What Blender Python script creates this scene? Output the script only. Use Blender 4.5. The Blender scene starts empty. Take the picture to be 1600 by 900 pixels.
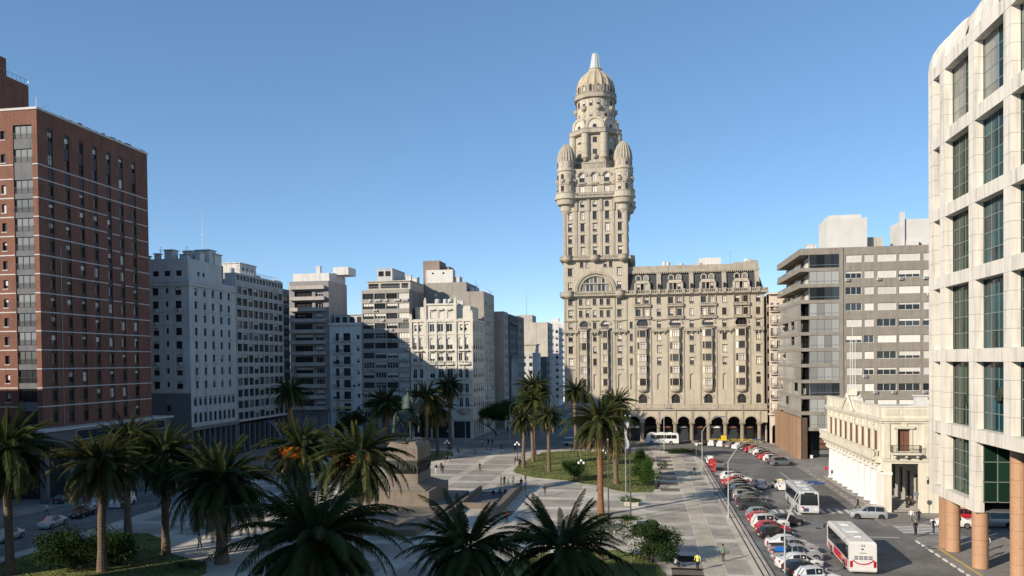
import bpy, bmesh, math, random
from mathutils import Vector, Matrix, noise
R = math.radians
PI = math.pi
rnd = random.Random(11)
SC = bpy.context.scene
COL = SC.collection

# ------------------------------------------------------------------ camera
cam_d = bpy.data.cameras.new('camera')
cam_d.sensor_width = 36.0
cam_d.lens = 36.0 * 1250 / 1600
cam_d.shift_y = 0.0861
cam_d.clip_start = 0.5
cam_d.clip_end = 6000
cam = bpy.data.objects.new('camera', cam_d)
COL.objects.link(cam)
cam.matrix_world = Matrix.Translation((0, 0, 20.7)) @ Matrix.Rotation(R(9.3), 4, 'Z') @ Matrix.Rotation(R(89.0), 4, 'X') @ Matrix.Rotation(R(-0.65), 4, 'Z')
SC.camera = cam

# ------------------------------------------------------------------ sky, sun, exposure
SUN_EL = R(22.8)
SUN_H = Vector((0.68, 0.7332, 0)).normalized()          # the way the light travels over the ground
world = bpy.data.worlds.new('World')
SC.world = world
world.use_nodes = True
wn = world.node_tree
for n in list(wn.nodes):
    wn.nodes.remove(n)
sky = wn.nodes.new('ShaderNodeTexSky')
sky.sky_type = 'NISHITA'
sky.sun_disc = False
sky.sun_elevation = SUN_EL
sky.sun_rotation = math.atan2(-SUN_H.x, -SUN_H.y)
sky.altitude = 20
sky.air_density = 0.6
sky.dust_density = 0.0
sky.ozone_density = 3.0
bg = wn.nodes.new('ShaderNodeBackground')
bg.inputs['Strength'].default_value = 0.15
wo = wn.nodes.new('ShaderNodeOutputWorld')
gm = wn.nodes.new('ShaderNodeGamma'); gm.inputs[1].default_value = 0.7          # soft film response for the sky
hs = wn.nodes.new('ShaderNodeHueSaturation'); hs.inputs['Saturation'].default_value = 1.2; hs.inputs['Hue'].default_value = 0.497; hs.inputs['Value'].default_value = 1.06
wn.links.new(sky.outputs[0], gm.inputs[0]); wn.links.new(gm.outputs[0], hs.inputs['Color'])
wn.links.new(hs.outputs[0], bg.inputs[0])
wn.links.new(bg.outputs[0], wo.inputs[0])
sun_d = bpy.data.lights.new('sun', 'SUN')
sun_d.energy = 3.45
sun_d.angle = R(0.5)
sun_d.color = (1.0, 0.89, 0.73)
sun = bpy.data.objects.new('sun', sun_d)
COL.objects.link(sun)
ldir = Vector((SUN_H.x * math.cos(SUN_EL), SUN_H.y * math.cos(SUN_EL), -math.sin(SUN_EL)))
sun.rotation_euler = ldir.to_track_quat('-Z', 'Y').to_euler()
sun.location = (-60, -60, 90)
vs = SC.view_settings
vs.view_transform = 'Standard'
vs.look = 'None'
vs.exposure = 0.82
vs.gamma = 1.0
vs.use_curve_mapping = False
SC.cycles.use_denoising = True
SC.cycles.max_bounces = 6
SC.cycles.transparent_max_bounces = 8

# ------------------------------------------------------------------ materials
MATS = {}
def M(name, col=(.5, .5, .5), rough=.8, var=.15, scale=.7, bump=0., bscale=12., spec=.3, streak=0., metal=0., rand=0., coat=0., fine=.0):
    if name in MATS:
        return MATS[name]
    m = bpy.data.materials.new(name)
    MATS[name] = m
    m.use_nodes = True
    nt = m.node_tree
    N, L = nt.nodes, nt.links
    p = N['Principled BSDF']
    p.inputs['Roughness'].default_value = rough
    p.inputs['Specular IOR Level'].default_value = spec
    p.inputs['Metallic'].default_value = metal
    if coat:
        p.inputs['Coat Weight'].default_value = coat
        p.inputs['Coat Roughness'].default_value = .05
    tc = N.new('ShaderNodeTexCoord')
    val = None
    def mul(a, b):
        k = N.new('ShaderNodeMath'); k.operation = 'MULTIPLY'
        for i, q in enumerate((a, b)):
            if isinstance(q, float): k.inputs[i].default_value = q
            else: L.new(q, k.inputs[i])
        return k.outputs[0]
    def ranged(sock, a0, a1, b0, b1):
        r = N.new('ShaderNodeMapRange')
        L.new(sock, r.inputs[0])
        for i, q in enumerate((a0, a1, b0, b1)): r.inputs[i + 1].default_value = q
        return r.outputs[0]
    geo = N.new('ShaderNodeNewGeometry')
    if var:
        nz = N.new('ShaderNodeTexNoise'); nz.inputs['Scale'].default_value = scale; nz.inputs['Detail'].default_value = 6
        nz.inputs['Roughness'].default_value = .65
        L.new(geo.outputs['Position'], nz.inputs[0])
        val = ranged(nz.outputs[0], .3, .7, 1 - var, 1 + var * .7)
    if fine:
        nz = N.new('ShaderNodeTexNoise'); nz.inputs['Scale'].default_value = scale * 14; nz.inputs['Detail'].default_value = 3
        L.new(geo.outputs['Position'], nz.inputs[0])
        s = ranged(nz.outputs[0], .3, .7, 1 - fine, 1 + fine)
        val = s if val is None else mul(val, s)
    if streak:
        mp = N.new('ShaderNodeMapping'); mp.inputs['Scale'].default_value = (1.6, 1.6, .09)
        nz = N.new('ShaderNodeTexNoise'); nz.inputs['Scale'].default_value = 1.3; nz.inputs['Detail'].default_value = 5
        L.new(geo.outputs['Position'], mp.inputs[0]); L.new(mp.outputs[0], nz.inputs[0])
        s = ranged(nz.outputs[0], .48, .75, 1., 1 - streak)
        val = s if val is None else mul(val, s)
    if rand:
        oi = N.new('ShaderNodeObjectInfo')
        s = ranged(oi.outputs['Random'], 0, 1, 1 - rand, 1 + rand)
        val = s if val is None else mul(val, s)
    if val is None:
        p.inputs['Base Color'].default_value = (*col, 1)
    else:
        vm = N.new('ShaderNodeVectorMath'); vm.operation = 'SCALE'
        vm.inputs[0].default_value = col
        L.new(val, vm.inputs['Scale'])
        L.new(vm.outputs[0], p.inputs['Base Color'])
    if bump:
        nz = N.new('ShaderNodeTexNoise'); nz.inputs['Scale'].default_value = bscale; nz.inputs['Detail'].default_value = 4
        L.new(geo.outputs['Position'], nz.inputs[0])
        b = N.new('ShaderNodeBump'); b.inputs['Strength'].default_value = bump; b.inputs['Distance'].default_value = .05
        L.new(nz.outputs[0], b.inputs['Height']); L.new(b.outputs[0], p.inputs['Normal'])
    return m

def brick_mat(name, c1, c2, mortar, sx=.26, sz=.085):
    """fine brick courses, too small in the picture to pick apart"""
    m = M(name, c1, .85, .18, .4, streak=.25)
    nt = m.node_tree; N, L = nt.nodes, nt.links
    p = N['Principled BSDF']
    old = p.inputs['Base Color'].links[0].from_socket
    tc = N.new('ShaderNodeTexCoord')
    br = N.new('ShaderNodeTexBrick')
    br.inputs['Color1'].default_value = (*c1, 1); br.inputs['Color2'].default_value = (*c2, 1); br.inputs['Mortar'].default_value = (*mortar, 1)
    br.inputs['Scale'].default_value = 1
    br.inputs['Brick Width'].default_value = sx; br.inputs['Row Height'].default_value = sz; br.inputs['Mortar Size'].default_value = .008
    sep = N.new('ShaderNodeSeparateXYZ'); com = N.new('ShaderNodeCombineXYZ')
    L.new(tc.outputs['Object'], sep.inputs[0]); L.new(sep.outputs[0], com.inputs[0]); L.new(sep.outputs[2], com.inputs[1])
    L.new(com.outputs[0], br.inputs[0])
    vm = N.new('ShaderNodeVectorMath'); vm.operation = 'DIVIDE'; vm.inputs[1].default_value = c1
    L.new(old, vm.inputs[0])
    mu = N.new('ShaderNodeVectorMath'); mu.operation = 'MULTIPLY'
    L.new(vm.outputs[0], mu.inputs[0]); L.new(br.outputs[0], mu.inputs[1]); L.new(mu.outputs[0], p.inputs['Base Color'])
    return m

salvo = M('salvo_render', (.46, .405, .318), .9, .12, .35, .25, 6, streak=.22)
salvo_tr = M('salvo_trim', (.38, .33, .262), .9, .2, .8, .25, 6, streak=.25)
slate = M('mansard_slate', (.055, .053, .058), .6, .25, 1.5, .3, 10)
brick = brick_mat('red_brick', (.235, .098, .062), (.165, .062, .042), (.19, .115, .085))
bandw = M('pale_stone_band', (.55, .51, .47), .8, .1, .5, streak=.1)
spandrel = M('dark_spandrel', (.05, .036, .036), .5, .2, 1)
greyw = M('grey_render', (.50, .50, .49), .9, .12, .3, .2, 5, streak=.3)
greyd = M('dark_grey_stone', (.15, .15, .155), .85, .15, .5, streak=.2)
office = M('office_concrete', (.42, .42, .41), .85, .12, .4, streak=.25)
offdark = M('dark_office_frame', (.13, .135, .15), .7, .15, .6)
pinkw = M('pinkish_render', (.42, .38, .35), .9, .12, .3, streak=.25)
whitew = M('white_render', (.60, .58, .55), .9, .1, .3, .15, 5, streak=.25)
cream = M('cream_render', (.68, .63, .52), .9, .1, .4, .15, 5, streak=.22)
creamtr = M('cream_trim', (.63, .58, .47), .9, .12, .8, streak=.2)
colwhite = M('column_white', (.76, .73, .67), .8, .06, .6, streak=.1)
beige = M('beige_render', (.48, .43, .36), .9, .12, .3, .15, 5, streak=.3)
ornate = M('ivory_render', (.60, .56, .48), .9, .1, .5, .15, 6, streak=.25)
conc = M('board_concrete', (.265, .235, .195), .9, .14, .5, .3, 4, streak=.25)
execw = M('pale_stone_cladding', (.70, .65, .57), .7, .1, .35, streak=.4)
granite_o = M('orange_granite', (.43, .25, .15), .45, .12, 3, spec=.4)
brown_clad = M('brown_timber_cladding', (.30, .19, .12), .7, .15, 1.2, rand=.12)
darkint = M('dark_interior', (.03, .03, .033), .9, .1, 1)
frame_d = M('dark_window_frame', (.03, .03, .032), .5, 0)
frame_w = M('white_window_frame', (.62, .60, .56), .6, .05, 1)
frame_b = M('brown_window_frame', (.12, .07, .045), .6, .1, 1)
blind = M('roller_blind', (.62, .58, .52), .8, .06, 1, rand=.18)
shutter = M('brown_shutter', (.16, .075, .05), .7, .12, 2, rand=.1)
metal_g = M('grey_metal', (.34, .35, .36), .45, .1, 1, metal=.6)
lamp_m = M('lamp_pole_paint', (.40, .40, .39), .5, .1, 1)
metal_w = M('white_metal', (.66, .66, .64), .45, .06, 1)
metal_d = M('black_metal', (.025, .025, .027), .5, .1, 1)
blue_lamp = M('blue_lamp_head', (.05, .09, .24), .4, .05, 1)
globe_m = M('white_globe', (.85, .85, .82), .3, 0)
roofm = M('grey_roofing', (.26, .26, .26), .9, .2, .4)
tankm = M('pale_water_tank', (.5, .5, .48), .7, .1, 1)
asphalt = M('asphalt', (.205, .195, .182), .9, .3, .12, .35, 30, fine=.14)
paving_l = M('pale_paving', (.58, .52, .43), .85, .12, .35, .2, 8, fine=.06)
paving_g = M('grey_paving', (.39, .352, .30), .85, .12, .4, .2, 8, rand=.06, fine=.06)
paving_b = M('brown_paving', (.20, .155, .128), .85, .12, .5, .2, 8, rand=.08)
paving_y = M('buff_paving', (.53, .475, .37), .85, .08, .4, .2, 8)
sidewalk = M('sidewalk_tiles', (.30, .275, .25), .85, .12, .6, .2, 8, fine=.08)
kerb_m = M('kerb_stone', (.34, .32, .29), .85, .15, .6)
paint_w = M('road_paint', (.62, .60, .56), .7, .22, 1.2)
paint_y = M('yellow_paint', (.60, .44, .10), .7, .2, 1.2)
grass_m = M('lawn', (.15, .16, .045), .95, .35, .25, .6, 40, fine=.3)
grass_b = M('grass_blades', (.15, .175, .045), .9, .3, .3, rand=.1)
earth = M('city_ground', (.16, .15, .14), .95, .2, .02)
granite_p = M('pedestal_granite', (.22, .178, .138), .7, .15, .5, .15, 10, streak=.25)
granite_d = M('dark_granite', (.20, .17, .14), .6, .15, .8, streak=.15)
bronze = M('green_bronze', (.028, .048, .04), .6, .35, 1.8, .2, 6, metal=.35, spec=.5)
bronze_d = M('dark_bronze', (.06, .06, .05), .5, .35, 2.5, .2, 6, metal=.4)
trunk_m = M('palm_trunk', (.16, .115, .08), .95, .35, 3, .7, 14, rand=.12)
trunk_r = M('reddish_palm_trunk', (.22, .11, .06), .95, .35, 3, .7, 14)
bark_m = M('bark', (.09, .07, .052), .95, .3, 4, .6, 14)
date_m = M('orange_dates', (.60, .20, .03), .7, .2, 5)
dead_m = M('dry_frond', (.27, .18, .085), .9, .2, 2, rand=.2)
tyre_m = M('tyre', (.02, .02, .021), .9, .1, 3)
rim_m = M('wheel_rim', (.42, .42, .43), .35, .05, 3, metal=.7)
headl = M('headlamp', (.75, .76, .78), .15, 0)
taill = M('tail_lamp', (.35, .012, .012), .25, 0)
skin_m = M('skin', (.42, .25, .17), .7, .05, 5)
black_pl = M('black_plastic', (.022, .022, .024), .5, .05, 3)

def glass_mat(name, col, rough=.06, rand=.5, spec=.6):
    m = M(name, col, rough, 0, spec=spec, rand=rand)
    return m
glass = glass_mat('window_glass', (.030, .034, .038))
glass_p = glass_mat('pale_curtained_glass', (.20, .20, .185), .12, .35)
glass_t = glass_mat('teal_glass', (.008, .045, .055), .08, .6, .3)
glass_g = glass_mat('green_glass', (.012, .034, .022), .08, .6, .25)
glass_c = glass_mat('grey_balcony_glass', (.27, .275, .26), .2, .3, .4)
glass_car = glass_mat('car_glass', (.015, .017, .019), .05, 0, .6)

def leaf_mat(name, c, rand=.2):
    m = M(name, c, .65, .3, 1.1, rand=rand, spec=.1)
    nt = m.node_tree; N, L = nt.nodes, nt.links
    p = N['Principled BSDF']
    tr = N.new('ShaderNodeBsdfTranslucent')
    mix = N.new('ShaderNodeMixShader'); mix.inputs[0].default_value = .18
    tr.inputs[0].default_value = (c[0] * 1.4, c[1] * 1.5, c[2] * .8, 1)
    L.new(p.outputs[0], mix.inputs[1]); L.new(tr.outputs[0], mix.inputs[2])
    L.new(mix.outputs[0], N['Material Output'].inputs[0])
    return m
frond_m = leaf_mat('palm_frond', (.040, .056, .018))
frond_y = leaf_mat('sunny_palm_frond', (.085, .085, .027))
leaf_d = leaf_mat('dark_leaves', (.032, .056, .016))
leaf_g = leaf_mat('bright_leaves', (.05, .095, .022))
leaf_o = leaf_mat('olive_leaves', (.085, .09, .035))

def joints(m, w, h, dark=.72, stain=.25, mort=.012):
    nt = m.node_tree; N, L = nt.nodes, nt.links
    p = N['Principled BSDF']; old = p.inputs['Base Color'].links[0].from_socket
    geo = N.new('ShaderNodeNewGeometry'); br = N.new('ShaderNodeTexBrick'); br.offset = 0
    br.inputs['Color1'].default_value = (1, 1, 1, 1); br.inputs['Color2'].default_value = (.93, .93, .93, 1); br.inputs['Mortar'].default_value = (dark, dark, dark, 1)
    br.inputs['Scale'].default_value = 1; br.inputs['Brick Width'].default_value = w; br.inputs['Row Height'].default_value = h; br.inputs['Mortar Size'].default_value = mort
    L.new(geo.outputs['Position'], br.inputs[0])
    nz = N.new('ShaderNodeTexNoise'); nz.inputs['Scale'].default_value = .11; nz.inputs['Detail'].default_value = 9; nz.inputs['Roughness'].default_value = .7
    L.new(geo.outputs['Position'], nz.inputs[0])
    r = N.new('ShaderNodeMapRange'); L.new(nz.outputs[0], r.inputs[0])
    for i, q in enumerate((.38, .62, 1 - stain, 1 + stain * .4)): r.inputs[i + 1].default_value = q
    a = N.new('ShaderNodeVectorMath'); a.operation = 'MULTIPLY'; L.new(old, a.inputs[0]); L.new(br.outputs[0], a.inputs[1])
    c = N.new('ShaderNodeVectorMath'); c.operation = 'SCALE'; L.new(a.outputs[0], c.inputs[0]); L.new(r.outputs[0], c.inputs['Scale'])
    L.new(c.outputs[0], p.inputs['Base Color'])
for q_ in (paving_l, paving_g, paving_b, paving_y): joints(q_, .95, .95, .78, .3, .02)
joints(sidewalk, .8, .8, .75, .3, .02)
joints(asphalt, 7.5, 11, .9, .34, .03)
joints(grass_m, 500, 500, 1, .45, .001)
joints(granite_p, 500, 500, 1, .25, .001)

# ------------------------------------------------------------------ mesh helpers
class MB:
    def __init__(s):
        s.v = []; s.f = []; s.m = []
    def poly(s, pts, m=0):
        i = len(s.v); s.v.extend([tuple(p) for p in pts]); s.f.append(tuple(range(i, i + len(pts)))); s.m.append(m)
    def box(s, x0, x1, y0, y1, z0, z1, m=0, skip=''):
        i = len(s.v)
        s.v.extend([(x0, y0, z0), (x1, y0, z0), (x1, y1, z0), (x0, y1, z0), (x0, y0, z1), (x1, y0, z1), (x1, y1, z1), (x0, y1, z1)])
        for k, q in (('b', (0, 3, 2, 1)), ('t', (4, 5, 6, 7)), ('f', (0, 1, 5, 4)), ('r', (1, 2, 6, 5)), ('k', (2, 3, 7, 6)), ('l', (3, 0, 4, 7))):
            if k in skip: continue
            s.f.append(tuple(i + a for a in q)); s.m.append(m)
    def prism(s, pts, z0, z1, m=0, mt=None):
        n = len(pts); i = len(s.v)
        s.v.extend([(x, y, z0) for x, y in pts]); s.v.extend([(x, y, z1) for x, y in pts])
        for k in range(n):
            j = (k + 1) % n
            s.f.append((i + k, i + j, i + n + j, i + n + k)); s.m.append(m)
        s.f.append(tuple(i + n + k for k in range(n))); s.m.append(m if mt is None else mt)
        s.f.append(tuple(i + k for k in reversed(range(n)))); s.m.append(m)
    def lathe(s, prof, cx=0, cy=0, n=16, m=0, a0=0, a1=2 * PI, sx=1, sy=1):
        full = abs(a1 - a0 - 2 * PI) < 1e-6
        cnt = n if full else n + 1
        i = len(s.v)
        for r, z in prof:
            for k in range(cnt):
                a = a0 + (a1 - a0) * k / n
                s.v.append((cx + r * math.cos(a) * sx, cy + r * math.sin(a) * sy, z))
        for j in range(len(prof) - 1):
            for k in range(n):
                k2 = (k + 1) % cnt
                s.f.append((i + j * cnt + k, i + j * cnt + k2, i + (j + 1) * cnt + k2, i + (j + 1) * cnt + k)); s.m.append(m)
    def tube(s, pts, rad, n=6, m=0, cap=True):
        pts = [Vector(p) for p in pts]
        if not hasattr(rad, '__len__'): rad = [rad] * len(pts)
        i = len(s.v)
        for k, p in enumerate(pts):
            d = (pts[min(k + 1, len(pts) - 1)] - pts[max(k - 1, 0)]).normalized()
            u = d.cross(Vector((0, 0, 1)))
            if u.length < .05: u = d.cross(Vector((0, 1, 0)))
            u.normalize(); w = u.cross(d)
            for q in range(n):
                a = 2 * PI * q / n
                s.v.append(tuple(p + (u * math.cos(a) + w * math.sin(a)) * rad[k]))
        for k in range(len(pts) - 1):
            for q in range(n):
                r2 = (q + 1) % n
                s.f.append((i + k * n + q, i + k * n + r2, i + (k + 1) * n + r2, i + (k + 1) * n + q)); s.m.append(m)
        if cap:
            s.f.append(tuple(i + q for q in reversed(range(n)))); s.m.append(m)
            s.f.append(tuple(i + (len(pts) - 1) * n + q for q in range(n))); s.m.append(m)
    def arch(s, cx, zc, r0, r1, y0, y1, m=0, n=14, a0=0, a1=PI):
        """a ring segment standing in the xz plane"""
        for k in range(n):
            a, b = a0 + (a1 - a0) * k / n, a0 + (a1 - a0) * (k + 1) / n
            P = lambda r, t, y: (cx + r * math.cos(t), y, zc + r * math.sin(t))
            s.poly([P(r0, a, y0), P(r1, a, y0), P(r1, b, y0), P(r0, b, y0)], m)
            s.poly([P(r1, a, y0), P(r1, a, y1), P(r1, b, y1), P(r1, b, y0)], m)
            s.poly([P(r0, a, y0), P(r0, b, y0), P(r0, b, y1), P(r0, a, y1)], m)
    def mesh(s, name, mats, smooth=False):
        me = bpy.data.meshes.new(name)
        me.from_pydata(s.v, [], s.f)
        if not isinstance(mats, (list, tuple)): mats = [mats]
        for q in mats: me.materials.append(q)
        if len(mats) > 1: me.polygons.foreach_set('material_index', s.m)
        if smooth: me.polygons.foreach_set('use_smooth', [True] * len(s.f))
        me.update()
        return me

def put(name, me, parent=None, loc=(0, 0, 0), rot=None, scale=None, label=None, cat=None, group=None, kind=None):
    o = bpy.data.objects.new(name, me)
    COL.objects.link(o)
    o.location = loc
    if rot is not None: o.rotation_euler = rot if hasattr(rot, '__len__') else (0, 0, rot)
    if scale is not None: o.scale = scale if hasattr(scale, '__len__') else (scale,) * 3
    if parent: o.parent = parent
    for k, q in (('label', label), ('category', cat), ('group', group), ('kind', kind)):
        if q: o[k] = q
    return o

def thing(name, label, cat, loc=(0, 0, 0), rz=0, group=None, scale=None):
    return put(name, None, None, loc, (0, 0, rz), scale, label, cat, group)

def struct(name, mb, mats): return put(name, mb.mesh(name, mats), kind='structure')

def part(name, mb, mats, parent, smooth=False, loc=(0, 0, 0), rot=None, label=None, world=True):
    """part built in world coordinates, hung under its thing"""
    if world:
        p = parent
        off = Vector((0, 0, 0))
        while p: off -= p.location; p = p.parent
        loc = tuple(Vector(loc) + off)
    return put(name, mb.mesh(name, mats, smooth), parent, loc, rot, label=label)

def text(s, size, mat, parent, loc, rot, name='lettering', ext=.01, shear=0, width=1, bold=0):
    cu = bpy.data.curves.new('t', 'FONT')
    cu.body = s; cu.size = size; cu.extrude = ext; cu.shear = shear; cu.align_x = 'CENTER'; cu.offset = bold; cu.resolution_u = 2
    o = bpy.data.objects.new('t', cu); COL.objects.link(o)
    dg = bpy.context.evaluated_depsgraph_get()
    me = bpy.data.meshes.new_from_object(o.evaluated_get(dg))
    bpy.data.objects.remove(o); bpy.data.curves.remove(cu)
    me.materials.clear(); me.materials.append(mat)
    return put(name, me, parent, loc, rot, (width, 1, 1))

# ------------------------------------------------------------------ facades
WCACHE = {}
def win_mesh(w, h, n=2, bl=0., fr=frame_w, gl=glass, rev=.22, sill=0, trim=None, hood=0, hb=.0, rail=0, ft=.07):
    key = (round(w, 2), round(h, 2), n, bl, fr.name, gl.name, rev, sill, trim.name if trim else '', hood, hb, rail, ft)
    if key in WCACHE: return WCACHE[key]
    b = MB(); g = rev - .01
    b.poly([(-w / 2, g, 0), (w / 2, g, 0), (w / 2, g, h), (-w / 2, g, h)], 1)
    t = ft
    for a in (-w / 2, w / 2 - t): b.box(a, a + t, g - .07, g - .002, 0, h)
    for a in (0, h - t): b.box(-w / 2 + t, w / 2 - t, g - .07, g - .002, a, a + t)
    for k in range(1, n):
        x = -w / 2 + w * k / n
        b.box(x - t / 2, x + t / 2, g - .066, g - .002, t, h - t)
    if hb: b.box(-w / 2 + t, w / 2 - t, g - .062, g - .002, h * hb, h * hb + t * .8)
    if bl: b.poly([(-w / 2 + t, g - .03, h * (1 - bl)), (w / 2 - t, g - .03, h * (1 - bl)), (w / 2 - t, g - .03, h - t), (-w / 2 + t, g - .03, h - t)], 2)
    if sill: b.box(-w / 2 - .1, w / 2 + .1, -sill, rev - .09, -.13, -.002, 3)
    if hood: b.box(-w / 2 - .18, w / 2 + .18, -hood, .06, h + .12, h + .3, 3)
    if rail:
        b.box(-w / 2, w / 2, -.04, -.01, rail - .05, rail, 4)
        k = int(w / .16) + 1
        for q in range(k + 1):
            x = -w / 2 + w * q / k
            b.box(x - .012, x + .012, -.035, -.015, .0, rail - .05, 4)
    me = b.mesh('window', [fr, gl, blind, trim or bandw, metal_d])
    WCACHE[key] = me
    return me

def loc2(O, rz, x, y, z):
    c, s = math.cos(rz), math.sin(rz)
    return (O[0] + c * x - s * y, O[1] + s * x + c * y, z)

def pick_blind(ch=(0, 0, .35, .6, 1.)):
    return rnd.choice(ch)

def facade(root, O, rz, W, z0, z1, ops, mat, rev=.25, name='wall', wins=True, label=None):
    """a wall sheet with real recessed openings; ops: (x, z, w, h, arch, window kwargs or None)"""
    xs = {0., W}; zs = {z0, z1}
    for o in ops:
        xs |= {o[0] - o[2] / 2, o[0] + o[2] / 2}; zs |= {o[1], o[1] + o[3]}
    xs = sorted(q for q in xs if -1e-6 <= q <= W + 1e-6); zs = sorted(q for q in zs if z0 - 1e-6 <= q <= z1 + 1e-6)
    ok = lambda L: [L[0]] + [b for a, b in zip(L, L[1:]) if b - a > 1e-4]
    xs, zs = ok(xs), ok(zs)
    rects = [(o[0] - o[2] / 2, o[0] + o[2] / 2, o[1], o[1] + o[3]) for o in ops]
    b = MB()
    for j in range(len(zs) - 1):
        zc = (zs[j] + zs[j + 1]) / 2
        row = [r for r in rects if r[2] < zc < r[3]]
        run = None
        for i in range(len(xs) - 1):
            xc = (xs[i] + xs[i + 1]) / 2
            hole = any(r[0] < xc < r[1] for r in row)
            if not hole:
                if run is None: run = xs[i]
            if run is not None and (hole or i == len(xs) - 2):
                e = xs[i] if hole else xs[i + 1]
                b.poly([(run, 0, zs[j]), (e, 0, zs[j]), (e, 0, zs[j + 1]), (run, 0, zs[j + 1])])
                run = None
    for o, (a, c, d, e) in zip(ops, rects):
        ar = len(o) > 4 and o[4]
        r = (c - a) / 2; sp = e - r if ar else e
        if sp > d + 1e-4:
            b.poly([(a, 0, d), (a, rev, d), (a, rev, sp), (a, 0, sp)]); b.poly([(c, 0, d), (c, 0, sp), (c, rev, sp), (c, rev, d)])
        if d > z0 + 1e-4: b.poly([(a, 0, d), (c, 0, d), (c, rev, d), (a, rev, d)])
        if ar:
            n = 10; xm = (a + c) / 2
            arc = [(xm + r * math.cos(PI - PI * k / n), sp + r * math.sin(PI - PI * k / n)) for k in range(n + 1)]
            for k in range(n):
                (x1, y1), (x2, y2) = arc[k], arc[k + 1]
                b.poly([(x1, 0, y1), (x2, 0, y2), (x2, 0, e), (x1, 0, e)])
                b.poly([(x1, 0, y1), (x1, rev, y1), (x2, rev, y2), (x2, 0, y2)])
        elif e < z1 - 1e-4: b.poly([(a, 0, e), (a, rev, e), (c, rev, e), (c, 0, e)])
    loc = Vector((O[0], O[1], 0)) - root.location
    wall = put(name, b.mesh(name, mat), root, loc, rz, label=label)
    if wins:
        for o in ops:
            if len(o) > 5 and o[5] is not None:
                kw = dict(o[5]); nm = kw.pop('name', 'window')
                bl = kw.pop('bl', 'rnd')
                if bl == 'rnd': bl = pick_blind()
                elif hasattr(bl, '__len__'): bl = rnd.choice(bl)
                p = Vector(loc2(O, rz, o[0], 0, o[1])) - root.location
                put(nm, win_mesh(o[2], o[3], bl=bl, rev=rev, **kw), root, p, rz)
    return wall

def shell(root, x0, x1, y0, y1, z0, z1, mat, skip='', roof=None, parapet=0., name='wall'):
    """plain remaining sides of a block plus its roof"""
    b = MB(); b.box(x0, x1, y0, y1, z0, z1, 0, skip='bt' + skip)
    if any(k not in skip for k in 'frkl'): part(name, b, mat, root)
    if roof is not None:
        b = MB(); zr = z1 - parapet
        b.poly([(x0 + .01, y0 + .01, zr), (x1 - .01, y0 + .01, zr), (x1 - .01, y1 - .01, zr), (x0 + .01, y1 - .01, zr)])
        part('roof', b, roof, root)

def boxpart(name, parent, mat, *dims, **kw):
    b = MB(); b.box(*dims); return part(name, b, mat, parent, **kw)

AC = None
def aircon(root, O, rz, x, z):
    global AC
    if AC is None:
        b = MB(); b.box(-.38, .38, -.4, -.06, 0, .55); b.box(-.3, .3, -.45, -.4, .06, .5, 1); b.box(-.34, -.3, -.4, 0, -.06, 0, 1); b.box(.3, .34, -.4, 0, -.06, 0, 1)
        AC = b.mesh('air_conditioner', [metal_w, metal_g])
    put('air_conditioner', AC, root, Vector(loc2(O, rz, x, 0, z)) - root.location, rz)
# ------------------------------------------------------------------ ground, roads, plaza
b = MB(); b.poly([(-2500, -1500, -.06), (2500, -1500, -.06), (2500, 4000, -.06), (-2500, 4000, -.06)])
struct('ground', b, earth)
b = MB(); b.poly([(-110, -20, 0), (90, -20, 0), (90, 470, 0), (-110, 470, 0)])
road = struct('road', b, asphalt)
KZ = .13
HX0, HX1, HY0, HY1 = -25.4, -20.3, 110.2, 124.6         # stairwell of the mausoleum
curve = [(12, 162)] + [(12 - 12 * (1 - math.cos(t)), 166 + 20 * math.sin(t)) for t in [PI / 2 * k / 10 for k in range(11)]]
b = MB()
def slab(b, pts, z, m=0): b.poly([(x, y, z) for x, y in pts], m)
slab(b, [(-69, HY1), (12, HY1)] + curve + [(-69, 186)], KZ)
slab(b, [(-69, 20), (HX0, 20), (HX0, HY1), (-69, HY1)], KZ)
slab(b, [(HX1, 20), (12, 20), (12, HY1), (HX1, HY1)], KZ)
slab(b, [(HX0, 20), (HX1, 20), (HX1, HY0), (HX0, HY0)], KZ)
plaza = struct('plaza', b, paving_l)
def kerb(path, w=.22, z=KZ, seg=2.4, parent=None, dash=None):
    """kerb stones, one piece each"""
    for (x0, y0), (x1, y1) in zip(path, path[1:]):
        L = math.hypot(x1 - x0, y1 - y0); n = max(1, round(L / seg)); a = math.atan2(y1 - y0, x1 - x0)
        for k in range(n):
            t0, t1 = (k + .012) / n, (k + 1 - .012) / n
            mb = MB(); l = L * (t1 - t0); mb.box(0, l, -w / 2, w / 2, 0, z + .012)
            put('kerb_stone', KERBM.setdefault(round(l, 1), mb.mesh('kerb_stone', kerb_m)), parent, (x0 + (x1 - x0) * t0, y0 + (y1 - y0) * t0, 0), a)
KERBM = {}
kerb([(12.1, 60)] + curve, parent=plaza, seg=4)
kerb([(-69.1, 60), (-69.1, 186), (0, 186.05)], parent=plaza, seg=8)

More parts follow.
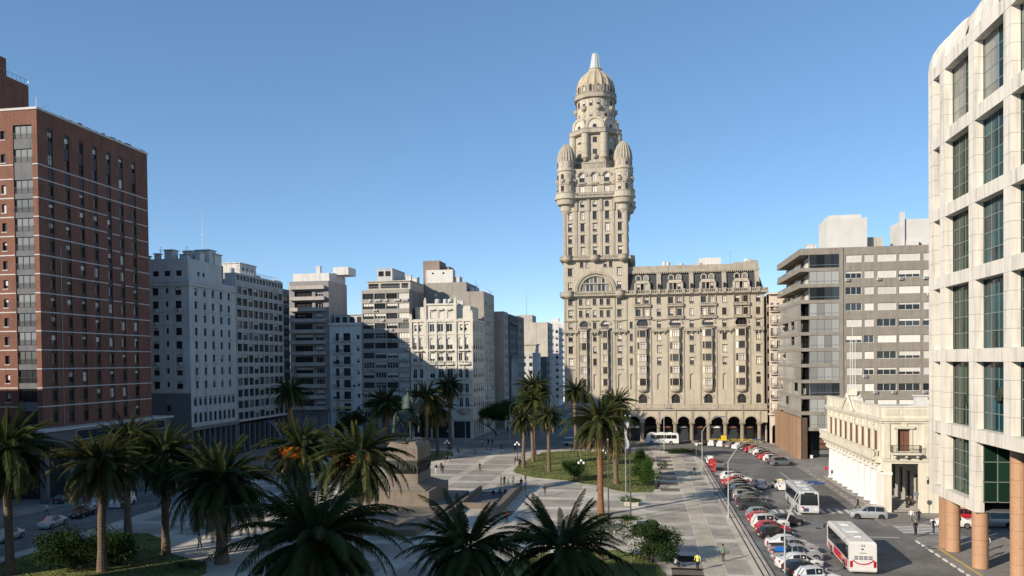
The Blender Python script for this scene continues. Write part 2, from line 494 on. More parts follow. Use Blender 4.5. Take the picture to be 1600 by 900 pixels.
def pave(name, x0, x1, y0, y1, mat, z=KZ + .005, jz=.012):
    key = (round(x1 - x0, 2), round(y1 - y0, 2), mat.name)
    if key not in KERBM:
        mb = MB(); mb.box(0, x1 - x0, 0, y1 - y0, 0, jz, skip='b'); KERBM[key] = mb.mesh('paving_slab', mat)
    put('paving_slab', KERBM[key], plaza, (x0, y0, z - .004), None)
lawnC = [(-23.6, 146.4), (-19.1, 140.4), (-13, 137.6), (-10.1, 134.2), (-7.4, 133.0), (-4.9, 128.4), (-2.6, 125.8), (1.2, 126.4), (1.9, 131), (1.6, 150), (1.4, 172.9), (-.5, 181), (-16.4, 183.6), (-22.7, 180), (-24.8, 159.5), (-24.4, 149)]
lawnR = [(-15, 30), (2.0, 30), (2.0, 78), (.6, 84.6), (-3, 87.2), (-9, 86), (-15, 80)]
lawnL = [(-66.5, 50), (-67, 72), (-66.8, 85), (-65.2, 88.8), (-60.2, 89.4), (-55.4, 86), (-52.8, 80.8), (-45.1, 76.8), (-42.9, 73.1), (-42, 50)]
lawnN = [(-43.8, 161.6), (-42.6, 167), (-41.6, 172.9), (-44, 181), (-62, 183), (-64, 166), (-53, 159)]
def inside(p, poly):
    c = False; j = len(poly) - 1
    for i in range(len(poly)):
        (xi, yi), (xj, yj) = poly[i], poly[j]
        if (yi > p[1]) != (yj > p[1]) and p[0] < (xj - xi) * (p[1] - yi) / (yj - yi) + xi: c = not c
        j = i
    return c
LAWNS = (lawnC, lawnR, lawnL, lawnN)
cols = [(-66, -58.6), (-57, -50.4), (-48.6, -42.2), (-40.4, -34.0), (-32.2, -26.1), (-24.2, -17.6), (-16.2, -10.0), (-8.3, -1.9)]
for x0, x1 in cols:
    y = 66.0
    while y < 183:
        y1 = y + 5.9
        ctr = ((x0 + x1) / 2, (y + y1) / 2)
        cor = [(x0, y), (x1, y), (x0, y1), (x1, y1), ctr]
        hid = any(inside(c, L) for c in cor for L in LAWNS) and all(inside(c, L) for L in LAWNS for c in cor[:0] or [ctr])
        blocked = any(inside(c, L) for c in cor for L in LAWNS)
        ped = (x1 > -46 and x0 < -19 and y1 > 98 and y < 127)
        if not blocked and not ped: pave('s', x0, x1, y, y1, paving_g)
        y += 7.75
for k in range(8):
    y = 63.2 + 7.75 * k + 1.1
    if y < 126: pave('s', .2, 5.7, max(y, 62), y + 5.9 if y + 5.9 < 126.2 else 126.2, paving_g)
    if y < 132: pave('s', 7.9, 10.3, y - 1.2, y + 4.6, paving_g)
y = 127.6
while y < 174:
    pave('s', 2.6, 5.6, y, y + 3.1, paving_b); pave('s', 8.0, 10.3, y, y + 4.4, paving_g); y += 6.2
for k in range(9): pave('s', 5.95, 7.65, 60 + 12.9 * k, 72.7 + 12.9 * k, paving_y)
pave('s', 2.6, 5.6, 76.5, 80.5, paving_b); pave('s', 2.6, 5.6, 83.0, 85.5, paving_b)
for x in (11.15, 11.75):                                   # drain slots along the kerb
    mb = MB(); mb.box(x - .07, x + .07, 62, 160, KZ + .004, KZ + .012); part('drain_slot', mb, metal_d, plaza)
for nm, L in (('lawn', lawnC), ('lawn', lawnR), ('lawn', lawnL), ('lawn', lawnN)):
    mb = MB(); mb.prism(L, KZ - .02, KZ + .05); struct('lawn', mb, grass_m)
mb = MB()
for L, n in ((lawnC, 3500), (lawnR, 3000), (lawnL, 2500)):
    xs = [p[0] for p in L]; ys = [p[1] for p in L]; k = 0
    while k < n:
        p = (rnd.uniform(min(xs), max(xs)), rnd.uniform(max(min(ys), 62), max(ys)))
        if inside(p, L):
            a = rnd.uniform(0, PI); w = rnd.uniform(.05, .16); h = rnd.uniform(.06, .2); z = KZ + .05
            mb.poly([(p[0] - w * math.cos(a), p[1] - w * math.sin(a), z), (p[0] + w * math.cos(a), p[1] + w * math.sin(a), z), (p[0] + rnd.uniform(-.08, .08), p[1] + rnd.uniform(-.08, .08), z + h)])
            k += 1
put('grass', mb.mesh('grass', grass_b), label='short uneven grass growing on the plaza lawns', cat='grass', kind='stuff')
# pavements round the square
def pavement(pts):
    mb = MB(); mb.prism(pts, .001, KZ); return struct('pavement', mb, sidewalk)
pv = pavement([(29.2, 104.5), (60, 110.5), (60, 206), (10, 212), (10, 204), (24.5, 201.5), (28.5, 193), (29.2, 160)])
pavement([(30.2, 40), (60, 40), (60, 99), (33, 98.6), (30.8, 97.6), (30.2, 96)])
pavement([(-120, 30), (-85.5, 30), (-85.5, 205), (-45.4, 207), (-45.4, 212), (-120, 212)])
pavement([(-20.5, 203.6), (10, 203.6), (10, 208), (-20.5, 208)])
pavement([(-46, 212), (-41.5, 212), (-38, 470), (-46, 470)])
# road markings
def stripe(x0, x1, y0, y1, mat=paint_w, z=.005, nm='road_marking'):
    mb = MB(); mb.box(x0, x1, y0, y1, .001, z); part(nm, mb, mat, road)
for k in range(6): stripe(15.4 + .95 * k, 15.9 + .95 * k, 110.6, 114.2)
for k in range(4): stripe(23.6 + 1.1 * k, 24.1 + 1.1 * k, 112.2, 115.4)
for k in range(9): stripe(30.2, 36.6, 100.4 + .92 * k, 100.85 + .92 * k)
for k in range(12): stripe(29.62, 29.75, 118 + 3.1 * k, 119.6 + 3.1 * k, z=KZ + .008)
for k in range(14): stripe(30.1, 30.3, 68 + 2.05 * k, 69.2 + 2.05 * k, z=KZ + .01, nm='kerb_paint')
stripe(31.15, 31.4, 60, 93, paint_y, KZ + .008)
stripe(24.6, 24.75, 138, 152); stripe(17.2, 17.35, 66, 80); stripe(17.2, 17.35, 92, 106)
stripe(20, 23.2, 136.6, 136.8); stripe(25, 29, 97.6, 97.85); stripe(12.8, 16, 100.1, 100.25)
b = MB()
for cx, cy, r in ((21, 102, .4), (25, 92, .4), (18.5, 150, .4), (24, 124, .4), (-2, 117, .35), (-28, 139, .4), (8.6, 99, .3)):
    z = .006 if cx > 12 else KZ + .012
    b.lathe([(0.001, z), (r, z), (r, z - .02)], cx, cy, 14)
part('manhole_cover', b, metal_d, road)
for cx, cy, rx, ry in ((22, 145, 3.4, 6), (17, 121, 2.2, 4.4), (25, 103, 3, 2.4), (26.5, 94, 2, 5), (20, 168, 4, 5), (9, 196, 5, 3)):   # repaired asphalt
    mb = MB(); pts = [(cx + rx * math.cos(a) * rnd.uniform(.8, 1), cy + ry * math.sin(a) * rnd.uniform(.8, 1)) for a in [2 * PI * k / 9 for k in range(9)]]
    mb.poly([(x, y, .004) for x, y in pts]); part('asphalt_patch', mb, M('asphalt_patch', (.15, .145, .138), .9, .25, .4, .35, 30), road)

# ------------------------------------------------------------------ brick hotel tower
def hotel():
    X, Y0, Y1 = -92, 110.7, 138.6
    t = thing('brick_tower', 'tall red brick hotel tower with thin white floor bands at far left', 'building', (X, Y0, 0))
    Oe, re = (X, Y0), PI / 2
    cx = [2.8, 6.5, 9.8, 13.2, 16.7, 20.1, 23.7]
    zb, zt = 11.6, 58.3
    facade(t, Oe, re, Y1 - Y0, 9, 60.6, [(x, zb, 1.15, zt - zb) for x in cx], brick, .3)
    On = (-125, Y0)
    fx = -94.55 + 125
    sm = [-98 + 125, -100.3 + 125]
    floors = [14.6 + 2.95 * k for k in range(13)]
    rows = [11.85] + [f + .75 for f in floors[:12]] + [52.6, 56.2]
    ops = [(fx, zb, 3.3, zt - zb)] + [(x, z, .8, 1.35, 0, dict(n=1, sill=.06, fr=frame_d)) for x in sm for z in rows]
    facade(t, On, 0, 33, 9, 60.6, ops, brick, .3)
    for i, x in enumerate(cx):
        zlast = zb
        for z in rows:
            if z > zlast + .05: put('spandrel_panel', SP(1.15, z - zlast), t, Vector(loc2(Oe, re, x, .1, zlast)) - t.location, re)
            put('window', win_mesh(1.15, 1.65, 2 if rnd.random() < .5 else 1, pick_blind((0, 0, 0, .3, .5, 1.)), frame_d, glass, .3, hb=rnd.choice((0, .55))), t, Vector(loc2(Oe, re, x, 0, z)) - t.location, re)
            zlast = z + 1.65
        if zt > zlast + .05: put('spandrel_panel', SP(1.15, zt - zlast), t, Vector(loc2(Oe, re, x, .1, zlast)) - t.location, re)
    zlast = zb
    for z in rows:
        if z > zlast + .05: put('spandrel_panel', SP(3.3, z - zlast, greyd), t, Vector(loc2(On, 0, fx, .1, zlast)) - t.location, 0)
        put('window', win_mesh(3.3, 2.05, 3, 0, frame_d, (glass_p if z > 20 else glass), .3, rail=.85), t, Vector(loc2(On, 0, fx, 0, z)) - t.location, 0)
        zlast = z + 2.05
    if zt > zlast: put('spandrel_panel', SP(3.3, zt - zlast, greyd), t, Vector(loc2(On, 0, fx, .1, zlast)) - t.location, 0)
    shell(t, -125, X, Y0, Y1, 9, 60.6, brick, 'fr', roofm, .6)
    for f in floors + [52.2]:
        b = MB(); w = .085
        b.box(X, X + .05, Y0 - .05, Y1 if f < 30 or f > 48 else Y0 + 16.1, f - w, f + w)
        if 30 <= f <= 48:
            for a0, a1 in ((17.3, 19.5), (20.7, 23.1), (24.3, 27.9)): b.box(X, X + .05, Y0 + a0, Y0 + a1, f - w, f + w)
        xe = [-125, -96.25, -92.85, X + .05]
        b.box(-125, -96.25, Y0 - .05, Y0, f - w, f + w, skip='k'); b.box(-92.85, X, Y0 - .05, Y0, f - w, f + w, skip='k')
        part('floor_band', b, bandw, t)
    b = MB(); b.box(-125, X + .12, Y0 - .12, Y1 + .1, 60.6, 60.95); part('parapet_cap', b, bandw, t)
    b = MB(); b.box(-125, -105, 109.5 + 3, 124.6, 60.95, 69.7); part('penthouse', b, brick, t)
    b = MB(); b.box(-125, -105.05, 112, 119.8, 69.7, 72.6); part('lift_housing', b, brick, t)
    b = MB(); b.box(-104.99, -104.9, 121.6, 123.4, 61.8, 64); part('vent_opening', b, darkint, t)
    b = MB()
    for k in range(14): b.box(-104.8, -104.75, 112.6 + k * .9, 112.65 + k * .9, 69.7, 70.5)
    b.box(-104.8, -104.75, 112.6, 124.5, 70.45, 70.5); part('roof_railing', b, metal_g, t)
    b = MB(); b.tube([(-92.4, 111.2, 60.9), (-92.4, 111.2, 62.6)], .04); b.tube([(-92.3, 111.5, 61), (-92, 113.2, 61.9)], .05); part('roof_mast', b, metal_w, t)
    b = MB()
    for k in range(11): b.box(-92.6, -92.2, 116 + 2.1 * k, 116.5 + 2.1 * k + rnd.random(), 60.95, 61.1 + rnd.random() * .25)
    part('roof_equipment', b, greyd, t)
    b = MB(); b.tube([(-91.9, 115.2, 11), (-91.9, 115.2, 40)], .05, 5); part('drain_pipe', b, metal_g, t)
    # dark glazed podium
    b = MB(); b.box(-125, -89.3, 107.5, 140.5, 8.9, 10.9); part('podium_fascia', b, greyd, t)
    b = MB(); b.box(-125, -88.9, 107.1, 140.9, 10.9, 11.2); part('podium_cap', b, bandw, t)
    b = MB(); b.box(-125, -88.6, 106.8, 140.4, 7.6, 8.9); part('podium_beam', b, M('brown_beam', (.13, .085, .06), .7, .2, .5), t)
    b = MB(); b.box(-125, -92.2, 111, 140, .1, 7.6); part('shopfront', b, glass, t)
    for k in range(7):
        b = MB(); b.box(-90.2, -89.2, 107.6 + 5.35 * k, 108.5 + 5.35 * k, 0, 7.6); part('podium_column', b, greyd, t)
    for y0, y1 in ((114.4, 122.2), (130.8, 138.2)):
        b = MB(); b.box(-89.28, -89.1, y0, y1, 9.15, 10.6); q = part('advertising_screen', b, glass, t)
        b = MB(); b.box(-89.28, -89.04, y0 - .08, y1 + .08, 9.05, 9.15); b.box(-89.28, -89.04, y0 - .08, y1 + .08, 10.6, 10.68); b.box(-89.28, -89.04, y0 - .08, y0, 9.15, 10.6); b.box(-89.28, -89.04, y1, y1 + .08, 9.15, 10.6); part('screen_frame', b, bandw, t)
    text('Radisson', 1.75, metal_w, t, Vector((-88.52, 127.4, 7.72)) - t.location, (PI / 2, 0, PI / 2), shear=.35, width=.72, bold=.012)
SPC = {}
def SP(w, h, mat=spandrel):
    k = (round(w, 2), round(h, 2), mat.name)
    if k not in SPC:
        b = MB(); b.box(-w / 2, w / 2, 0, .12, 0, h, skip='bt'); SPC[k] = b.mesh('spandrel_panel', mat)
    return SPC[k]
hotel()

def roof_junk(root, x0, x1, y0, y1, z, n=5, mats=(tankm, roofm, whitew)):
    for k in range(n):
        x, y = rnd.uniform(x0, x1), rnd.uniform(y0, y1)
        q = rnd.random(); b = MB()
        if q < .35:
            r = rnd.uniform(.5, .9); h = rnd.uniform(1, 1.6)
            b.lathe([(r, z), (r, z + h), (r * .9, z + h + .15), (.001, z + h + .3)], x, y, 12); part('water_tank', b, mats[0], root)
        elif q < .75:
            w, d, h = rnd.uniform(.8, 2.2), rnd.uniform(.8, 2), rnd.uniform(.7, 1.8)
            b.box(x, x + w, y, y + d, z, z + h); b.box(x - .1, x + w + .1, y - .1, y + d + .1, z + h, z + h + .14); part('chimney_stack', b, mats[2], root)
        else:
            h = rnd.uniform(1.5, 4); b.tube([(x, y, z), (x, y, z + h)], .035, 5); b.box(x - .5, x + .5, y - .02, y + .02, z + h * .8, z + h * .8 + .04); b.box(x - .3, x + .3, y - .02, y + .02, z + h * .95, z + h * .95 + .04); part('aerial', b, metal_g, root)

def cornice(root, x0, x1, y0, y1, z0, z1, o, mat, name='cornice'):
    """a projecting band round the seen sides of a block"""
    b = MB(); b.box(x0, x1 + o, y0 - o, y1, z0, z1); return part(name, b, mat, root)

# ------------------------------------------------------------------ north side of the square
def grey_block():
    X, Y0, Y1 = -92, 152, 171
    t = thing('grey_office_block', 'plain grey rendered block with square punched windows right of the brick tower', 'building', (X, Y0, 0))
    rows = [35.35 - 2.77 * k for k in range(8)]
    ops = []
    for z in rows:
        ops += [(-99.6 + 112, z, 1.35, 1.55, 0, dict(n=2, fr=frame_d, sill=.08, trim=greyw, bl=(0, 0, 0, .3))), (-97 + 112, z + .4, .6, 1.1, 0, dict(n=1, fr=frame_d, sill=.05, trim=greyw, bl=0)), (-94.45 + 112, z, 1.4, 1.55, 0, dict(n=2, fr=frame_d, sill=.08, trim=greyw, bl=(0, 0, 0, .3)))]
    facade(t, (-112, Y0), 0, 20, 15, 38, ops, greyw)
    ops = [(x, z, 1.05, 1.6, 0, dict(n=2, fr=frame_d, sill=.1, trim=greyw, bl=(0, 0, 0, 0, .3, .5))) for x in (2.5, 5.95, 9.3, 12.65, 16) for z in rows]
    ops += [(1.7 + 1.95 * k, 12.3, 1.15, 1.85, 0, dict(n=1, fr=frame_d, bl=0)) for k in range(9)]
    ops += [(1.7 + 1.95 * k, 8.8, 1.25, 2.1, 1, dict(n=1, fr=frame_d, bl=0)) for k in range(9)]
    facade(t, (X, Y0), PI / 2, Y1 - Y0, 8, 38, ops, greyw, .32)
    facade(t, (-112, Y0 - .12), 0, 20.1, 0, 14.9, [(-97 + 112, 11.3, .9, 1.3, 0, dict(n=1, fr=frame_d, bl=0)), (-96.6 + 112, 7, .9, 1.3, 0, dict(n=1, fr=frame_d, bl=0))], greyd)
    shell(t, -112, X, Y0, Y1, 0, 38, greyw, 'fr', roofm, 0)
    for z in rows + [14.4, 11.6]:
        cornice(t, -112, X, Y0, Y1, z - .62, z - .48, .06, greyw, 'string_course')
    cornice(t, -112, X, Y0, Y1, 37.3, 37.75, .25, greyw); cornice(t, -112, X, Y0, Y1, 38, 38.7, .12, greyw, 'parapet')
    ops = [(x, 39.4, 1.3, 1.1, 0, dict(n=2, fr=frame_d, bl=0)) for x in (4, 6.6, 9.4, 12, 14.6, 17.2)]
    facade(t, (-112, Y0 + .9), 0, 19.3, 38.7, 43, ops, greyw)
    facade(t, (-92.7, Y0 + .9), PI / 2, 13.5, 38.7, 43, [(4, 39.7, .9, .8, 0, dict(n=1, fr=frame_d, bl=0)), (6, 39.7, .9, .8, 0, dict(n=1, fr=frame_d, bl=0))], greyw)
    shell(t, -112, -92.7, Y0 + .9, Y1 - 4, 38.7, 43, greyw, 'fr', roofm)
    for x, y, w, d, h in ((-99, 154.5, 1.9, 2, 2), (-95.6, 155, 1.4, 1.2, 1), (-97, 158.2, 2, 2, 2.2), (-96.5, 162, 3.4, 2.6, 2.9), (-94.3, 163.6, 1.6, 2.8, 2.2), (-101, 154, 1, 1, 1.2), (-104, 154, 1.6, 1, .8)):
        b = MB(); b.box(x, x + w, y, y + d, 43, 43 + h); b.box(x - .2, x + w + .2, y - .2, y + d + .2, 43 + h, 43.15 + h, 1); part('roof_housing', b, [whitew, roofm], t)
    roof_junk(t, -103, -93.5, 153.5, 165, 43, 7)
    b = MB(); b.tube([(-97, 166, 43), (-97, 166, 50), (-97, 166, 56)], [.12, .08, .03], 5); b.tube([(-97, 166, 46.5), (-97, 161, 44)], .03, 4); b.box(-97.4, -96.6, 165.98, 166.02, 50, 50.05); part('radio_mast', b, metal_w, t)
    for x, z in ((-99.6, 32.0), (-94.45, 32.0), (-99.6, 29.2), (-94.45, 20.9), (-99.6, 20.9)): aircon(t, (-112, Y0), 0, x + 112 + .1, z - .05)
    for x, z in ((6, 32), (9.3, 32), (12.65, 32), (16, 32), (5.9, 20.9), (9.4, 20.9), (16, 20.9), (16, 26.4), (2.5, 18.1)): aircon(t, (X, Y0), PI / 2, x, z - .1)
    colonnade(t, X, Y0 + .3, Y1 - .2, 8, 9)
    b = MB(); b.box(-95, X + .5, Y0 + .2, Y1, 7.3, 8); part('canopy_beam', b, M('canopy_concrete', (.22, .20, .18), .9, .15, .4), t)

def colonnade(t, X, y0, y1, z, n, mat=greyd):
    for k in range(n):
        y = y0 + .4 + (y1 - y0 - .8) * k / (n - 1)
        b = MB(); b.box(X - .8, X - .1, y - .35, y + .35, 0, z - .7 if z > 7.5 else z); part('column', b, mat, t)
    b = MB(); b.box(X - 5, X - 4.5, y0, y1, 0, z - .7); part('shopfront', b, glass, t)

def ribbon_block():
    X, Y0, Y1 = -92, 171.2, 195.6
    t = thing('ribbon_window_block', 'grey office block with long rows of wide windows above a dark colonnade', 'building', (X, Y0, 0))
    W = Y1 - Y0
    ops = []
    for k in range(12):
        z = 37.2 - 2.65 * k
        for c in range(9):
            ops.append((1.55 + 2.66 * c, z, 2.2, 1.75, 0, dict(n=2, fr=frame_d, hb=.35, gl=rnd.choice((glass, glass, glass, glass_p)), bl=(0, 0, 0, .3))))
    ops += [(.95 + 1.61 * c, 40.4, 1.4, 1.1, 0, dict(n=1, fr=frame_d, gl=glass_p, bl=0)) for c in range(15)]
    facade(t, (X, Y0), PI / 2, W, 7.8, 42, ops, office, .3)
    shell(t, -110, X, Y0, Y1, 7.8, 42, office, 'r', roofm, .2)
    for k in range(13): cornice(t, -110, X, Y0 + .3, Y1, 36.75 - 2.65 * k + 2.65, 36.9 - 2.65 * k + 2.65, .08, office, 'string_course')
    b = MB(); b.box(-110, X + .5, Y0 + .1, Y1 + 1, 7.7, 8.15); part('canopy', b, bandw, t)
    colonnade(t, X, Y0 + .2, Y1, 7.7, 10)
    b = MB(); b.box(-104, -94.5, 178, 186, 42, 45); b.box(-104.2, -94.3, 177.8, 186.2, 45, 45.2); part('roof_housing', b, whitew, t)
    for y in (179, 181, 183.6):
        b = MB(); b.box(-94.5, -94.45, y, y + .9, 43, 44.2); part('roof_window', b, glass, t)
    roof_junk(t, -103, -94, 172.5, 193, 42, 8)
    b = MB()
    for k in range(30): b.box(-92.3, -92.25, 172 + .75 * k, 172.05 + .75 * k, 42, 42.9)
    b.box(-92.3, -92.25, 172, 193.8, 42.85, 42.9); part('roof_railing', b, metal_g, t)

def dark_infill():
    t = thing('glazed_infill_block', 'narrow dark glazed building squeezed between two grey blocks', 'building', (-93, 195.7, 0))
    ops = [(2.9, 5 + 2.9 * k, 5.0, 2.1, 0, dict(n=3, fr=frame_d, bl=0)) for k in range(12)]
    facade(t, (-93, 195.7), PI / 2, 5.8, 0, 40.6, ops, offdark, .2)
    shell(t, -108, -93, 195.7, 201.5, 0, 40.6, offdark, 'r', roofm)
    b = MB(); b.box(-104, -95, 197, 201, 40.6, 43); part('roof_housing', b, whitew, t)

def balcony_block():
    X0, X1, Y = -97.8, -86.2, 212
    t = thing('balcony_apartment_block', 'grey apartment block with stacked full-width balconies and a blank pale side wall', 'building', (X0, Y, 0))
    ops = []
    for k in range(11):
        z = 39.0 - 3.05 * k
        ops.append((4.1, z, 5.2, 2.2, 0, dict(n=4, fr=frame_b, bl=(0, 0, .3), gl=glass)))
        ops.append((8.8, z + .5, 2.3, 1.5, 0, dict(n=3, fr=frame_w, bl=(0, .3, .6))))
    facade(t, (X0, Y), 0, X1 - X0, 0, 44, ops, M('dusky_render', (.27, .25, .245), .9, .12, .4, streak=.2), .5)
    shell(t, X0, X1, Y, 226, 0, 44, pinkw, 'f', roofm)
    for k in range(12):
        z = 38.6 - 3.05 * k + (3.05 if k == 11 else 0) if k < 11 else 41.65
        b = MB(); b.box(X0 + .4, X1 - .9, Y - 1.25, Y + .3, z, z + .16); b.box(X0 + .4, X1 - .9, Y - 1.25, Y - 1.12, z + .16, z + 1.0); b.box(X0 + .4, X0 + .5, Y - 1.12, Y - .01, z + .16, z + 1); b.box(X1 - 1, X1 - .9, Y - 1.12, Y - .01, z + .16, z + 1); part('balcony', b, pinkw, t)
    b = MB(); b.box(X0 + .9, X1 - .01, Y + .6, 225, 44, 46.2); part('penthouse', b, whitew, t)
    b = MB(); b.box(X0 + .3, X1 - 1, Y + .5, Y + .59, 42.2, 43.9); part('penthouse_glazing', b, glass, t)
    b = MB(); b.box(-87.2, -82.6, 218, 224, 46.2, 48.4); part('roof_housing', b, whitew, t)
    b = MB(); b.box(-90.6, -89.4, 214, 215, 46.2, 48.2); b.box(-90.7, -89.3, 213.9, 215.1, 48.2, 48.4); part('chimney_stack', b, whitew, t)
    b = MB(); b.box(X0, X1, Y - .3, Y, 6.6, 8.2); part('fascia', b, greyd, t)
    for k in range(5):
        b = MB(); b.box(X0 + .2 + 2.6 * k, X0 + .8 + 2.6 * k, Y - .5, Y - .01, 0, 6.6); part('column', b, greyd, t)

def white_low_block():
    X0, X1, Y = -86.1, -76.75, 212
    t = thing('white_apartment_block', 'narrow white apartment block with thin balcony rails beside the air-conditioned block', 'building', (X0, Y, 0))
    ops = []
    for k in range(7):
        z = 27.2 - 3.25 * k
        ops += [(2.2, z, 1.0, 2.1, 0, dict(n=2, fr=frame_d, bl=(0, .4))), (5.0, z, 2.0, 2.1, 0, dict(n=2, fr=frame_d, bl=(0, 0, .5))), (8.3, z + .4, .75, 1.1, 0, dict(n=1, fr=frame_d, bl=(0, .5), sill=.06, trim=whitew))]
    facade(t, (X0, Y), 0, X1 - X0, 0, 31.5, ops + [(2.4, .2, 3, 4, 1, None), (6.4, .2, 3, 4, 1, None)], whitew, .3)
    shell(t, X0, X1, Y, 224, 0, 31.5, whitew, 'f', roofm)
    b = MB(); b.box(X0, X1, Y + .5, Y + .9, .1, 5); part('shopfront', b, glass, t)
    b = MB(); b.box(X0 - .2, X1 + .1, Y - .4, Y + .2, 31.5, 32.2); part('cornice', b, whitew, t)
    b = MB(); b.box(X0 + .6, X1 - .2, Y + 2, 223, 31.5, 34.4); b.box(X0 + .3, X1, Y + 1.7, 223.3, 34.4, 34.6); part('penthouse', b, greyw, t)
    for k in range(4):
        b = MB(); b.box(X0 + 1 + 2.1 * k, X0 + 2.3 + 2.1 * k, Y + 1.95, Y + 2, 32.2, 33.9); part('penthouse_window', b, glass, t)
    for k in range(7):
        z = 27.0 - 3.25 * k
        b = MB(); b.box(X0 + 1, X0 + 6.6, Y - .9, Y, z, z + .15)
        for q in range(24): b.box(X0 + 1 + .24 * q, X0 + 1.03 + .24 * q, Y - .88, Y - .85, z + .15, z + 1.0, 1)
        b.box(X0 + 1, X0 + 6.6, Y - .89, Y - .84, z + 1.0, z + 1.05, 1); part('balcony', b, [whitew, metal_d], t)
    b = MB(); b.box(X0 + 1, X0 + 6.4, Y - .93, Y - .9, 8.3, 9.0); part('yellow_banner', b, M('faded_yellow', (.42, .40, .16), .8, .1, 1), t)
    for k in range(9): aircon(t, (X0, Y), 0, rnd.choice((1.6, 3.3, 7.1)), 24.2 - 3.25 * rnd.randrange(6))

def aircon_block():
    X0, X1, Y = -76.6, -63, 212
    t = thing('air_conditioned_block', 'brown-grey office block with window bands dotted with white air conditioners', 'building', (X0, Y, 0))
    ops = []
    for k in range(13):
        z = 38.5 - 2.72 * k
        for c in range(4):
            ops.append((1.85 + 3.38 * c, z, 3.1, 1.55, 0, dict(n=4, fr=frame_w if rnd.random() < .4 else frame_d, hb=rnd.choice((0, .55)), gl=glass if c < 3 or rnd.random() < .3 else glass_p, bl=(0, 0, 0, .3, .5) if c < 3 else (0, .9, 1.))))
    facade(t, (X0, Y), 0, X1 - X0, 0, 41, ops, M('brownish_concrete', (.34, .31, .275), .9, .12, .4, streak=.25), .3)
    shell(t, X0, X1, Y, 232, 0, 41, M('darker_side_wall', (.27, .255, .235), .9, .2, .3, streak=.4), 'f', roofm)  # sides darker than the front, with strong vertical streaks
    b = MB(); b.box(X0 + 1.3, X1 - .1, Y + 1.6, 231, 41, 43.4); b.box(X0 + 1, X1, Y + 1.3, 231, 43.4, 43.65); part('penthouse', b, beige, t)
    for a, c in ((1.5, 4.3), (5, 10.4), (11, 12.8)):
        b = MB(); b.box(X0 + a, X0 + c, Y + 1.52, Y + 1.6, 41.6, 42.9); part('penthouse_window', b, glass, t)
    b = MB(); b.box(-73.4, -69, Y + 4, 228, 43.65, 47.2); b.box(-73.5, -68.9, Y + 3.9, 228, 47.2, 47.4); part('roof_housing', b, greyw, t)
    for x in (-73, -71):
        b = MB(); b.box(x, x + 1.5, Y + 3.95, Y + 4, 45.2, 46.6); part('roof_window', b, glass, t)
    b = MB()
    for k in range(26): b.box(X0 + .1 + .52 * k, X0 + .13 + .52 * k, Y + .1, Y + .13, 41, 42)
    b.box(X0, X1, Y + .1, Y + .14, 41.95, 42); part('roof_railing', b, metal_g, t)
    roof_junk(t, -68, -64, 215, 228, 43.65, 6)
    for k in range(40):
        aircon(t, (X0, Y), 0, rnd.uniform(.6, 13), 37.85 - 2.72 * rnd.randrange(12))
    for x in (-76, -72.6, -69.2, -65.8, -63.6):
        b = MB(); b.box(x - .3, x + .3, Y - .35, Y - .01, 0, 3.9); part('column', b, greyd, t)

def grey_slab():
    t = thing('grey_slab_block', 'tall grey-brown block rising behind the ornate white building', 'building', (-62.9, 228, 0))
    X1 = -45.4
    ops = [(3.2 + 4.9 * c, 4 + 2.75 * k, 3.2, 1.5, 0, dict(n=4, fr=frame_w, gl=glass_p, bl=(0, .4, .7))) for c in range(3) for k in range(13)]
    facade(t, (X1, 228), PI / 2, 16.4, 0, 41.4, ops, beige, .25)
    gs = M('grey_brown_render', (.33, .30, .265), .9, .15, .3, streak=.35)
    shell(t, -62.9, X1, 228, 244.4, 0, 41.4, gs, 'r', roofm)
    b = MB(); b.box(-62.9, -50.5, 228.05, 244, 41.4, 44.2); part('upper_storey', b, gs, t)
    b = MB(); b.box(-64.5, -59.5, 232, 240, 44.2, 51.2); b.box(-59.5, -57, 234, 240, 44.2, 49.6); part('lift_housing', b, M('brown_render', (.26, .205, .17), .9, .15, .3, streak=.3), t)
    b = MB(); b.box(-62.7, -54.6, 228.4, 231.6, 44.2, 48); part('white_housing', b, whitew, t)
    for x in (-60.6, -57.4):
        b = MB(); b.lathe([(.3, 0), (.3, .05)], 0, 0, 10); b.poly([(.3 * math.cos(a), .3 * math.sin(a), .05) for a in [2 * PI * k / 10 for k in range(10)]])
        part('round_vent', b, darkint, t, loc=(x, 228.39, 47), rot=(PI / 2, 0, 0))
    roof_junk(t, -61, -51, 228.3, 231, 44.2, 6); roof_junk(t, -50, -46.5, 230, 240, 41.4, 6)
    b = MB()
    for k in range(18): b.box(-45.7, -45.66, 228.2 + .9 * k, 228.25 + .9 * k, 41.4, 42.4)
    b.box(-45.7, -45.66, 228.2, 244, 42.35, 42.4); part('roof_railing', b, metal_w, t)
    b = MB(); b.tube([(-64.6, 227.5, 30), (-64.6, 227.5, 46)], .18, 8); part('flue_pipe', b, metal_d, t)

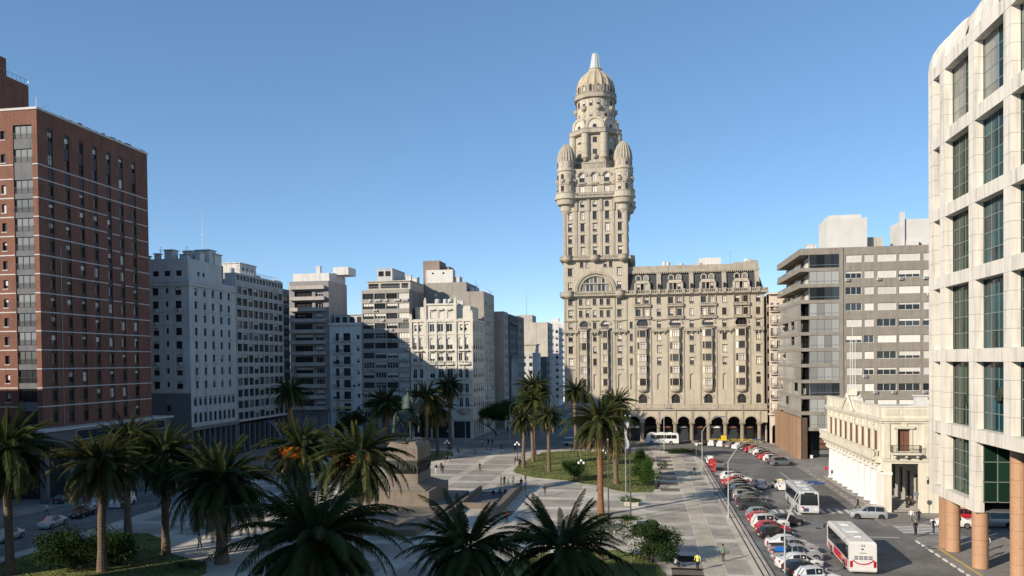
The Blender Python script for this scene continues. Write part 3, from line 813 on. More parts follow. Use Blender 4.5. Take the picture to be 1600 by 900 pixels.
def ornate_white():
    X0, X1, Y = -62.8, -45.4, 212
    t = thing('ornate_white_building', 'ornate ivory corner building with pilasters, arched windows and a raised centre', 'building', (X0, Y, 0))
    bays = [(1.2, 1.0), (3.0, 1.0), (6.1, 1.35), (8.5, 1.5), (11.0, 1.5), (14.0, 1.0), (15.7, 1.0)]
    ops = []
    for i, (x, w) in enumerate(bays):
        kw = dict(n=2, fr=frame_w, bl=(0, 0, .4, .7))
        if i in (0, 5): ops.append((x + .9, 29.4, 1.9, 1.6, 0, dict(n=2, fr=frame_w, bl=(0, .5), hood=.25, trim=ornate)))
        elif 2 <= i <= 4: ops.append((x, 29.2, w, 2.1, 0, kw))
        ops.append((x, 24.4, w, 3.2, 1, dict(n=2, fr=frame_w, bl=(.4, .6, .8), rail=1.0)))
        ops.append((x, 20.9, w, 2.5, 0, dict(n=2, fr=frame_w, bl=(0, .4, .6))))
        for z in (16.6, 12.6, 8.7): ops.append((x, z, w, 2.5, 0, dict(n=2, fr=frame_w, bl=(0, 0, .5), rail=1.0)))
    ops += [(3.1, .2, 4.6, 4.6, 0, None), (8.6, .2, 5.4, 4.6, 0, None), (14.2, .2, 4.6, 4.6, 0, None)]
    facade(t, (X0, Y), 0, X1 - X0, 0, 32.7, ops, ornate, .3)
    side = []
    for x, w in ((2, 1.6), (4.9, 1.2), (8, 1.2), (11, 1.2), (13.6, 1.0)):
        side.append((x, 29.2, w, 2.1, 0, dict(n=2, fr=frame_w, bl=(0, .4))))
        side.append((x, 24.4, w, 3.2, 1, dict(n=2, fr=frame_w, bl=(0, .6), rail=1.0)))
        for z in (20.9, 16.6, 12.6, 8.7): side.append((x, z, w, 2.5, 0, dict(n=2, fr=frame_w, bl=(0, 0, .5), rail=1.0)))
        side.append((x, .2, w + .6, 4.6, 0, None))
    facade(t, (X1, Y), PI / 2, 15.9, 0, 32.7, side, ornate, .3)
    shell(t, X0, X1, Y, 227.9, 0, 32.7, ornate, 'fr', roofm)
    b = MB(); b.box(X0 + .1, X1 - .5, Y + .6, 227, .1, 5.0); part('dark_shopfront', b, glass, t)
    # raised centre and corner
    ops = [(2.0, 32.7 + .1, 1.1, 1.9, 0, dict(n=2, fr=frame_w, bl=(.9, 1.))), (4.35, 32.8, 1.1, 1.9, 0, dict(n=2, fr=frame_w, bl=(.9, 1.))), (6.8, 32.8, 1.1, 1.9, 0, dict(n=2, fr=frame_w, bl=(.9, 1.)))]
    facade(t, (-58.6, Y + .05), 0, 8.9, 32.71, 36.9, ops, ornate, .25)
    shell(t, -58.6, -49.7, Y + .05, 222, 32.71, 36.9, ornate, 'f', roofm)
    shell(t, -49.7, -46.2, Y + 1.2, 224, 32.71, 36.2, ornate, 'l', roofm); shell(t, -62, -58.6, Y + 2.5, 224, 32.71, 36.2, ornate, 'r', roofm)
    for x in (-57.3, -55, -52.6):
        b = MB(); b.box(x + .05, x + 1.5, Y - .5, Y + .05, 35.1, 35.5); part('canopy_hood', b, ornate, t)
    for x, z1 in ((-62.6, 33.6), (-58.5, 37.9), (-50.1, 37.9), (-45.6, 34.2)):
        b = MB(); b.box(x - .35, x + .35, Y - .35, Y + .35, 25, z1); b.box(x - .2, x + .2, Y - .2, Y + .2, z1, z1 + .6); part('corner_pier', b, ornate, t)
    for x in (4.8, 7.3, 9.8, 12.8, 2.1, 14.9):
        b = MB(); b.box(X0 + x - .22, X0 + x + .22, Y - .28, Y + .01, 5.4, 32.4); part('pilaster', b, ornate, t)
    cornice(t, X0, X1, Y, 227.9, 5.2, 5.9, .3, ornate); cornice(t, X0, X1, Y, 227.9, 28.4, 28.75, .18, ornate, 'string_course'); cornice(t, X0, X1, Y, 227.9, 31.9, 32.5, .3, ornate)
    cornice(t, -58.6, -49.7, Y, 222, 36.4, 36.9, .25, ornate)
    for x, w in [(2.1, 3), (6.1, 1.9), (8.5, 2), (11, 2), (14.85, 3)]:
        for z in (23.9, 20.2, 16.2, 12.2, 8.3):
            b = MB(); b.box(X0 + x - w / 2, X0 + x + w / 2, Y - .75, Y, z, z + .28); part('balcony_slab', b, ornate, t)
            if z == 20.2:
                b = MB(); b.box(X0 + x - w / 2, X0 + x + w / 2, Y - .75, Y - .6, z + .28, z + .4); b.box(X0 + x - w / 2, X0 + x + w / 2, Y - .75, Y - .6, z + .95, z + 1.1)
                for k in range(4): b.box(X0 + x - w / 2 + k * (w - .2) / 3, X0 + x - w / 2 + k * (w - .2) / 3 + .2, Y - .74, Y - .61, z + .4, z + .95)
                part('stone_balustrade', b, ornate, t)
    b = MB(); b.lathe([(1.9, 8), (1.4, 7.3), (.3, 6.4)], X0 + 14.85, Y, 12, 0, PI, 2 * PI); part('corbel', b, ornate, t)
    roof_junk(t, -57, -51, 213, 218, 36.9, 4); roof_junk(t, -60, -47, 216, 224, 36.3, 4)
grey_block(); ribbon_block(); dark_infill(); balcony_block(); white_low_block(); aircon_block(); grey_slab(); ornate_white()

# ------------------------------------------------------------------ buildings down the avenue
def avenue():
    def plain(name, label, x0, x1, y0, y1, z, mat, fcols=(), scols=(), rows=(), w=1.2, h=1.5, roofs=0, balc=False, ww=2, face='r'):
        t = thing(name, label, 'building', (x0, y0, 0))
        fo = [(c, r, w, h, 0, dict(n=ww, fr=frame_d, bl=(0, 0, .4))) for c in fcols for r in rows]
        so = [(c, r, w, h, 0, dict(n=ww, fr=frame_d, bl=(0, 0, .4))) for c in scols for r in rows]
        facade(t, (x0, y0), 0, x1 - x0, 0, z, fo, mat)
        if face == 'r': facade(t, (x1, y0), PI / 2, y1 - y0, 0, z, so, mat)
        shell(t, x0, x1, y0, y1, 0, z, mat, 'fr' if face == 'r' else 'f', roofm)
        if balc:
            for c in scols:
                for r in rows:
                    b = MB(); b.box(x1, x1 + .9, y0 + c - 1, y0 + c + 1, r - .2, r); b.box(x1 + .8, x1 + .9, y0 + c - 1, y0 + c + 1, r, r + .8); part('balcony', b, mat, t)
        if roofs: roof_junk(t, x0 + 1, x1 - 1, y0 + 1, y1 - 1, z, roofs)
        return t
    r = [4 + 3 * k for k in range(11)]
    plain('blank_gable_block', 'pale block with a blank end wall lit at the top along the avenue', -58, -42.7, 246, 254.5, 36.6, pinkw, (), (3, 6), r, roofs=4)
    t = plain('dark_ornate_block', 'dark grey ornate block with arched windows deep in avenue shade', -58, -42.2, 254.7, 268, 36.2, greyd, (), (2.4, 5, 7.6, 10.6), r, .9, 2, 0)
    for z in (33, 22, 9):
        b = MB(); b.box(-42.2, -41.4, 254.7, 268, z, z + .7); part('cornice', b, greyd, t)
    for y in (256, 258.6, 261, 263.6, 266.4):
        b = MB(); b.lathe([(.35, 9.7), (.3, 22)], -41.9, y, 10); part('column', b, greyw, t)
    plain('brown_avenue_block', 'brownish block with plain windows next along the shaded avenue', -58, -41.8, 268.2, 283, 36.4, conc, (), (2.5, 5.5, 8.5, 12), r)
    t = plain('low_grey_house', 'low grey building with a stepped roof terrace down the avenue', -60, -39.6, 301, 312, 24.2, greyw, (15.5, 18), (3, 7), r[:7], roofs=3)
    b = MB(); b.box(-56, -40.2, 302, 311, 24.2, 27.2); b.box(-56.3, -39.8, 301.6, 311.4, 27.2, 27.6); part('upper_storey', b, beige, t)
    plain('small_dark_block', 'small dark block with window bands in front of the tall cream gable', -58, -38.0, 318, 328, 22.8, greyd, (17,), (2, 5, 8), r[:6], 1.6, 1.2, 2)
    t = plain('cream_gable_block', 'tall block with a broad blank cream gable closing the avenue view', -70, -39.0, 331, 350, 37.2, beige, (), (2.4, 6, 10, 14), r, 1.2, 1.6, 4, True)
    b = MB(); b.box(-51.5, -45.5, 332, 344, 37.2, 40.4); b.box(-49, -48.6, 331.98, 332, 37.2, 40.4); part('lift_housing', b, pinkw, t)
    b = MB(); b.tube([(-49, 340, 40.4), (-49, 340, 52)], [.1, .03], 5); part('radio_mast', b, metal_g, t)
    b = MB(); b.box(-53, -51.5, 333, 340, 37.2, 39); part('roof_housing', b, whitew, t)
    plain('white_balcony_block', 'pale block with many small balconies far down the avenue', -52, -38.6, 372, 390, 36.8, whitew, (10, 12.5), (3, 7, 11, 15), r, 1.2, 1.4, 4, True)
    t = plain('far_white_block', 'white block with roof terraces at the far end of the avenue', -60, -37.6, 412, 440, 38.5, whitew, (16, 19), (4, 9, 14), r, 1.2, 1.4, 6, True)
    b = MB(); b.box(-50, -40, 414, 424, 38.5, 41.6); b.box(-46, -43, 415, 419, 41.6, 43.4); part('penthouse', b, whitew, t)
    plain('far_beige_block', 'beige block closing the avenue low behind the palms', -37.2, -16, 470, 490, 30, beige, (3, 6, 9, 12, 15), (), r[:8], roofs=3)
avenue()
# ------------------------------------------------------------------ the great tower palace
def balustrade(b, x0, x1, y, z, h=.95, axis='x', m=0, step=.45):
    """rail, plinth and balusters along x (at y) or along y (at x=y)"""
    def bx(a0, a1, c0, c1, z0, z1):
        if axis == 'x': b.box(a0, a1, c0, c1, z0, z1, m)
        else: b.box(c0, c1, a0, a1, z0, z1, m)
    bx(x0, x1, y - .14, y + .14, z, z + .16); bx(x0, x1, y - .15, y + .15, z + h - .16, z + h)
    n = max(2, int((x1 - x0) / step))
    for k in range(n + 1):
        x = x0 + .09 + (x1 - x0 - .18) * k / n
        w = .2 if k % 8 == 0 else .085
        bx(x - w, x + w, y - .1, y + .1, z + .16, z + h - .16)

def salvo_palace():
    X0, XT, X1, Y = -20.0, -3.6, 29.8, 206.0
    t = thing('tower_palace', 'huge beige eclectic palace with a domed tower and corner turrets', 'building', (X0, Y, 0))
    TR = salvo_tr
    wk = dict(n=2, fr=frame_b, bl=(0, 0, 0, .4, .7, 1.), sill=.14, trim=TR, hb=.62)
    wh = dict(wk, hood=.2)
    rows = [(35.1, 1.6), (32.0, 1.75), (29.0, 1.65), (25.8, 1.75), (22.7, 1.75), (19.6, 1.75)]
    # ---- lower tower face
    ops = []
    ax = lambda x: x - X0
    for x in (-18.3, -5.8):
        ops += [(ax(x), z, 1.1, h, 0, wh) for z, h in rows]
        ops += [(ax(x), 39.1, 1.1, 1.9, 0, wk), (ax(x), 42.6, 1.1, 1.9, 0, wh)]
        ops += [(ax(x), 13.4, .95, 4, 1, None)]
    ops += [(ax(-12.1), z, .9, h, 0, wk) for z, h in rows] + [(ax(-12.1), 13.4, .9, 4, 1, None)]
    for c in (-14.8, -9.45):
        ops += [(ax(c - .85), z, .9, h, 0, wk) for z, h in rows[:2]] + [(ax(c + .85), z, .9, h, 0, wk) for z, h in rows[:2]]
        ops += [(ax(c), 29.0, 2.0, 2.3, 1, dict(n=3, fr=frame_b, bl=(0, .5)))]
        ops += [(ax(c), 12.6, 2.2, 16.4, 0, None), (ax(c), 9.9, 2, 2.2, 1, dict(n=2, fr=frame_b, bl=0))]
    for x in (-15.3, -13.9, -9.3, -7.9): ops.append((ax(x), 44.75, .85, 1.35, 0, wk))
    ops.append((ax(-11.85), 38.5, 7.6, 5.0, 0, None))
    facade(t, (X0, Y), 0, XT - X0, 8.2, 47, ops, salvo, .3)
    # ---- main front
    ax2 = lambda x: x - XT
    ops = [(ax2(-2.85), z, .75, h, 0, wk) for z, h in rows[2:]]
    ops.append((ax2(-2.85), 13.4, .7, 4, 1, None))
    for x in (4.1, 12.2, 20.2, 28.35):
        ops += [(ax2(x), z, 1.05, h, 0, wh if z < 30 else wk) for z, h in rows]
        ops += [(ax2(x), 13.4, 1.05, 4, 1, None)] if x < 28 else [(ax2(x), 14.9, 1.1, 1.6, 0, wk), (ax2(x), 17.0, 1.1, .7, 1, dict(n=2, fr=frame_b, bl=0)), (ax2(x), 9.9, 1.2, 2.3, 1, dict(n=2, fr=frame_b, bl=0))]
    BAYS = (0.0, 8.15, 16.2, 24.3)
    for c in BAYS:
        for s in (-1.05, 1.05): ops += [(ax2(c + s), z, 1.15, h, 0, dict(wk, n=2)) for z, h in rows[:2]]
        ops += [(ax2(c), 29.0, 2.7, 2.5, 1, dict(n=3, fr=frame_b, bl=(0, .5, .9)))]
        ops += [(ax2(c), 13.2, 2.9, 15.8, 0, None), (ax2(c), 9.9, 2.1, 2.25, 1, dict(n=2, fr=frame_b, bl=0, hb=.5))]
    facade(t, (XT, Y), 0, X1 - XT, 8.2, 38, ops, salvo, .3)
    shell(t, X0, X1, Y, 228, 8.2, 38, salvo, 'f', roofm)
    b = MB(); b.box(X0 + .3, X1 - .3, Y + .3, Y + .5, 8.2, 37.9); b.box(X0 + .3, XT - .3, Y + .3, Y + .5, 37.9, 46.5); part('inner_wall', b, salvo, t)     # backs of the blind niches
    # tower shaft above the roof of the wing
    b = MB(); b.box(X0, XT, Y, Y + 16.4, 38, 47, skip='ftb'); part('wall', b, salvo, t)
    cols5 = (-18.2, -15.0, -11.85, -8.7, -5.5)
    o5 = []
    for i, x in enumerate(cols5):
        o5 += [(ax(x), 47.95 + 3.02 * k, 1.0, 1.95, 0, wh) for k in range(4)]
        if 0 < i < 4: o5.append((ax(x), 60.1, 1.05, 1.6, 1, dict(n=2, fr=frame_b, bl=(0, .5))))
    facade(t, (X0, Y), 0, 16.4, 47, 64, o5, salvo, .3)
    facade(t, (XT, Y), PI / 2, 16.4, 47, 64, [(x + 20, z, 1.0, 1.95, 0, wh) for x in cols5 for z in (47.95, 50.97, 53.99, 57.0)], salvo, .3)
    shell(t, X0, XT, Y, Y + 16.4, 47, 64, salvo, 'fr', roofm)
    for x in (-19.55, -16.6, -13.45, -10.25, -7.1, -4.05):
        b = MB(); b.box(x - .28, x + .28, Y - .16, Y + .02, 47.6, 59.2); b.box(x - .36, x + .36, Y - .34, Y + .02, 59.2, 62.2); part('pilaster', b, TR, t)
    # pilaster strips framing the bays of the main front
    for c, hw in [(-14.8, 1.55), (-9.45, 1.55)] + [(c, 2.0) for c in BAYS]:
        for s in (-1, 1):
            b = MB(); b.box(c + s * hw - .17, c + s * hw + .17, Y - .16, Y + .02, 9.7, 29.2); part('pilaster', b, TR, t)
    for x in (-19.7, -17, -7, -4, -1.95, 29.5):
        b = MB(); b.box(x - .2, x + .2, Y - .12, Y + .02, 9.7, 37.2); part('pilaster', b, TR, t)
    # ---- bow windows
    def bow(w, blv):
        b = MB(); d = .95; q = w * .30
        pts = lambda e: [(-w / 2 - e, 0), (-q - e * .5, -d - e), (q + e * .5, -d - e), (w / 2 + e, 0)]
        def band(z0, z1, e, m):
            P = pts(e)
            for k in range(3):
                (x0, y0), (x1, y1) = P[k], P[k + 1]
                b.poly([(x0, y0, z0), (x1, y1, z0), (x1, y1, z1), (x0, y0, z1)], m)
            b.poly([(x, y, z1) for x, y in P], m); b.poly([(x, y, z0) for x, y in reversed(P)], m)
        band(0, .95, 0, 0); band(.95, 1.06, .1, 3); band(2.74, 2.92, .13, 3); band(2.92, 3.06, .03, 0)
        P = pts(-.08)
        for k in range(3):
            (x0, y0), (x1, y1) = P[k], P[k + 1]
            b.poly([(x0, y0, 1.06), (x1, y1, 1.06), (x1, y1, 2.74), (x0, y0, 2.74)], 2 if (blv >> k) & 1 else 1)
        P2 = pts(0)
        for k in range(4):
            x, y = P2[k]; b.box(x - .09, x + .09, y - .06, y + .12, 1.06, 2.74, 0)
        for x in (-q * .35, q * .35): b.box(x - .035, x + .035, -d + .02, -d + .09, 1.06, 2.74, 4)
        b.box(-q, q, -d + .02, -d + .08, 2.2, 2.27, 4)
        return b.mesh('bow_window', [salvo, glass, blind, TR, frame_b])
    bm = {(w, v): bow(w, v) for w in (2.1, 2.8) for v in range(8)}
    for c, w, n in [(-14.8, 2.1, 5), (-9.45, 2.1, 5)] + [(c, 2.8, 5) for c in BAYS]:
        for k in range(n):
            put('bow_window', bm[(w, rnd.choice((0, 0, 2, 5, 7, 1, 6, 3)))], t, Vector((c, Y + .06, 13.4 + 3.06 * k)) - t.location)
        b = MB(); b.lathe([(w / 2 + .05, 13.4), (w / 2 - .1, 13.0), (w / 4, 12.6), (.1, 12.3)], c, Y, 12, 0, PI, 2 * PI, 1, .7); part('bow_corbel', b, TR, t)
        b = MB(); b.arch(c, 29.9 if w > 2.5 else 29.9, w / 2 + .1, w / 2 + .5, Y - .22, Y, 0, 14); part('arch_moulding', b, TR, t)
        b = MB(); balustrade(b, c - w / 2, c + w / 2, Y - .75, 28.75, .7); part('balcony_balustrade', b, TR, t)
        b = MB(); b.arch(c, 11.1, 1.12, 1.45, Y - .15, Y, 0, 12); part('arch_moulding', b, TR, t)
    # paired windows with half columns at the top of each bay
    for c, hw in [(c, 2.05) for c in BAYS]:
        for z in (34.55, 31.45):
            b = MB(); b.box(c - hw, c + hw, Y - .6, Y + .02, z - .25, z); balustrade(b, c - hw, c + hw, Y - .5, z, .55, step=.35); part('balcony', b, TR, t)
            for s in (-1.85, 0, 1.85):
                b = MB(); b.lathe([(.24, z), (.2, z + .3), (.18, z + 2.3), (.27, z + 2.6)], c + s, Y - .12, 8); part('half_column', b, TR, t)
    for c in (-14.8, -9.45, -12.1):
        b = MB(); b.box(c - 1.6, c + 1.6, Y - .4, Y + .02, 34.3, 34.5); part('string_course', b, TR, t) if c != -12.1 else None
    for x in (-18.3, -12.1, -5.8, 4.1, 12.2, 20.2, 28.4):           # console balconies between the arches
        w = 1.0 if x in (-12.1,) else (1.9 if x < 28 else 1.3)
        b = MB(); b.box(x - w, x + w, Y - .7, Y + .02, 28.0, 28.25); b.box(x - w, x + w, Y - .72, Y - .6, 28.25, 28.75)
        for s in (-.7, 0, .7): b.box(x + s * w - .14, x + s * w + .14, Y - .55, Y, 27.5, 28.0)
        part('console_balcony', b, TR, t)
        b = MB(); b.box(x - w * .9, x + w * .9, Y - .35, Y + .02, 31.0, 31.25); part('hood_moulding', b, TR, t)
    for x in (-18.3, -5.8, 4.1, 12.2, 20.2): 
        b = MB(); b.box(x - .9, x + .9, Y - .2, Y + .02, 18.5, 18.75); part('hood_moulding', b, TR, t) if x < 0 else None
    # ---- great arch of the tower
    c = -11.85
    b = MB(); b.arch(c, 38.6, 4.55, 5.25, Y - .4, Y, 0, 24); b.arch(c, 38.6, 3.85, 4.3, Y - .2, Y, 0, 24); part('great_arch', b, TR, t)
    n = 24
    b = MB()
    for k in range(n):
        a0, a1 = PI * k / n, PI * (k + 1) / n
        p = lambda a: (c + 3.8 * math.cos(a), Y + .01, 38.5 + 3.8 * math.sin(a) * 1.25)
        x0, x1 = p(a0), p(a1)
        b.poly([x1, x0, (x0[0], Y + .01, 43.5), (x1[0], Y + .01, 43.5)])
    part('arch_spandrel', b, salvo, t)
    b = MB(); b.box(c - 3.8, c + 3.8, Y + .22, Y + .29, 38.5, 43.5); part('arch_infill', b, salvo, t)
    for i in range(7):
        x = c - 3.0 + i * 1.0
        b = MB(); b.box(x - .34, x + .34, Y + .16, Y + .2, 38.7, 40.4); part('arch_pane', b, glass if i % 3 else glass_p, t)
        top = 38.5 + 1.25 * math.sqrt(max(.1, 3.5 ** 2 - (x - c) ** 2))
        if 1 <= i <= 5:
            b = MB(); b.box(x - .32, x + .32, Y + .16, Y + .2, 40.8, min(42.3, top)); part('arch_pane', b, glass if i % 2 else glass_p, t)
    b = MB(); b.box(c - 3.7, c + 3.7, Y - .1, Y + .2, 40.45, 40.72); part('arch_transom', b, TR, t)
    # ---- cornices with bulging balconies
    def ledge(x0, x1, y1, z0, z1, o, bulges, nm):
        b = MB(); b.box(x0 - o, x1 + o, Y - o, y1, z0 + .25, z0 + .5); b.box(x0 - o * .6, x1 + o * .6, Y - o * .6, y1, z0, z0 + .25)
        part(nm, b, TR, t)
        b = MB(); balustrade(b, x0 - o + .1, x1 + o - .1, Y - o + .2, z0 + .5, z1 - z0 - .5); balustrade(b, Y - o + .4, y1, x1 + o - .2, z0 + .5, z1 - z0 - .5, axis='y'); part('cornice_balustrade', b, TR, t)
        for x in bulges:
            b = MB(); b.lathe([(.2, z0 - .6), (1.0, z0 - .1), (1.3, z0 + .25), (1.35, z0 + .5), (1.25, z0 + .52), (1.25, z1), (1.35, z1), (1.35, z1 + .12), (.01, z1 + .12)], x, Y - o + .5, 14, 0, PI, 2 * PI); part('bulging_balcony', b, TR, t)
    ledge(X0, XT, Y + 17, 46.4, 47.7, .9, (-18.9, -11.85, -4.7), 'cornice')
    ledge(X0, X1, Y + 17, 37.1, 38.5, .95, (-18.6, -5.6), 'cornice')
    for x in (-1.9, 1.9, 4.1, 6.1, 10.2, 12.2, 14.2, 18.2, 20.2, 22.2, 26.2, 28.4):
        b = MB(); b.box(x - .35, x + .35, Y - 1.12, Y - .6, 37.5, 38.7); part('cornice_pedestal', b, TR, t)
    ledge(X0, XT, Y + 17, 62.2, 63.8, 1.0, (), 'cornice')
    for y in (Y + 2, Y + 8.2, Y + 14.4):
        for z0, z1 in ((46.4, 47.7), (37.9, 38.9)):
            if z0 > 40:
                b = MB(); b.lathe([(.2, z0 - .6), (1.2, z0), (1.35, z0 + .5), (1.3, z1), (.01, z1)], XT + .5, y, 12, 0, -PI / 2, PI / 2); part('bulging_balcony', b, TR, t)
    # ---- mansard of the wing
    xa, xb = XT, X1
    b = MB(); z0, z1 = 38.0, 43.2; s = 1.5
    b.poly([(xa, Y + .3, z0), (xb, Y + .3, z0), (xb - s, Y + .3 + s, z1), (xa, Y + .3 + s, z1)]); b.poly([(xb, Y + .3, z0), (xb, 226, z0), (xb - s, 226, z1), (xb - s, Y + .3 + s, z1)])
    part('mansard_roof', b, slate, t)
    b = MB(); b.box(xa, xb - s + .6, Y + .9 + .3, 226, z1 - .1, z1 + .45); b.box(xa, xb - s + .35, Y + 1.4, 226, z1 + .45, z1 + 1.6); part('mansard_crown', b, TR, t)
    b = MB()
    for k in range(66): b.box(xa + .2 + .48 * k, xa + .42 + .48 * k, Y + 1.12, Y + 1.5, z1 - .45, z1 - .1)
    part('crown_dentils', b, TR, t)
    b = MB(); b.poly([(xa, Y + 2, z1 + 1.55), (xb - s, Y + 2, z1 + 1.55), (xb - s, 226, z1 + 1.55), (xa, 226, z1 + 1.55)]); part('roof', b, roofm, t)
    for x in (4.15, 12.2, 20.25, 28.2):
        b = MB()
        P = [(x - .55, Y - .05, 38.3), (x + .55, Y - .05, 38.3), (x + .55, Y + 1.4, 43.4), (x - .55, Y + 1.4, 43.4)]
        b.poly(P); b.poly([P[0], P[3], (x - .55, Y + 2, 43.4), (x - .55, Y + 2, 38.3)]); b.poly([P[1], (x + .55, Y + 2, 38.3), (x + .55, Y + 2, 43.4), P[2]]); part('mansard_pier', b, TR, t)
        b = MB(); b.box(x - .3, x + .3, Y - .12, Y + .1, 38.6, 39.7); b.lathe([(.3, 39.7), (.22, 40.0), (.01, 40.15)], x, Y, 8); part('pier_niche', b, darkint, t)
    for c in BAYS:
        b = MB()
        for s in (-1, 1):
            b.box(c + s * 1.0 - .62, c + s * 1.0 - .42, Y - .1, Y + 1.2, 38.4, 40.3); b.box(c + s * 1.0 + .42, c + s * 1.0 + .62, Y - .1, Y + 1.2, 38.4, 40.3)
        P = [(c - 1.9, 40.2), (c - 1.5, 41.0), (c + 1.5, 41.0), (c + 1.9, 40.2)]
        b.poly([(x, Y - .25, z) for x, z in P]); b.poly([(P[0][0], Y - .25, 40.2), (P[3][0], Y - .25, 40.2), (P[3][0], Y + 1, 40.2), (P[0][0], Y + 1, 40.2)])
        for (p, q) in zip(P, P[1:]): b.poly([(p[0], Y - .25, p[1]), (q[0], Y - .25, q[1]), (q[0], Y + 1.4, q[1]), (p[0], Y + 1.4, p[1])])
        b.box(c - 2, c - 1.62, Y - .15, Y + 1.2, 38.4, 40.25); b.box(c + 1.62, c + 2, Y - .15, Y + 1.2, 38.4, 40.25)
        part('dormer', b, salvo, t)
        for s in (-1, 1):
            put('window', win_mesh(.84, 1.75, 2, pick_blind((0, .5, 1)), frame_b, glass, .1), t, Vector((c + s * 1.0, Y, 38.45)) - t.location)
            b = MB(); yy = Y + .95
            b.arch(c + s * .95, 41.75, .5, .75, yy - .1, yy + .8, 0, 10); b.box(c + s * .95 - .75, c + s * .95 - .5, yy - .1, yy + .8, 41.2, 41.75); b.box(c + s * .95 + .5, c + s * .95 + .75, yy - .1, yy + .8, 41.2, 41.75); part('round_dormer', b, salvo, t)
            b = MB(); b.box(c + s * .95 - .5, c + s * .95 + .5, yy, yy + .05, 41.2, 42.2); part('dormer_glass', b, glass if s < 0 else glass_p, t)
    b = MB(); b.box(14.6, 20, 212, 216, 44.7, 47); part('roof_housing', b, whitew, t)
    roof_junk(t, 0, 27, 210, 216, 44.7, 7)
    b = MB(); b.box(25.8, 28.6, 208.2, 212, 44.7, 45.6); b.box(23, 25.8, 208.8, 212, 44.7, 45.3); part('roof_parapet', b, TR, t)
    # ---- crown of the tower: corner turrets
    CX, CY = -11.8, Y + 8.2
    def around(cx, cy, r, n, z, w, h, a0=0, arch=False, kw=None, span=2 * PI, nm='window'):
        for k in range(n):
            a = a0 + span * k / n
            k2 = dict(n=2, fr=frame_b, rev=.1); k2.update(kw or {})
            me = win_mesh(w, h, bl=pick_blind((0, .5, 1., 1.)), **k2)
            put(nm, me, t, Vector((cx + (r + .12) * math.cos(a), cy + (r + .12) * math.sin(a), z)) - t.location, a + PI / 2)
    for sx in (-1, 1):
        for sy in (-1, 1):
            x, y = CX + sx * 7.25, CY + sy * 7.25
            prof = [(.3, 58.0), (1.1, 58.6), (1.5, 59.4), (1.55, 60.6), (2.4, 61.0), (2.7, 62.0), (2.75, 62.2), (3.1, 62.3), (3.1, 62.7), (2.9, 62.7), (2.9, 63.7), (3.05, 63.8), (3.05, 63.95), (2.35, 63.95), (2.3, 66), (2.5, 66.05), (2.5, 66.3), (2.3, 66.3), (2.3, 69.3), (2.55, 69.5), (2.55, 69.8), (2.3, 69.9), (2.25, 72.3)]
            b = MB(); b.lathe(prof, x, y, 20); part('turret', b, salvo, t, smooth=False)
            nr = 20; b = MB()
            dome = [(2.3, 72.0), (2.25, 73.0), (2.02, 74.2), (1.6, 75.3), (1.0, 76.2), (.45, 76.7), (.01, 76.9)]
            i0 = len(b.v)
            for r, z in dome:
                for k in range(2 * nr):
                    a = 2 * PI * k / (2 * nr); q = r * (1.05 if k % 2 else .95); b.v.append((x + q * math.cos(a), y + q * math.sin(a), z))
            for j in range(len(dome) - 1):
                for k in range(2 * nr):
                    k2 = (k + 1) % (2 * nr); b.f.append((i0 + j * 2 * nr + k, i0 + j * 2 * nr + k2, i0 + (j + 1) * 2 * nr + k2, i0 + (j + 1) * 2 * nr + k)); b.m.append(0)
            part('turret_dome', b, TR, t)
            around(x, y, 2.3, 8, 64.1, .8, 1.6, PI / 8); around(x, y, 2.3, 8, 66.9, .75, 1.7, PI / 8); around(x, y, 2.25, 8, 70.4, .55, 1.3, PI / 8)
            for k in range(4):
                a = -PI / 8 - PI / 4 * k + (0 if sy < 0 else PI / 2)
                b = MB(); bx_, by_ = x + 2.3 * math.cos(a), y + 2.3 * math.sin(a); b.lathe([(.15, 66.0), (.55, 66.5), (.6, 66.6), (.6, 67.3), (.01, 67.3)], bx_, by_, 8); part('turret_balcony', b, TR, t)
    # wall with three arches between the turrets
    o3 = [(x + 18, 64.0, 1.35, 1.7, 0, dict(n=2, fr=frame_b, bl=(1., .8))) for x in (-15.0, -11.85, -8.7)] + [(x + 18, 66.6, 1.35, 2.2, 1, dict(n=2, fr=frame_b, bl=(.5, 1.))) for x in (-15.0, -11.85, -8.7)]
    facade(t, (-18, Y + .1), 0, 12.4, 63.9, 70, o3, salvo, .3)
    facade(t, (XT - .1, CY - 6.2), PI / 2, 12.4, 63.9, 70, [(o[0], *o[1:]) for o in o3], salvo, .3)
    shell(t, -18, -5.6, Y + .1, Y + 16.2, 63.9, 70, salvo, 'f', roofm)
    for x in (-15.0, -11.85, -8.7):
        b = MB(); b.arch(x, 68.1, .95, 1.35, Y - .18, Y + .1, 0, 12); part('arch_moulding', b, TR, t)
        b = MB(); b.box(x - .85, x + .85, Y - .35, Y + .1, 66.0, 66.5); part('balcony_slab', b, TR, t)
    b = MB(); b.box(-16.8, -6.8, Y - .15, Y + .12, 65.75, 65.95); part('string_course', b, TR, t)
    # stage with eight round buttresses
    b = MB(); b.lathe([(6.15, 70), (6.15, 79.7)], CX, CY, 8, 0, PI / 8, 2 * PI + PI / 8); part('octagon_stage', b, salvo, t)
    b = MB(); b.lathe([(7.6, 70), (7.6, 71.6), (7.75, 71.6), (7.75, 71.9), (6.1, 71.9)], CX, CY, 8, 0, PI / 8, 2 * PI + PI / 8); part('stage_base', b, TR, t)
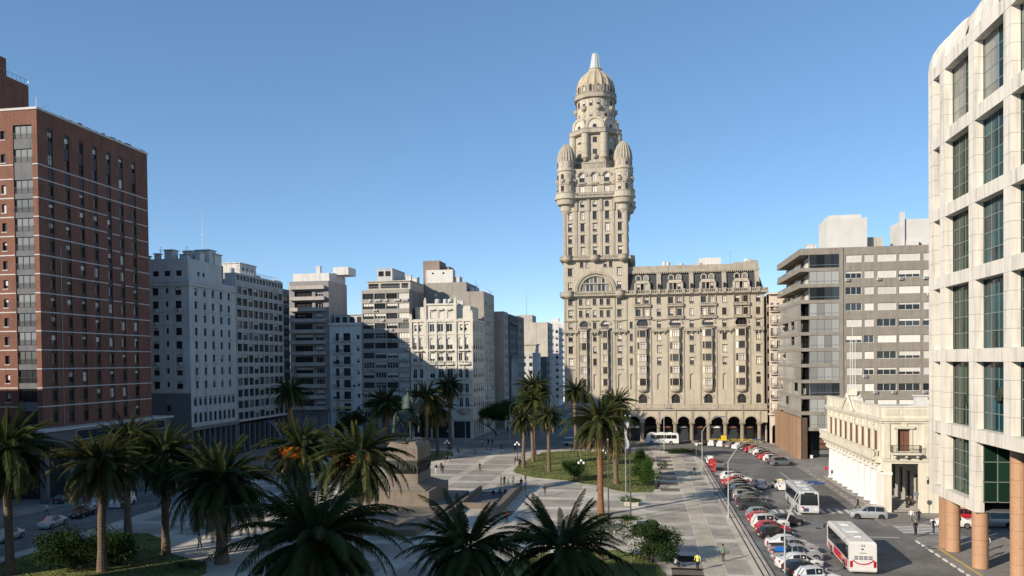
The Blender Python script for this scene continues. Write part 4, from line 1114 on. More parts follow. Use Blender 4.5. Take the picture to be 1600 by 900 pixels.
    for k in range(8):
        a = PI / 8 + PI / 4 * k
        x, y = CX + 6.35 * math.cos(a), CY + 6.35 * math.sin(a)
        b = MB(); b.lathe([(.2, 72.4), (.75, 73.1), (1.0, 73.3), (.98, 74.6), (1.05, 74.6), (1.05, 74.8), (.98, 74.8), (.98, 76.9), (1.05, 76.9), (1.05, 77.1), (.98, 77.1), (.98, 79.5)], x, y, 14); part('round_buttress', b, salvo, t, smooth=False)
        b = MB(); b.tube([(CX + 7.4 * math.cos(a), CY + 7.4 * math.sin(a), 71.9), (x, y, 73.0)], .16, 6); part('buttress_strut', b, TR, t)
    ra = 6.15 * math.cos(PI / 8)
    for k in range(8):
        a = PI / 4 * k
        for z, h in ((77.3, 1.4), (74.2, 1.4), (72.1, .9)):
            put('window', win_mesh(1.05, h, 2, pick_blind((0, 1., .6)), frame_b, glass, .08), t, Vector((CX + (ra + .08) * math.cos(a), CY + (ra + .08) * math.sin(a), z)) - t.location, a + PI / 2)
        b = MB(); b.lathe([(.2, 73.0), (.6, 73.4), (.65, 74.1), (.01, 74.1)], CX + (ra + .2) * math.cos(a), CY + (ra + .2) * math.sin(a), 10); part('small_balcony', b, TR, t)
    def ringbal(r, z0, z1, n, nm, lob=0):
        b = MB(); i0 = 0
        prof = [(r - .7, z0), (r, z0 + .35), (r, z0 + .5), (r - .12, z0 + .5), (r - .12, z1 - .15), (r, z1 - .15), (r, z1), (r - .6, z1), (r - .6, z0 + .4)]
        m = 48
        for q, z in prof:
            for k in range(m):
                a = 2 * PI * k / m; e = lob * max(0, math.cos((a - PI / 8) * 8)); b.v.append((CX + (q + e) * math.cos(a), CY + (q + e) * math.sin(a), z))
        for j in range(len(prof) - 1):
            for k in range(m):
                k2 = (k + 1) % m; b.f.append((j * m + k, j * m + k2, (j + 1) * m + k2, (j + 1) * m + k)); b.m.append(0)
        part(nm, b, TR, t)
    ringbal(6.7, 79.3, 80.9, 8, 'ring_balcony', .75)
    # arched gables round the drum
    b = MB(); b.lathe([(5.9, 80), (5.9, 81.8), (5.2, 83)], CX, CY, 8, 0, PI / 8, 2 * PI + PI / 8); part('gable_drum', b, salvo, t)
    for k in range(8):
        a = PI / 4 * k
        g = MB(); n = 12
        r0 = 2.35
        pts = [(r0 * math.cos(PI * q / n), r0 * math.sin(PI * q / n) * 1.05 + .8) for q in range(n + 1)]
        g.poly([(-r0, -.3, 0), (r0, -.3, 0)] + [(x, -.3, z) for x, z in pts], 0)
        for (x0, z0), (x1, z1) in zip(pts, pts[1:]): g.poly([(x0, -.3, z0), (x1, -.3, z1), (x1, 1.6, z1), (x0, 1.6, z0)], 1)
        g.arch(0, .8, 1.75, r0 + .08, -.5, -.3, 1, 12); g.box(-r0 - .08, -1.75, -.5, -.3, 0, .8, 1); g.box(1.75, r0 + .08, -.5, -.3, 0, .8, 1)
        g.arch(0, .75, 0.001, .5, -.36, -.3, 2, 10); g.box(-.5, .5, -.36, -.3, 0.1, .75, 2)
        part('arched_gable', g, [M('pale_gable', (.55, .49, .40), .9, .1, .8), salvo, glass], t, loc=(CX + 5.5 * math.cos(a), CY + 5.5 * math.sin(a), 80.8), rot=(0, 0, a + PI / 2))
    b = MB(); b.lathe([(5.05, 82), (5.0, 89.2)], CX, CY, 32); part('lantern_drum', b, salvo, t)
    around(CX, CY, 5.0, 16, 87.0, .8, 1.5, PI / 16); around(CX, CY, 5.02, 16, 84.3, .7, .8, PI / 16)
    for k in range(8):
        a = PI / 16 + PI / 4 * k
        b = MB(); b.lathe([(.15, 85.5), (.75, 86.1), (.8, 86.2), (.8, 87.0), (.01, 87.0)], CX + 5.05 * math.cos(a), CY + 5.05 * math.sin(a), 10); part('small_balcony', b, TR, t)
    ringbal(5.55, 88.9, 90.6, 8, 'ring_balcony', .25)
    # ribbed dome
    dome = [(4.85, 90.3), (4.9, 92.4), (4.8, 93.4), (4.4, 94.6), (3.7, 95.6), (2.8, 96.5), (2.0, 97.2), (1.6, 97.8)]
    nr = 16; sub = 4; b = MB(); m = nr * sub
    for r, z in dome:
        for k in range(m):
            a = 2 * PI * k / m; q = r * (1.035 if k % sub == 0 else (.965 if k % sub == 2 else .975)); b.v.append((CX + q * math.cos(a), CY + q * math.sin(a), z))
    for j in range(len(dome) - 1):
        for k in range(m):
            k2 = (k + 1) % m; b.f.append((j * m + k, j * m + k2, (j + 1) * m + k2, (j + 1) * m + k)); b.m.append(0)
    part('dome', b, M('dome_render', (.44, .36, .255), .9, .18, .5, .2, 6, streak=.3), t)
    around(CX, CY, 4.9, 16, 90.9, .62, 1.4, PI / 16, kw=dict(fr=frame_d))
    for k in range(16):
        a = PI / 16 + PI / 8 * k
        g = MB(); g.arch(0, 1.15, .38, .66, -.16, .3, 0, 8); g.box(-.66, -.38, -.16, .3, -.3, 1.15); g.box(.38, .66, -.16, .3, -.3, 1.15)
        part('dome_arch', g, TR, t, loc=(CX + 4.95 * math.cos(a), CY + 4.95 * math.sin(a), 91.0), rot=(0, 0, a + PI / 2))
    b = MB(); b.lathe([(1.75, 97.5), (1.85, 97.8), (1.65, 98.0), (1.5, 98.1)], CX, CY, 20); part('dome_collar', b, TR, t)
    b = MB(); b.lathe([(1.5, 98.05), (.72, 102.0), (.01, 102.1)], CX, CY, 12); part('glazed_spire', b, M('milky_glazing', (.45, .47, .47), .3, .06, 1), t)
    b = MB()
    for k in range(6):
        a = 2 * PI * k / 6 + .5; b.tube([(CX + 1.53 * math.cos(a), CY + 1.53 * math.sin(a), 98.05), (CX + .75 * math.cos(a), CY + .75 * math.sin(a), 102.05)], .05, 4)
    b.tube([(CX, CY, 102), (CX, CY, 102.8)], .03, 4); part('spire_rib', b, metal_w, t)
    # ---- arcade along the street
    YA = 203.9
    pitch = 4.075; xs = [28.25 - pitch * k for k in range(12)]
    XL = xs[-1] - .6; XR = 30.1
    ops = [((xs[k] + xs[k + 1]) / 2 - XL, 5.2, 2.95, 1.475, 1, None) for k in range(11)]
    facade(t, (XL, YA), 0, XR - XL, 5.2, 8.3, ops, salvo, .7)
    for k in range(11):
        c = (xs[k] + xs[k + 1]) / 2
        b = MB(); b.arch(c, 5.2, 1.48, 1.78, YA - .1, YA + .02, 0, 14); part('arch_moulding', b, TR, t)
    for x in xs:
        b = MB(); b.box(x - .62, x + .62, YA - .05, YA + 1.15, .1, .5); b.lathe([(.55, .5), (.5, .7), (.46, 4.4), (.5, 4.5)], x, YA + .55, 14); b.lathe([(.5, 4.5), (.7, 4.9)], x, YA + .55, 8); b.box(x - .68, x + .68, YA - .08, YA + 1.18, 4.9, 5.2); part('arcade_column', b, M('arcade_stone', (.27, .225, .17), .8, .18, .8, streak=.2), t)
        b = MB(); b.box(x - .22, x + .22, YA - .2, YA, 5.2, 8.2); part('arcade_pilaster', b, TR, t)
    b = MB(); b.box(XL, XR + .2, YA - .5, YA + .02, 8.3, 8.6); b.box(XL, XR, YA - .5, Y + .25, 8.58, 8.7); balustrade(b, XL, XR, YA - .3, 8.7, 1.0, step=.4); part('terrace_balustrade', b, TR, t)
    for k in range(9):
        x = XR - .6 - 5.8 * k
        b = MB(); b.box(x - .45, x + .45, YA - .6, YA, 8.55, 9.85); part('balustrade_pier', b, TR, t)
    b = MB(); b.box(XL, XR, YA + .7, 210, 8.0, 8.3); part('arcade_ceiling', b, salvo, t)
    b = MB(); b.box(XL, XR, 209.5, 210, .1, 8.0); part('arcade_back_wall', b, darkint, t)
    for k in range(11):
        c = (xs[k] + xs[k + 1]) / 2
        b = MB(); b.box(c - 1.5, c + 1.5, 209.3, 209.5, .2, 3.4, 0); b.box(c - 1.5, c + 1.5, 208.7, 209.5, 3.4, 3.9, 1); part('shop_window', b, [glass, rnd.choice((metal_w, greyd, shutter))], t)
salvo_palace()

def corner_pale():
    t = thing('pale_corner_house', 'narrow pale apartment front with small iron balconies right of the tower palace', 'building', (30.4, 201.8, 0))
    pm = M('pale_pink_render', (.60, .51, .43), .9, .1, .5, streak=.2)
    ops = [(x, 8 + 3.05 * k, .75, 2.0, 0, dict(n=2, fr=frame_w, bl=(0, .5, 1))) for x in (.75, 2.2) for k in range(9)]
    facade(t, (30.4, 202.6), 0, 6, 0, 36.5, ops + [(1.4, .2, 1.6, 4.5, 1, None)], pm, .25)
    facade(t, (30.4, 206), -PI / 2, 3.4, 0, 36.5, [(1.7, 8 + 3.05 * k, .9, 2.0, 0, dict(n=2, fr=frame_w, bl=(0, .5))) for k in range(9)], pm, .25)
    shell(t, 30.4, 46, 202.6, 216, 0, 36.5, pm, 'f', roofm)
    for k in range(9):
        for x in (31.15, 32.6):
            b = MB(); b.box(x - .62, x + .62, 201.9, 202.6, 7.8 + 3.05 * k, 7.95 + 3.05 * k); part('balcony', b, pm, t)
            b = MB(); b.box(x - .6, x + .6, 201.9, 201.95, 8.75 + 3.05 * k, 8.8 + 3.05 * k)
            for q in range(9): b.box(x - .6 + .145 * q, x - .575 + .145 * q, 201.9, 201.95, 7.95 + 3.05 * k, 8.75 + 3.05 * k)
            part('balcony_rail', b, metal_d, t)
    for z, o in ((36.5, .8), (7.1, .5), (33.5, .4)):
        b = MB(); b.box(30.4 - o * .3, 38, 202.6 - o, 206, z, z + .4); part('cornice', b, pm, t)
corner_pale()

def concrete_block():
    X0, Y0 = 32.0, 172.0
    t = thing('concrete_apartment_block', 'brown-grey concrete apartment block with glazed corner balconies and ribbon windows', 'building', (X0, Y0, 0))
    XP = 40.0
    n = 11; ztop = [41.7 - 3.27 * k for k in range(n)]
    grp = ((.5, 3.6), (4.0, 5.9), (6.5, 10.2), (10.6, 14.7), (15.2, 19.4))
    ops = []
    for z in ztop:
        for a, c in grp:
            wd = c - a
            ops.append(((a + c) / 2, z - 1.5, wd, 1.5, 0, dict(n=3 if wd > 2.5 else 2, fr=frame_w, bl=(1., 1., 1., 1., .95, .6, .3, 0, .95), rail=0)))
    facade(t, (XP + .35, Y0), 0, 22, 0, 43.3, ops, conc, .22)
    b = MB(); b.box(XP - .35, XP + .35, Y0 - .18, Y0 + .6, 0, 43.3); part('concrete_pier', b, conc, t)
    shell(t, X0 + 2.2, XP + 22.35, Y0 + 1, 200.5, 0, 43.3, conc, 'f', roofm, .5)
    # corner of stacked glazed balconies
    for k in range(n + 1):
        z = 42.0 - 3.27 * k
        if k == 0: zz0, zz1 = 42.0, 43.3
        else: zz0, zz1 = z - .15, z + .55
        if zz0 < 5: break
        b = MB()
        P = [(X0, 200.8), (X0, Y0), (XP - .35, Y0), (XP - .35, Y0 + 2), (X0 + 2.3, Y0 + 2), (X0 + 2.3, 200.8)]
        b.prism(P[::-1], zz0, zz1); part('balcony_slab', b, conc, t)
    for k in range(n):
        z0, z1 = 42.0 - 3.27 * (k + 1) + .55, 42.0 - 3.27 * k - (.15 if k else 0)
        if z0 < 5: break
        nn = 4
        for q in range(nn):                                    # glazing on the front
            a, c = X0 + 1.9 + q * 1.44, X0 + 1.9 + (q + 1) * 1.44 - .06
            b = MB(); b.box(a, c, Y0 + .12, Y0 + .17, z0, z1); part('balcony_pane', b, glass_c if k not in (0, 2, 8) else glass, t)
        b = MB(); b.box(X0 + 1.75, XP - .4, Y0 + .04, Y0 + .1, z0 + .55, z0 + .62); b.box(X0 + 1.72, X0 + 1.8, Y0 + .04, Y0 + .2, z0, z1); part('balcony_rail', b, metal_g, t)
        gl = rnd.random() < .5
        for q in range(8):                                     # glass balustrades and a few enclosures on the side
            a, c = Y0 + .2 + q * 3.55, Y0 + .2 + (q + 1) * 3.55 - .08
            hh = z0 + .75 if (k < 3 or rnd.random() < .2) else z1
            b = MB(); b.box(X0 + .1, X0 + .14, a, c, z0, hh); part('balustrade_pane', b, glass_c, t)
        b = MB(); b.box(X0 + .08, X0 + .16, Y0, 200.6, z0 + .75, z0 + .81); part('balcony_rail', b, metal_g, t)
        for q in range(5):
            y = Y0 + 3 + q * 5.6
            b = MB(); b.box(X0 + 2.12, X0 + 2.19, y, y + 3.4, z0 + .1, z1 - .3); part('balcony_door', b, glass if q % 2 else blind, t)
    # timber clad base
    for k in range(20):
        y = 171.4 + k * 1.45
        b = MB(); b.box(X0 - .75, X0 - .05, y, y + .92, .1, 8.55); part('cladding_panel', b, brown_clad, t)
    b = MB(); b.box(X0 - .05, X0 + 1.2, 171.6, 200, .1, 8.6); part('base_wall', b, M('shaded_timber_recess', (.10, .062, .042), .8, .2, 1), t)  # back wall coloured darker to carry the shade between the ribs
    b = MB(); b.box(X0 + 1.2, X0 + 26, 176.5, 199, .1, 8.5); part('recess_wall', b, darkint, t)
    b = MB(); b.box(X0 + 1.3, 60, Y0 + 3, Y0 + 3.4, .1, 8.5); part('shopfront', b, glass, t)
    for x in (39, 42, 45):
        b = MB(); b.box(x - .3, x + .3, Y0 + .3, Y0 + .9, .1, 8); part('column', b, conc, t)
    for k in range(5):
        b = MB(); b.box(X0 + 3.5 + .02, X0 + 5.9, Y0 - .7, Y0 - .45, 1.2 + 1.1 * k, 2.0 + 1.1 * k); part('shop_sign', b, rnd.choice((metal_w, shutter, greyd)), t)
    b = MB(); b.box(38.6, 46.6, 178, 186, 43, 50.2); b.box(39.2, 45.6, 178.6, 185, 50.2, 51); part('lift_housing', b, M('white_plaster', (.57, .55, .51), .9, .1, .3), t)
    b = MB(); b.box(46.6, 50.2, 180, 186, 43, 46.3); part('roof_housing', b, beige, t)
    b = MB(); b.box(53.2, 54, 178, 179, 43, 51); part('chimney_stack', b, whitew, t)
    b = MB(); b.box(54, 64, 178.5, 188, 43, 49.6); b.box(54.3, 56.6, 177.6, 178.5, 43, 45); part('water_tank_housing', b, MATS['white_plaster'], t)
    b = MB(); b.box(56.2, 57.3, 178.4, 178.5, 43.6, 44.5); part('roof_window', b, glass, t)
    roof_junk(t, 34, 38, 176, 195, 43, 4)
    for k, (x, i) in enumerate(((41.2, 1), (47.2, 1), (51.4, 1), (56, 1), (56.7, 2), (57, 6), (57.2, 7), (42.6, 8), (46.5, 8), (50, 8), (55.8, 8), (57.1, 8), (46.2, 9), (47.4, 9), (57, 9), (44.5, 7))):
        aircon(t, (XP + .35, Y0), 0, x - XP - .35, ztop[i] - 1.5 - .5)
concrete_block()

def cream_palace():
    X, Y0, Y1 = 31.5, 113.0, 145.8
    t = thing('columned_palace', 'low cream neoclassical palace with white columns and a small pediment', 'building', (X, Y0, 0))
    W = Y1 - Y0
    ys = [142.9, 139.6, 136.3, 133.0, 129.7, 126.4, 123.1, 119.8, 116.5]
    ops = [(Y1 - y, 8.0, 1.4, 2.7, 0, dict(n=2, fr=shutter, gl=shutter, bl=0)) for y in ys]
    facade(t, (X, Y1), -PI / 2, W, 5.9, 12.7, ops, cream, .12)
    ops = [(2.6, 8.3, 1.55, 2.85, 0, dict(n=2, fr=shutter, gl=shutter, bl=0)), (9, 8.3, 1.55, 2.85, 0, dict(n=2, fr=shutter, gl=shutter, bl=0)), (2.75, .13, 3.4, 6.5, 0, None)]
    facade(t, (X, Y0), 0, 22, .1, 12.7, ops, cream, .4)
    shell(t, X, X + 22, Y0, Y1, 5.9, 12.7, cream, 'fl', None)
    b = MB(); b.poly([(X, Y0, 12.75), (X + 22, Y0, 12.75), (X + 22, Y1, 12.75), (X, Y1, 12.75)]); part('roof', b, M('white_terrace', (.6, .58, .54), .8, .15, .5), t)
    b = MB(); b.box(X - .35, X + 22, Y0 - .35, Y1 + .1, 12.3, 12.7); b.box(X - .2, X + 22, Y0 - .2, Y1, 12.0, 12.3); part('cornice', b, creamtr, t)
    b = MB(); b.box(X, X + .35, Y0, Y1, 12.7, 14.15); b.box(X + .35, X + 22, Y0, Y0 + .35, 12.7, 14.15); b.box(X - .08, X + .43, Y0 - .08, Y1, 14.15, 14.3); b.box(X + .43, X + 22, Y0 - .08, Y0 + .43, 14.15, 14.3); part('parapet', b, cream, t)
    for y in [113.4 + 3.3 * k for k in range(10)]:
        if abs(y - 130) < 3: continue
        b = MB(); b.box(X - .07, X, y, y + .5, 12.75, 14.1); part('parapet_pilaster', b, creamtr, t)
    b = MB(); yc = 130.2                                        # pediment
    tri = [(yc - 3.4, 12.7), (yc + 3.4, 12.7), (yc, 15.1)]
    b.poly([(X - .32, y, z) for y, z in tri[::-1]]); b.poly([(X + 1.6, y, z) for y, z in tri])
    for (a, c) in ((tri[1], tri[2]), (tri[2], tri[0])): b.poly([(X - .55, a[0], a[1]), (X + 1.6, a[0], a[1]), (X + 1.6, c[0], c[1]), (X - .55, c[0], c[1])])
    b.tube([(X - .45, yc - 3.5, 12.75), (X - .45, yc, 15.2), (X - .45, yc + 3.5, 12.75)], .2, 4); part('pediment', b, cream, t)
    b = MB(); b.box(X - .3, X + .9, yc - .55, yc + .55, 15.0, 16.0); part('pediment_block', b, cream, t)
    b = MB(); b.lathe([(.5, -.36), (.001, -.5)], 0, 0, 10); part('pediment_medallion', b, creamtr, t, loc=(X - .0, yc, 13.9), rot=(0, PI / 2, 0))
    for k, (y, h) in enumerate(((131.6, 23.5), (130.2, 26), (128.6, 23.5))):
        b = MB(); b.tube([(X + .4, y, 15), (X + .4, y, h)], [.06, .03], 6); b.tube([(X + .4, y, h * .8), (X + .1, y - .2, h * .8 - .5)], .02, 4); part('flag_pole', b, metal_w, t)
    # shell hoods over the windows
    hood = MB(); hood.arch(0, 0, .0, .62, -.1, 0, 1, 10); hood.arch(0, 0, .62, .8, -.2, 0, 0, 10); hood.box(-.85, .85, -.22, 0, -.22, -.02, 0); hm = hood.mesh('window_hood', [creamtr, cream])
    for y in ys: put('window_hood', hm, t, Vector((X, y, 11.05)) - t.location, -PI / 2)
    for y in [144.6] + [(a + c) / 2 for a, c in zip(ys, ys[1:])] + [114.9, 113.5]:
        b = MB(); b.box(X - .14, X, y - .3, y + .3, 7.3, 12.0); part('pilaster', b, creamtr, t)
    b = MB(); b.box(X - 1.15, X, Y0 + 1, Y1 + .6, 7.0, 7.3); b.box(X - .75, X, Y0 + 1, Y1 + .2, 6.6, 7.0); part('balcony_slab', b, creamtr, t)
    b = MB(); balustrade(b, Y0 + 1, Y1 + .5, X - .98, 7.3, 1.05, axis='y', step=.33); balustrade(b, X - .98, X, Y0 + 1.15, 7.3, 1.05, step=.33); part('balcony_balustrade', b, creamtr, t)
    for k in range(16):
        b = MB(); b.box(X - .7, X, Y0 + 1.6 + 2.02 * k, Y0 + 1.9 + 2.02 * k, 6.2, 6.6); part('balcony_bracket', b, creamtr, t)
    b = MB(); b.box(X - .25, X + 1.0, Y0 + .9, Y1, 5.5, 6.2); part('architrave', b, colwhite, t)
    col = MB(); col.lathe([(.78, 0), (.78, .25), (.66, .35), (.62, .5), (.6, 2.5), (.52, 4.85), (.56, 4.95), (.56, 5.05), (.7, 5.25)], 0, 0, 20); col.box(-.72, .72, -.72, .72, 5.25, 5.45)
    cm = col.mesh('column', colwhite)
    for y in [144.4, 141.1, 137.9, 134.7, 131.5, 128.3, 125.1, 121.9, 118.7]: put('column', cm, t, Vector((X + .55, y, .12)) - t.location)
    b = MB(); b.box(X - .15, X + 1.05, Y0 + .05, Y0 + 2.3, .1, 5.5); b.box(X - .25, X + 1.15, Y0 - .05, Y0 + 2.4, 5.1, 5.5); part('corner_pier', b, colwhite, t)
    b = MB(); b.box(X - .6, X + 6, Y0 + .4, Y1 + .5, .1, .32); part('plinth_step', b, kerb_m, t)
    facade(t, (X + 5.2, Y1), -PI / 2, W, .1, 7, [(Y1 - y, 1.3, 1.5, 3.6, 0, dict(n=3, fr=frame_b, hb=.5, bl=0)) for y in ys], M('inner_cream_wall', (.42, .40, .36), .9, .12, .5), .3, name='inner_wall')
    for k in range(4):
        b = MB(); b.box(X + 1.2 + .35 * k, X + 5.2, Y0 + 1.2 + .4 * k, Y0 + 4, .3 + .22 * k, .52 + .22 * k); part('step', b, kerb_m, t)
    # front: corner pilasters, door case, iron balcony
    for x in (X + .1, X + 5.0):
        b = MB(); b.box(x, x + .75, Y0 - .14, Y0, 7.3, 12.0); part('pilaster', b, creamtr, t)
    b = MB(); b.box(X + 1.55, X + 1.8, Y0 - .12, Y0, 8.2, 11.3); b.box(X + 3.4, X + 3.65, Y0 - .12, Y0, 8.2, 11.3); b.box(X + 1.3, X + 3.9, Y0 - .3, Y0, 11.3, 11.6); b.box(X + 2.2, X + 3.0, Y0 - .15, Y0, 11.6, 12.0); part('door_case', b, creamtr, t)
    b = MB(); b.box(X + .9, X + 4.5, Y0 - 1.1, Y0, 7.9, 8.15)
    for x in (1.3, 2.7, 4.1): b.box(X + x - .12, X + x + .12, Y0 - .8, Y0, 7.5, 7.9)
    part('front_balcony_slab', b, creamtr, t)
    b = MB()
    for k in range(25): b.box(X + .95 + .145 * k, X + .975 + .145 * k, Y0 - 1.05, Y0 - 1.03, 8.15, 9.15)
    b.box(X + .9, X + 4.5, Y0 - 1.07, Y0 - 1.01, 9.12, 9.18)
    for k in range(7):
        for x in (X + .92, X + 4.46): b.box(x, x + .025, Y0 - 1 + .15 * k, Y0 - .98 + .15 * k, 8.15, 9.15)
    part('iron_railing', b, metal_d, t)
    cornice(t, X, X + 22, Y0, Y0 + .2, 6.9, 7.25, .12, creamtr, 'string_course')
    b = MB(); b.box(X + .2, X + 2, Y0 - .06, Y0, 13.1, 13.9); b.box(X + 2.3, X + 6, Y0 - .06, Y0, 13.1, 13.9); part('parapet_panel', b, creamtr, t)
    for x, y in ((38.2, 121), (42.8, 123)):
        b = MB(); b.box(x, x + 1.5, y, y + 1.2, 12.8, 15.2); b.box(x - .15, x + 1.65, y - .15, y + 1.35, 15.2, 15.4); part('chimney_stack', b, whitew, t)
    b = MB(); b.box(35, 52, 118, 121, 12.8, 13.5); b.box(35, 52, 116.4, 117.6, 12.8, 13.3); part('roof_light', b, M('grey_roof_light', (.3, .3, .31), .6, .1, 1), t)
    b = MB()
    for k in range(9): b.box(35.5 + 1.8 * k, 35.62 + 1.8 * k, 115.6, 115.7, 12.8, 14.3)
    b.box(35.5, 50, 115.62, 115.68, 14.2, 14.28); part('terrace_rail', b, metal_w, t)
    # wall lantern by the corner
    b = MB(); b.tube([(36.9, 112.95, 4.9), (36.9, 112.2, 4.9), (36.9, 112.1, 4.7)], .04, 5); b.box(36.7, 37.1, 111.9, 112.3, 4.1, 4.65); part('wall_lantern', b, metal_d, t)
cream_palace()

def exec_tower():
    X, YC = 31.5, 95.6
    t = thing('stone_frame_tower', 'modern tower of pale stone frames over green glass at right edge', 'building', (X, YC, 0))
    P = [(95.6, 94.1), (92.2, 90.75), (84.55, 83.1), (76.9, 75.45), (69.25, 67.8), (61.6, 60.1)]
    beams = [(5.7, 6.75), (12.55, 13.75), (20.25, 21.5), (28.1, 29.4), (35.5, 36.75), (43.3, 44.6), (50.9, 52.2)]
    D = .78
    for i, (y1, y0) in enumerate(P):
        for j in range(len(beams) - 1):
            z0, z1 = beams[j][1], beams[j + 1][0]
            if i >= 3 and j == 0: continue
            n = 4; h = (z1 - z0) / n
            for q in range(n):                                  # stone cladding slabs, open joints
                b = MB(); b.box(X, X + D, y0, y1, z0 + q * h + .015, z0 + (q + 1) * h - .015); part('cladding_slab', b, execw, t)
            b = MB(); b.box(X + .03, X + D - .01, y0 + .03, y1 - .03, z0, z1); part('pier_core', b, greyd, t)
    for j, (z0, z1) in enumerate(beams):
        ys = [YC] + [y for p in P for y in p if y < YC][1:]
        yend = 83.1 if j == 0 else 58
        edges = [YC, 92.2, 88.5, 84.55, 80.8, 76.9, 73.1, 69.25, 65.5, 61.6, 58]
        for a, c in zip(edges, edges[1:]):
            if c < yend - 1e-3 and j == 0: 
                if a <= 84.6: break
                c = max(c, yend)
            b = MB(); b.box(X - .02, X + D + .05, c + .012, a - .012, z0, z1); part('beam_slab', b, execw, t)
        if j == 0:
            b = MB(); b.box(X - .02, X + D + .05, 83.1, 84.54, z0, z1); part('beam_slab', b, execw, t)
    # end return wall
    for j in range(len(beams) - 1):
        z0, z1 = beams[j]
        b = MB(); b.box(X + D + .06, 56, YC - .8, YC - .02, z0, z1); part('end_beam', b, execw, t)
    # glass bays
    YG = X + D + .12
    for j in range(len(beams) - 1):
        z0, z1 = beams[j][1], beams[j + 1][0]
        for i in range(1, 5):
            if j == 0 and i >= 2: continue
            ya, yb = P[i][1] + 0, P[i + 1][0] - 0
            nc, nr = 4, 4
            for c in range(nc):
                for r in range(nr):
                    w, h = (ya - yb) / nc, (z1 - z0) / nr
                    gm = glass_t if i == 2 else glass_g
                    if j == 5: gm = glass_g if c < 2 else glass_p
                    b = MB(); b.box(YG, YG + .04, yb + c * w + .03, yb + (c + 1) * w - .03, z0 + r * h + .03, z0 + (r + 1) * h - .03); o = part('pane', b, gm, t)
                    if (i, j, c, r) in ((1, 1, 3, 1), (2, 1, 1, 1), (2, 2, 3, 0)): o.rotation_euler = (0, .0, 0)
            b = MB()
            for c in range(nc + 1): b.box(YG - .03, YG + .03, yb + c * (ya - yb) / nc - .035, yb + c * (ya - yb) / nc + .035, z0, z1)
            for r in range(nr + 1): b.box(YG - .035, YG + .03, yb, ya, z0 + r * (z1 - z0) / nr - .035, z0 + r * (z1 - z0) / nr + .035)
            part('mullions', b, M('pale_mullion', (.26, .30, .27), .5, .05, 1, metal=.3), t)
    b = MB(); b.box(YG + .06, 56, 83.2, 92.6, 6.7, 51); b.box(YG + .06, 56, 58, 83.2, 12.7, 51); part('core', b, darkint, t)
    for y, z in ((86.2, 8.4), (79.2, 16.6), (86.4, 16)):
        b = MB(); b.box(-.03, .0, -.7, .7, -1.3, 0); part('open_casement', b, glass_g, t, loc=(YG - .06, y, z + 1.3), rot=(0, R(18), 0))
    # crown: stone ribs curving back over the roof, shells between them
    zc, Ro = 52.2, 6.5
    def quarter(y0, y1, ro, ri, k0, k1, nm):
        for k in range(k0, k1):
            a0, a1 = PI - PI / 2 * k / 8, PI - PI / 2 * (k + 1) / 8
            p = lambda r, a: (X + 6.5 + r * math.cos(a), zc + r * .8 * math.sin(a))
            q = [p(ro, a0), p(ro, a1), p(ri, a1), p(ri, a0)]; b = MB()
            b.poly([(x, y0, z) for x, z in q]); b.poly([(x, y1, z) for x, z in q[::-1]])
            for m in range(4):
                u, v = q[m], q[(m + 1) % 4]; b.poly([(u[0], y0, u[1]), (u[0], y1, u[1]), (v[0], y1, v[1]), (v[0], y0, v[1])])
            part(nm, b, execw, t)
    for y1, y0 in P: quarter(y0, y1, Ro, Ro - .9, 0, 8, 'crown_rib')
    for (a1, a0), (c1, c0) in zip(P, P[1:]):
        quarter(c1 + (.0 if a1 > 95 else 2.6), a0, Ro - .2, Ro - .6, 0, 8, 'crown_shell')
        if a1 < 95: quarter(c1, c1 + 2.6, Ro - .2, Ro - .6, 5, 8, 'crown_shell')
    b = MB(); b.box(X + 6.6, 56, 58, 95, 51.2, 57); part('crown_wall', b, execw, t)
    # columns and setback lobby
    for x, y, r, z in ((32.3, 91.0, .72, 5.7), (32.3, 84.0, .72, 5.7), (33.9, 79.6, .72, 12.5), (33.9, 72, .72, 12.5), (41, 91.5, .72, 5.7)):
        n = 4 if z < 8 else 8
        for k in range(n):
            b = MB(); b.lathe([(.01, .13 + (z - .13) * k / n + .02), (r, .13 + (z - .13) * k / n + .02), (r, .13 + (z - .13) * (k + 1) / n), (.01, .13 + (z - .13) * (k + 1) / n)], x, y, 20); part('granite_drum', b, granite_o, t, smooth=False)
    b = MB(); b.box(31.6, 32.2, 92.2, 93.0, .13, 5.7); part('granite_pier', b, granite_o, t)
    for k in range(5):
        for r in range(6):
            b = MB(); b.box(36.0, 36.05, 82.8 - 3.1 * (k + 1) + .06, 82.8 - 3.1 * k - .06, .3 + 2.05 * r, 2.25 + 2.05 * r); part('lobby_pane', b, glass_g if r else glass, t)
    b = MB()
    for r in range(7): b.box(35.95, 36.06, 67, 83, .2 + 2.05 * r - .05, .2 + 2.05 * r + .04)
    for k in range(6): b.box(35.95, 36.06, 82.8 - 3.1 * k - .05, 82.8 - 3.1 * k + .05, .2, 12.5)
    part('lobby_mullions', b, MATS['pale_mullion'], t)
    for k in range(3):
        for r in range(3):
            b = MB(); b.box(X + .75 + 1.25 * k, X + 1.93 + 1.25 * k, 83.05, 83.1, 6.8 + 1.93 * r, 8.66 + 1.93 * r); part('lobby_pane', b, glass_g, t)
    b = MB()
    for k in range(4): b.box(X + .7 + 1.25 * k, X + .77 + 1.25 * k, 83.0, 83.1, 6.7, 12.55)
    for r in range(4): b.box(X + .7, X + 4.5, 83.0, 83.1, 6.7 + 1.93 * r, 6.77 + 1.93 * r)
    part('lobby_mullions', b, MATS['pale_mullion'], t)
    b = MB(); b.box(X + .9, 50, 60, 83, 12.56, 12.62); part('soffit', b, greyd, t)
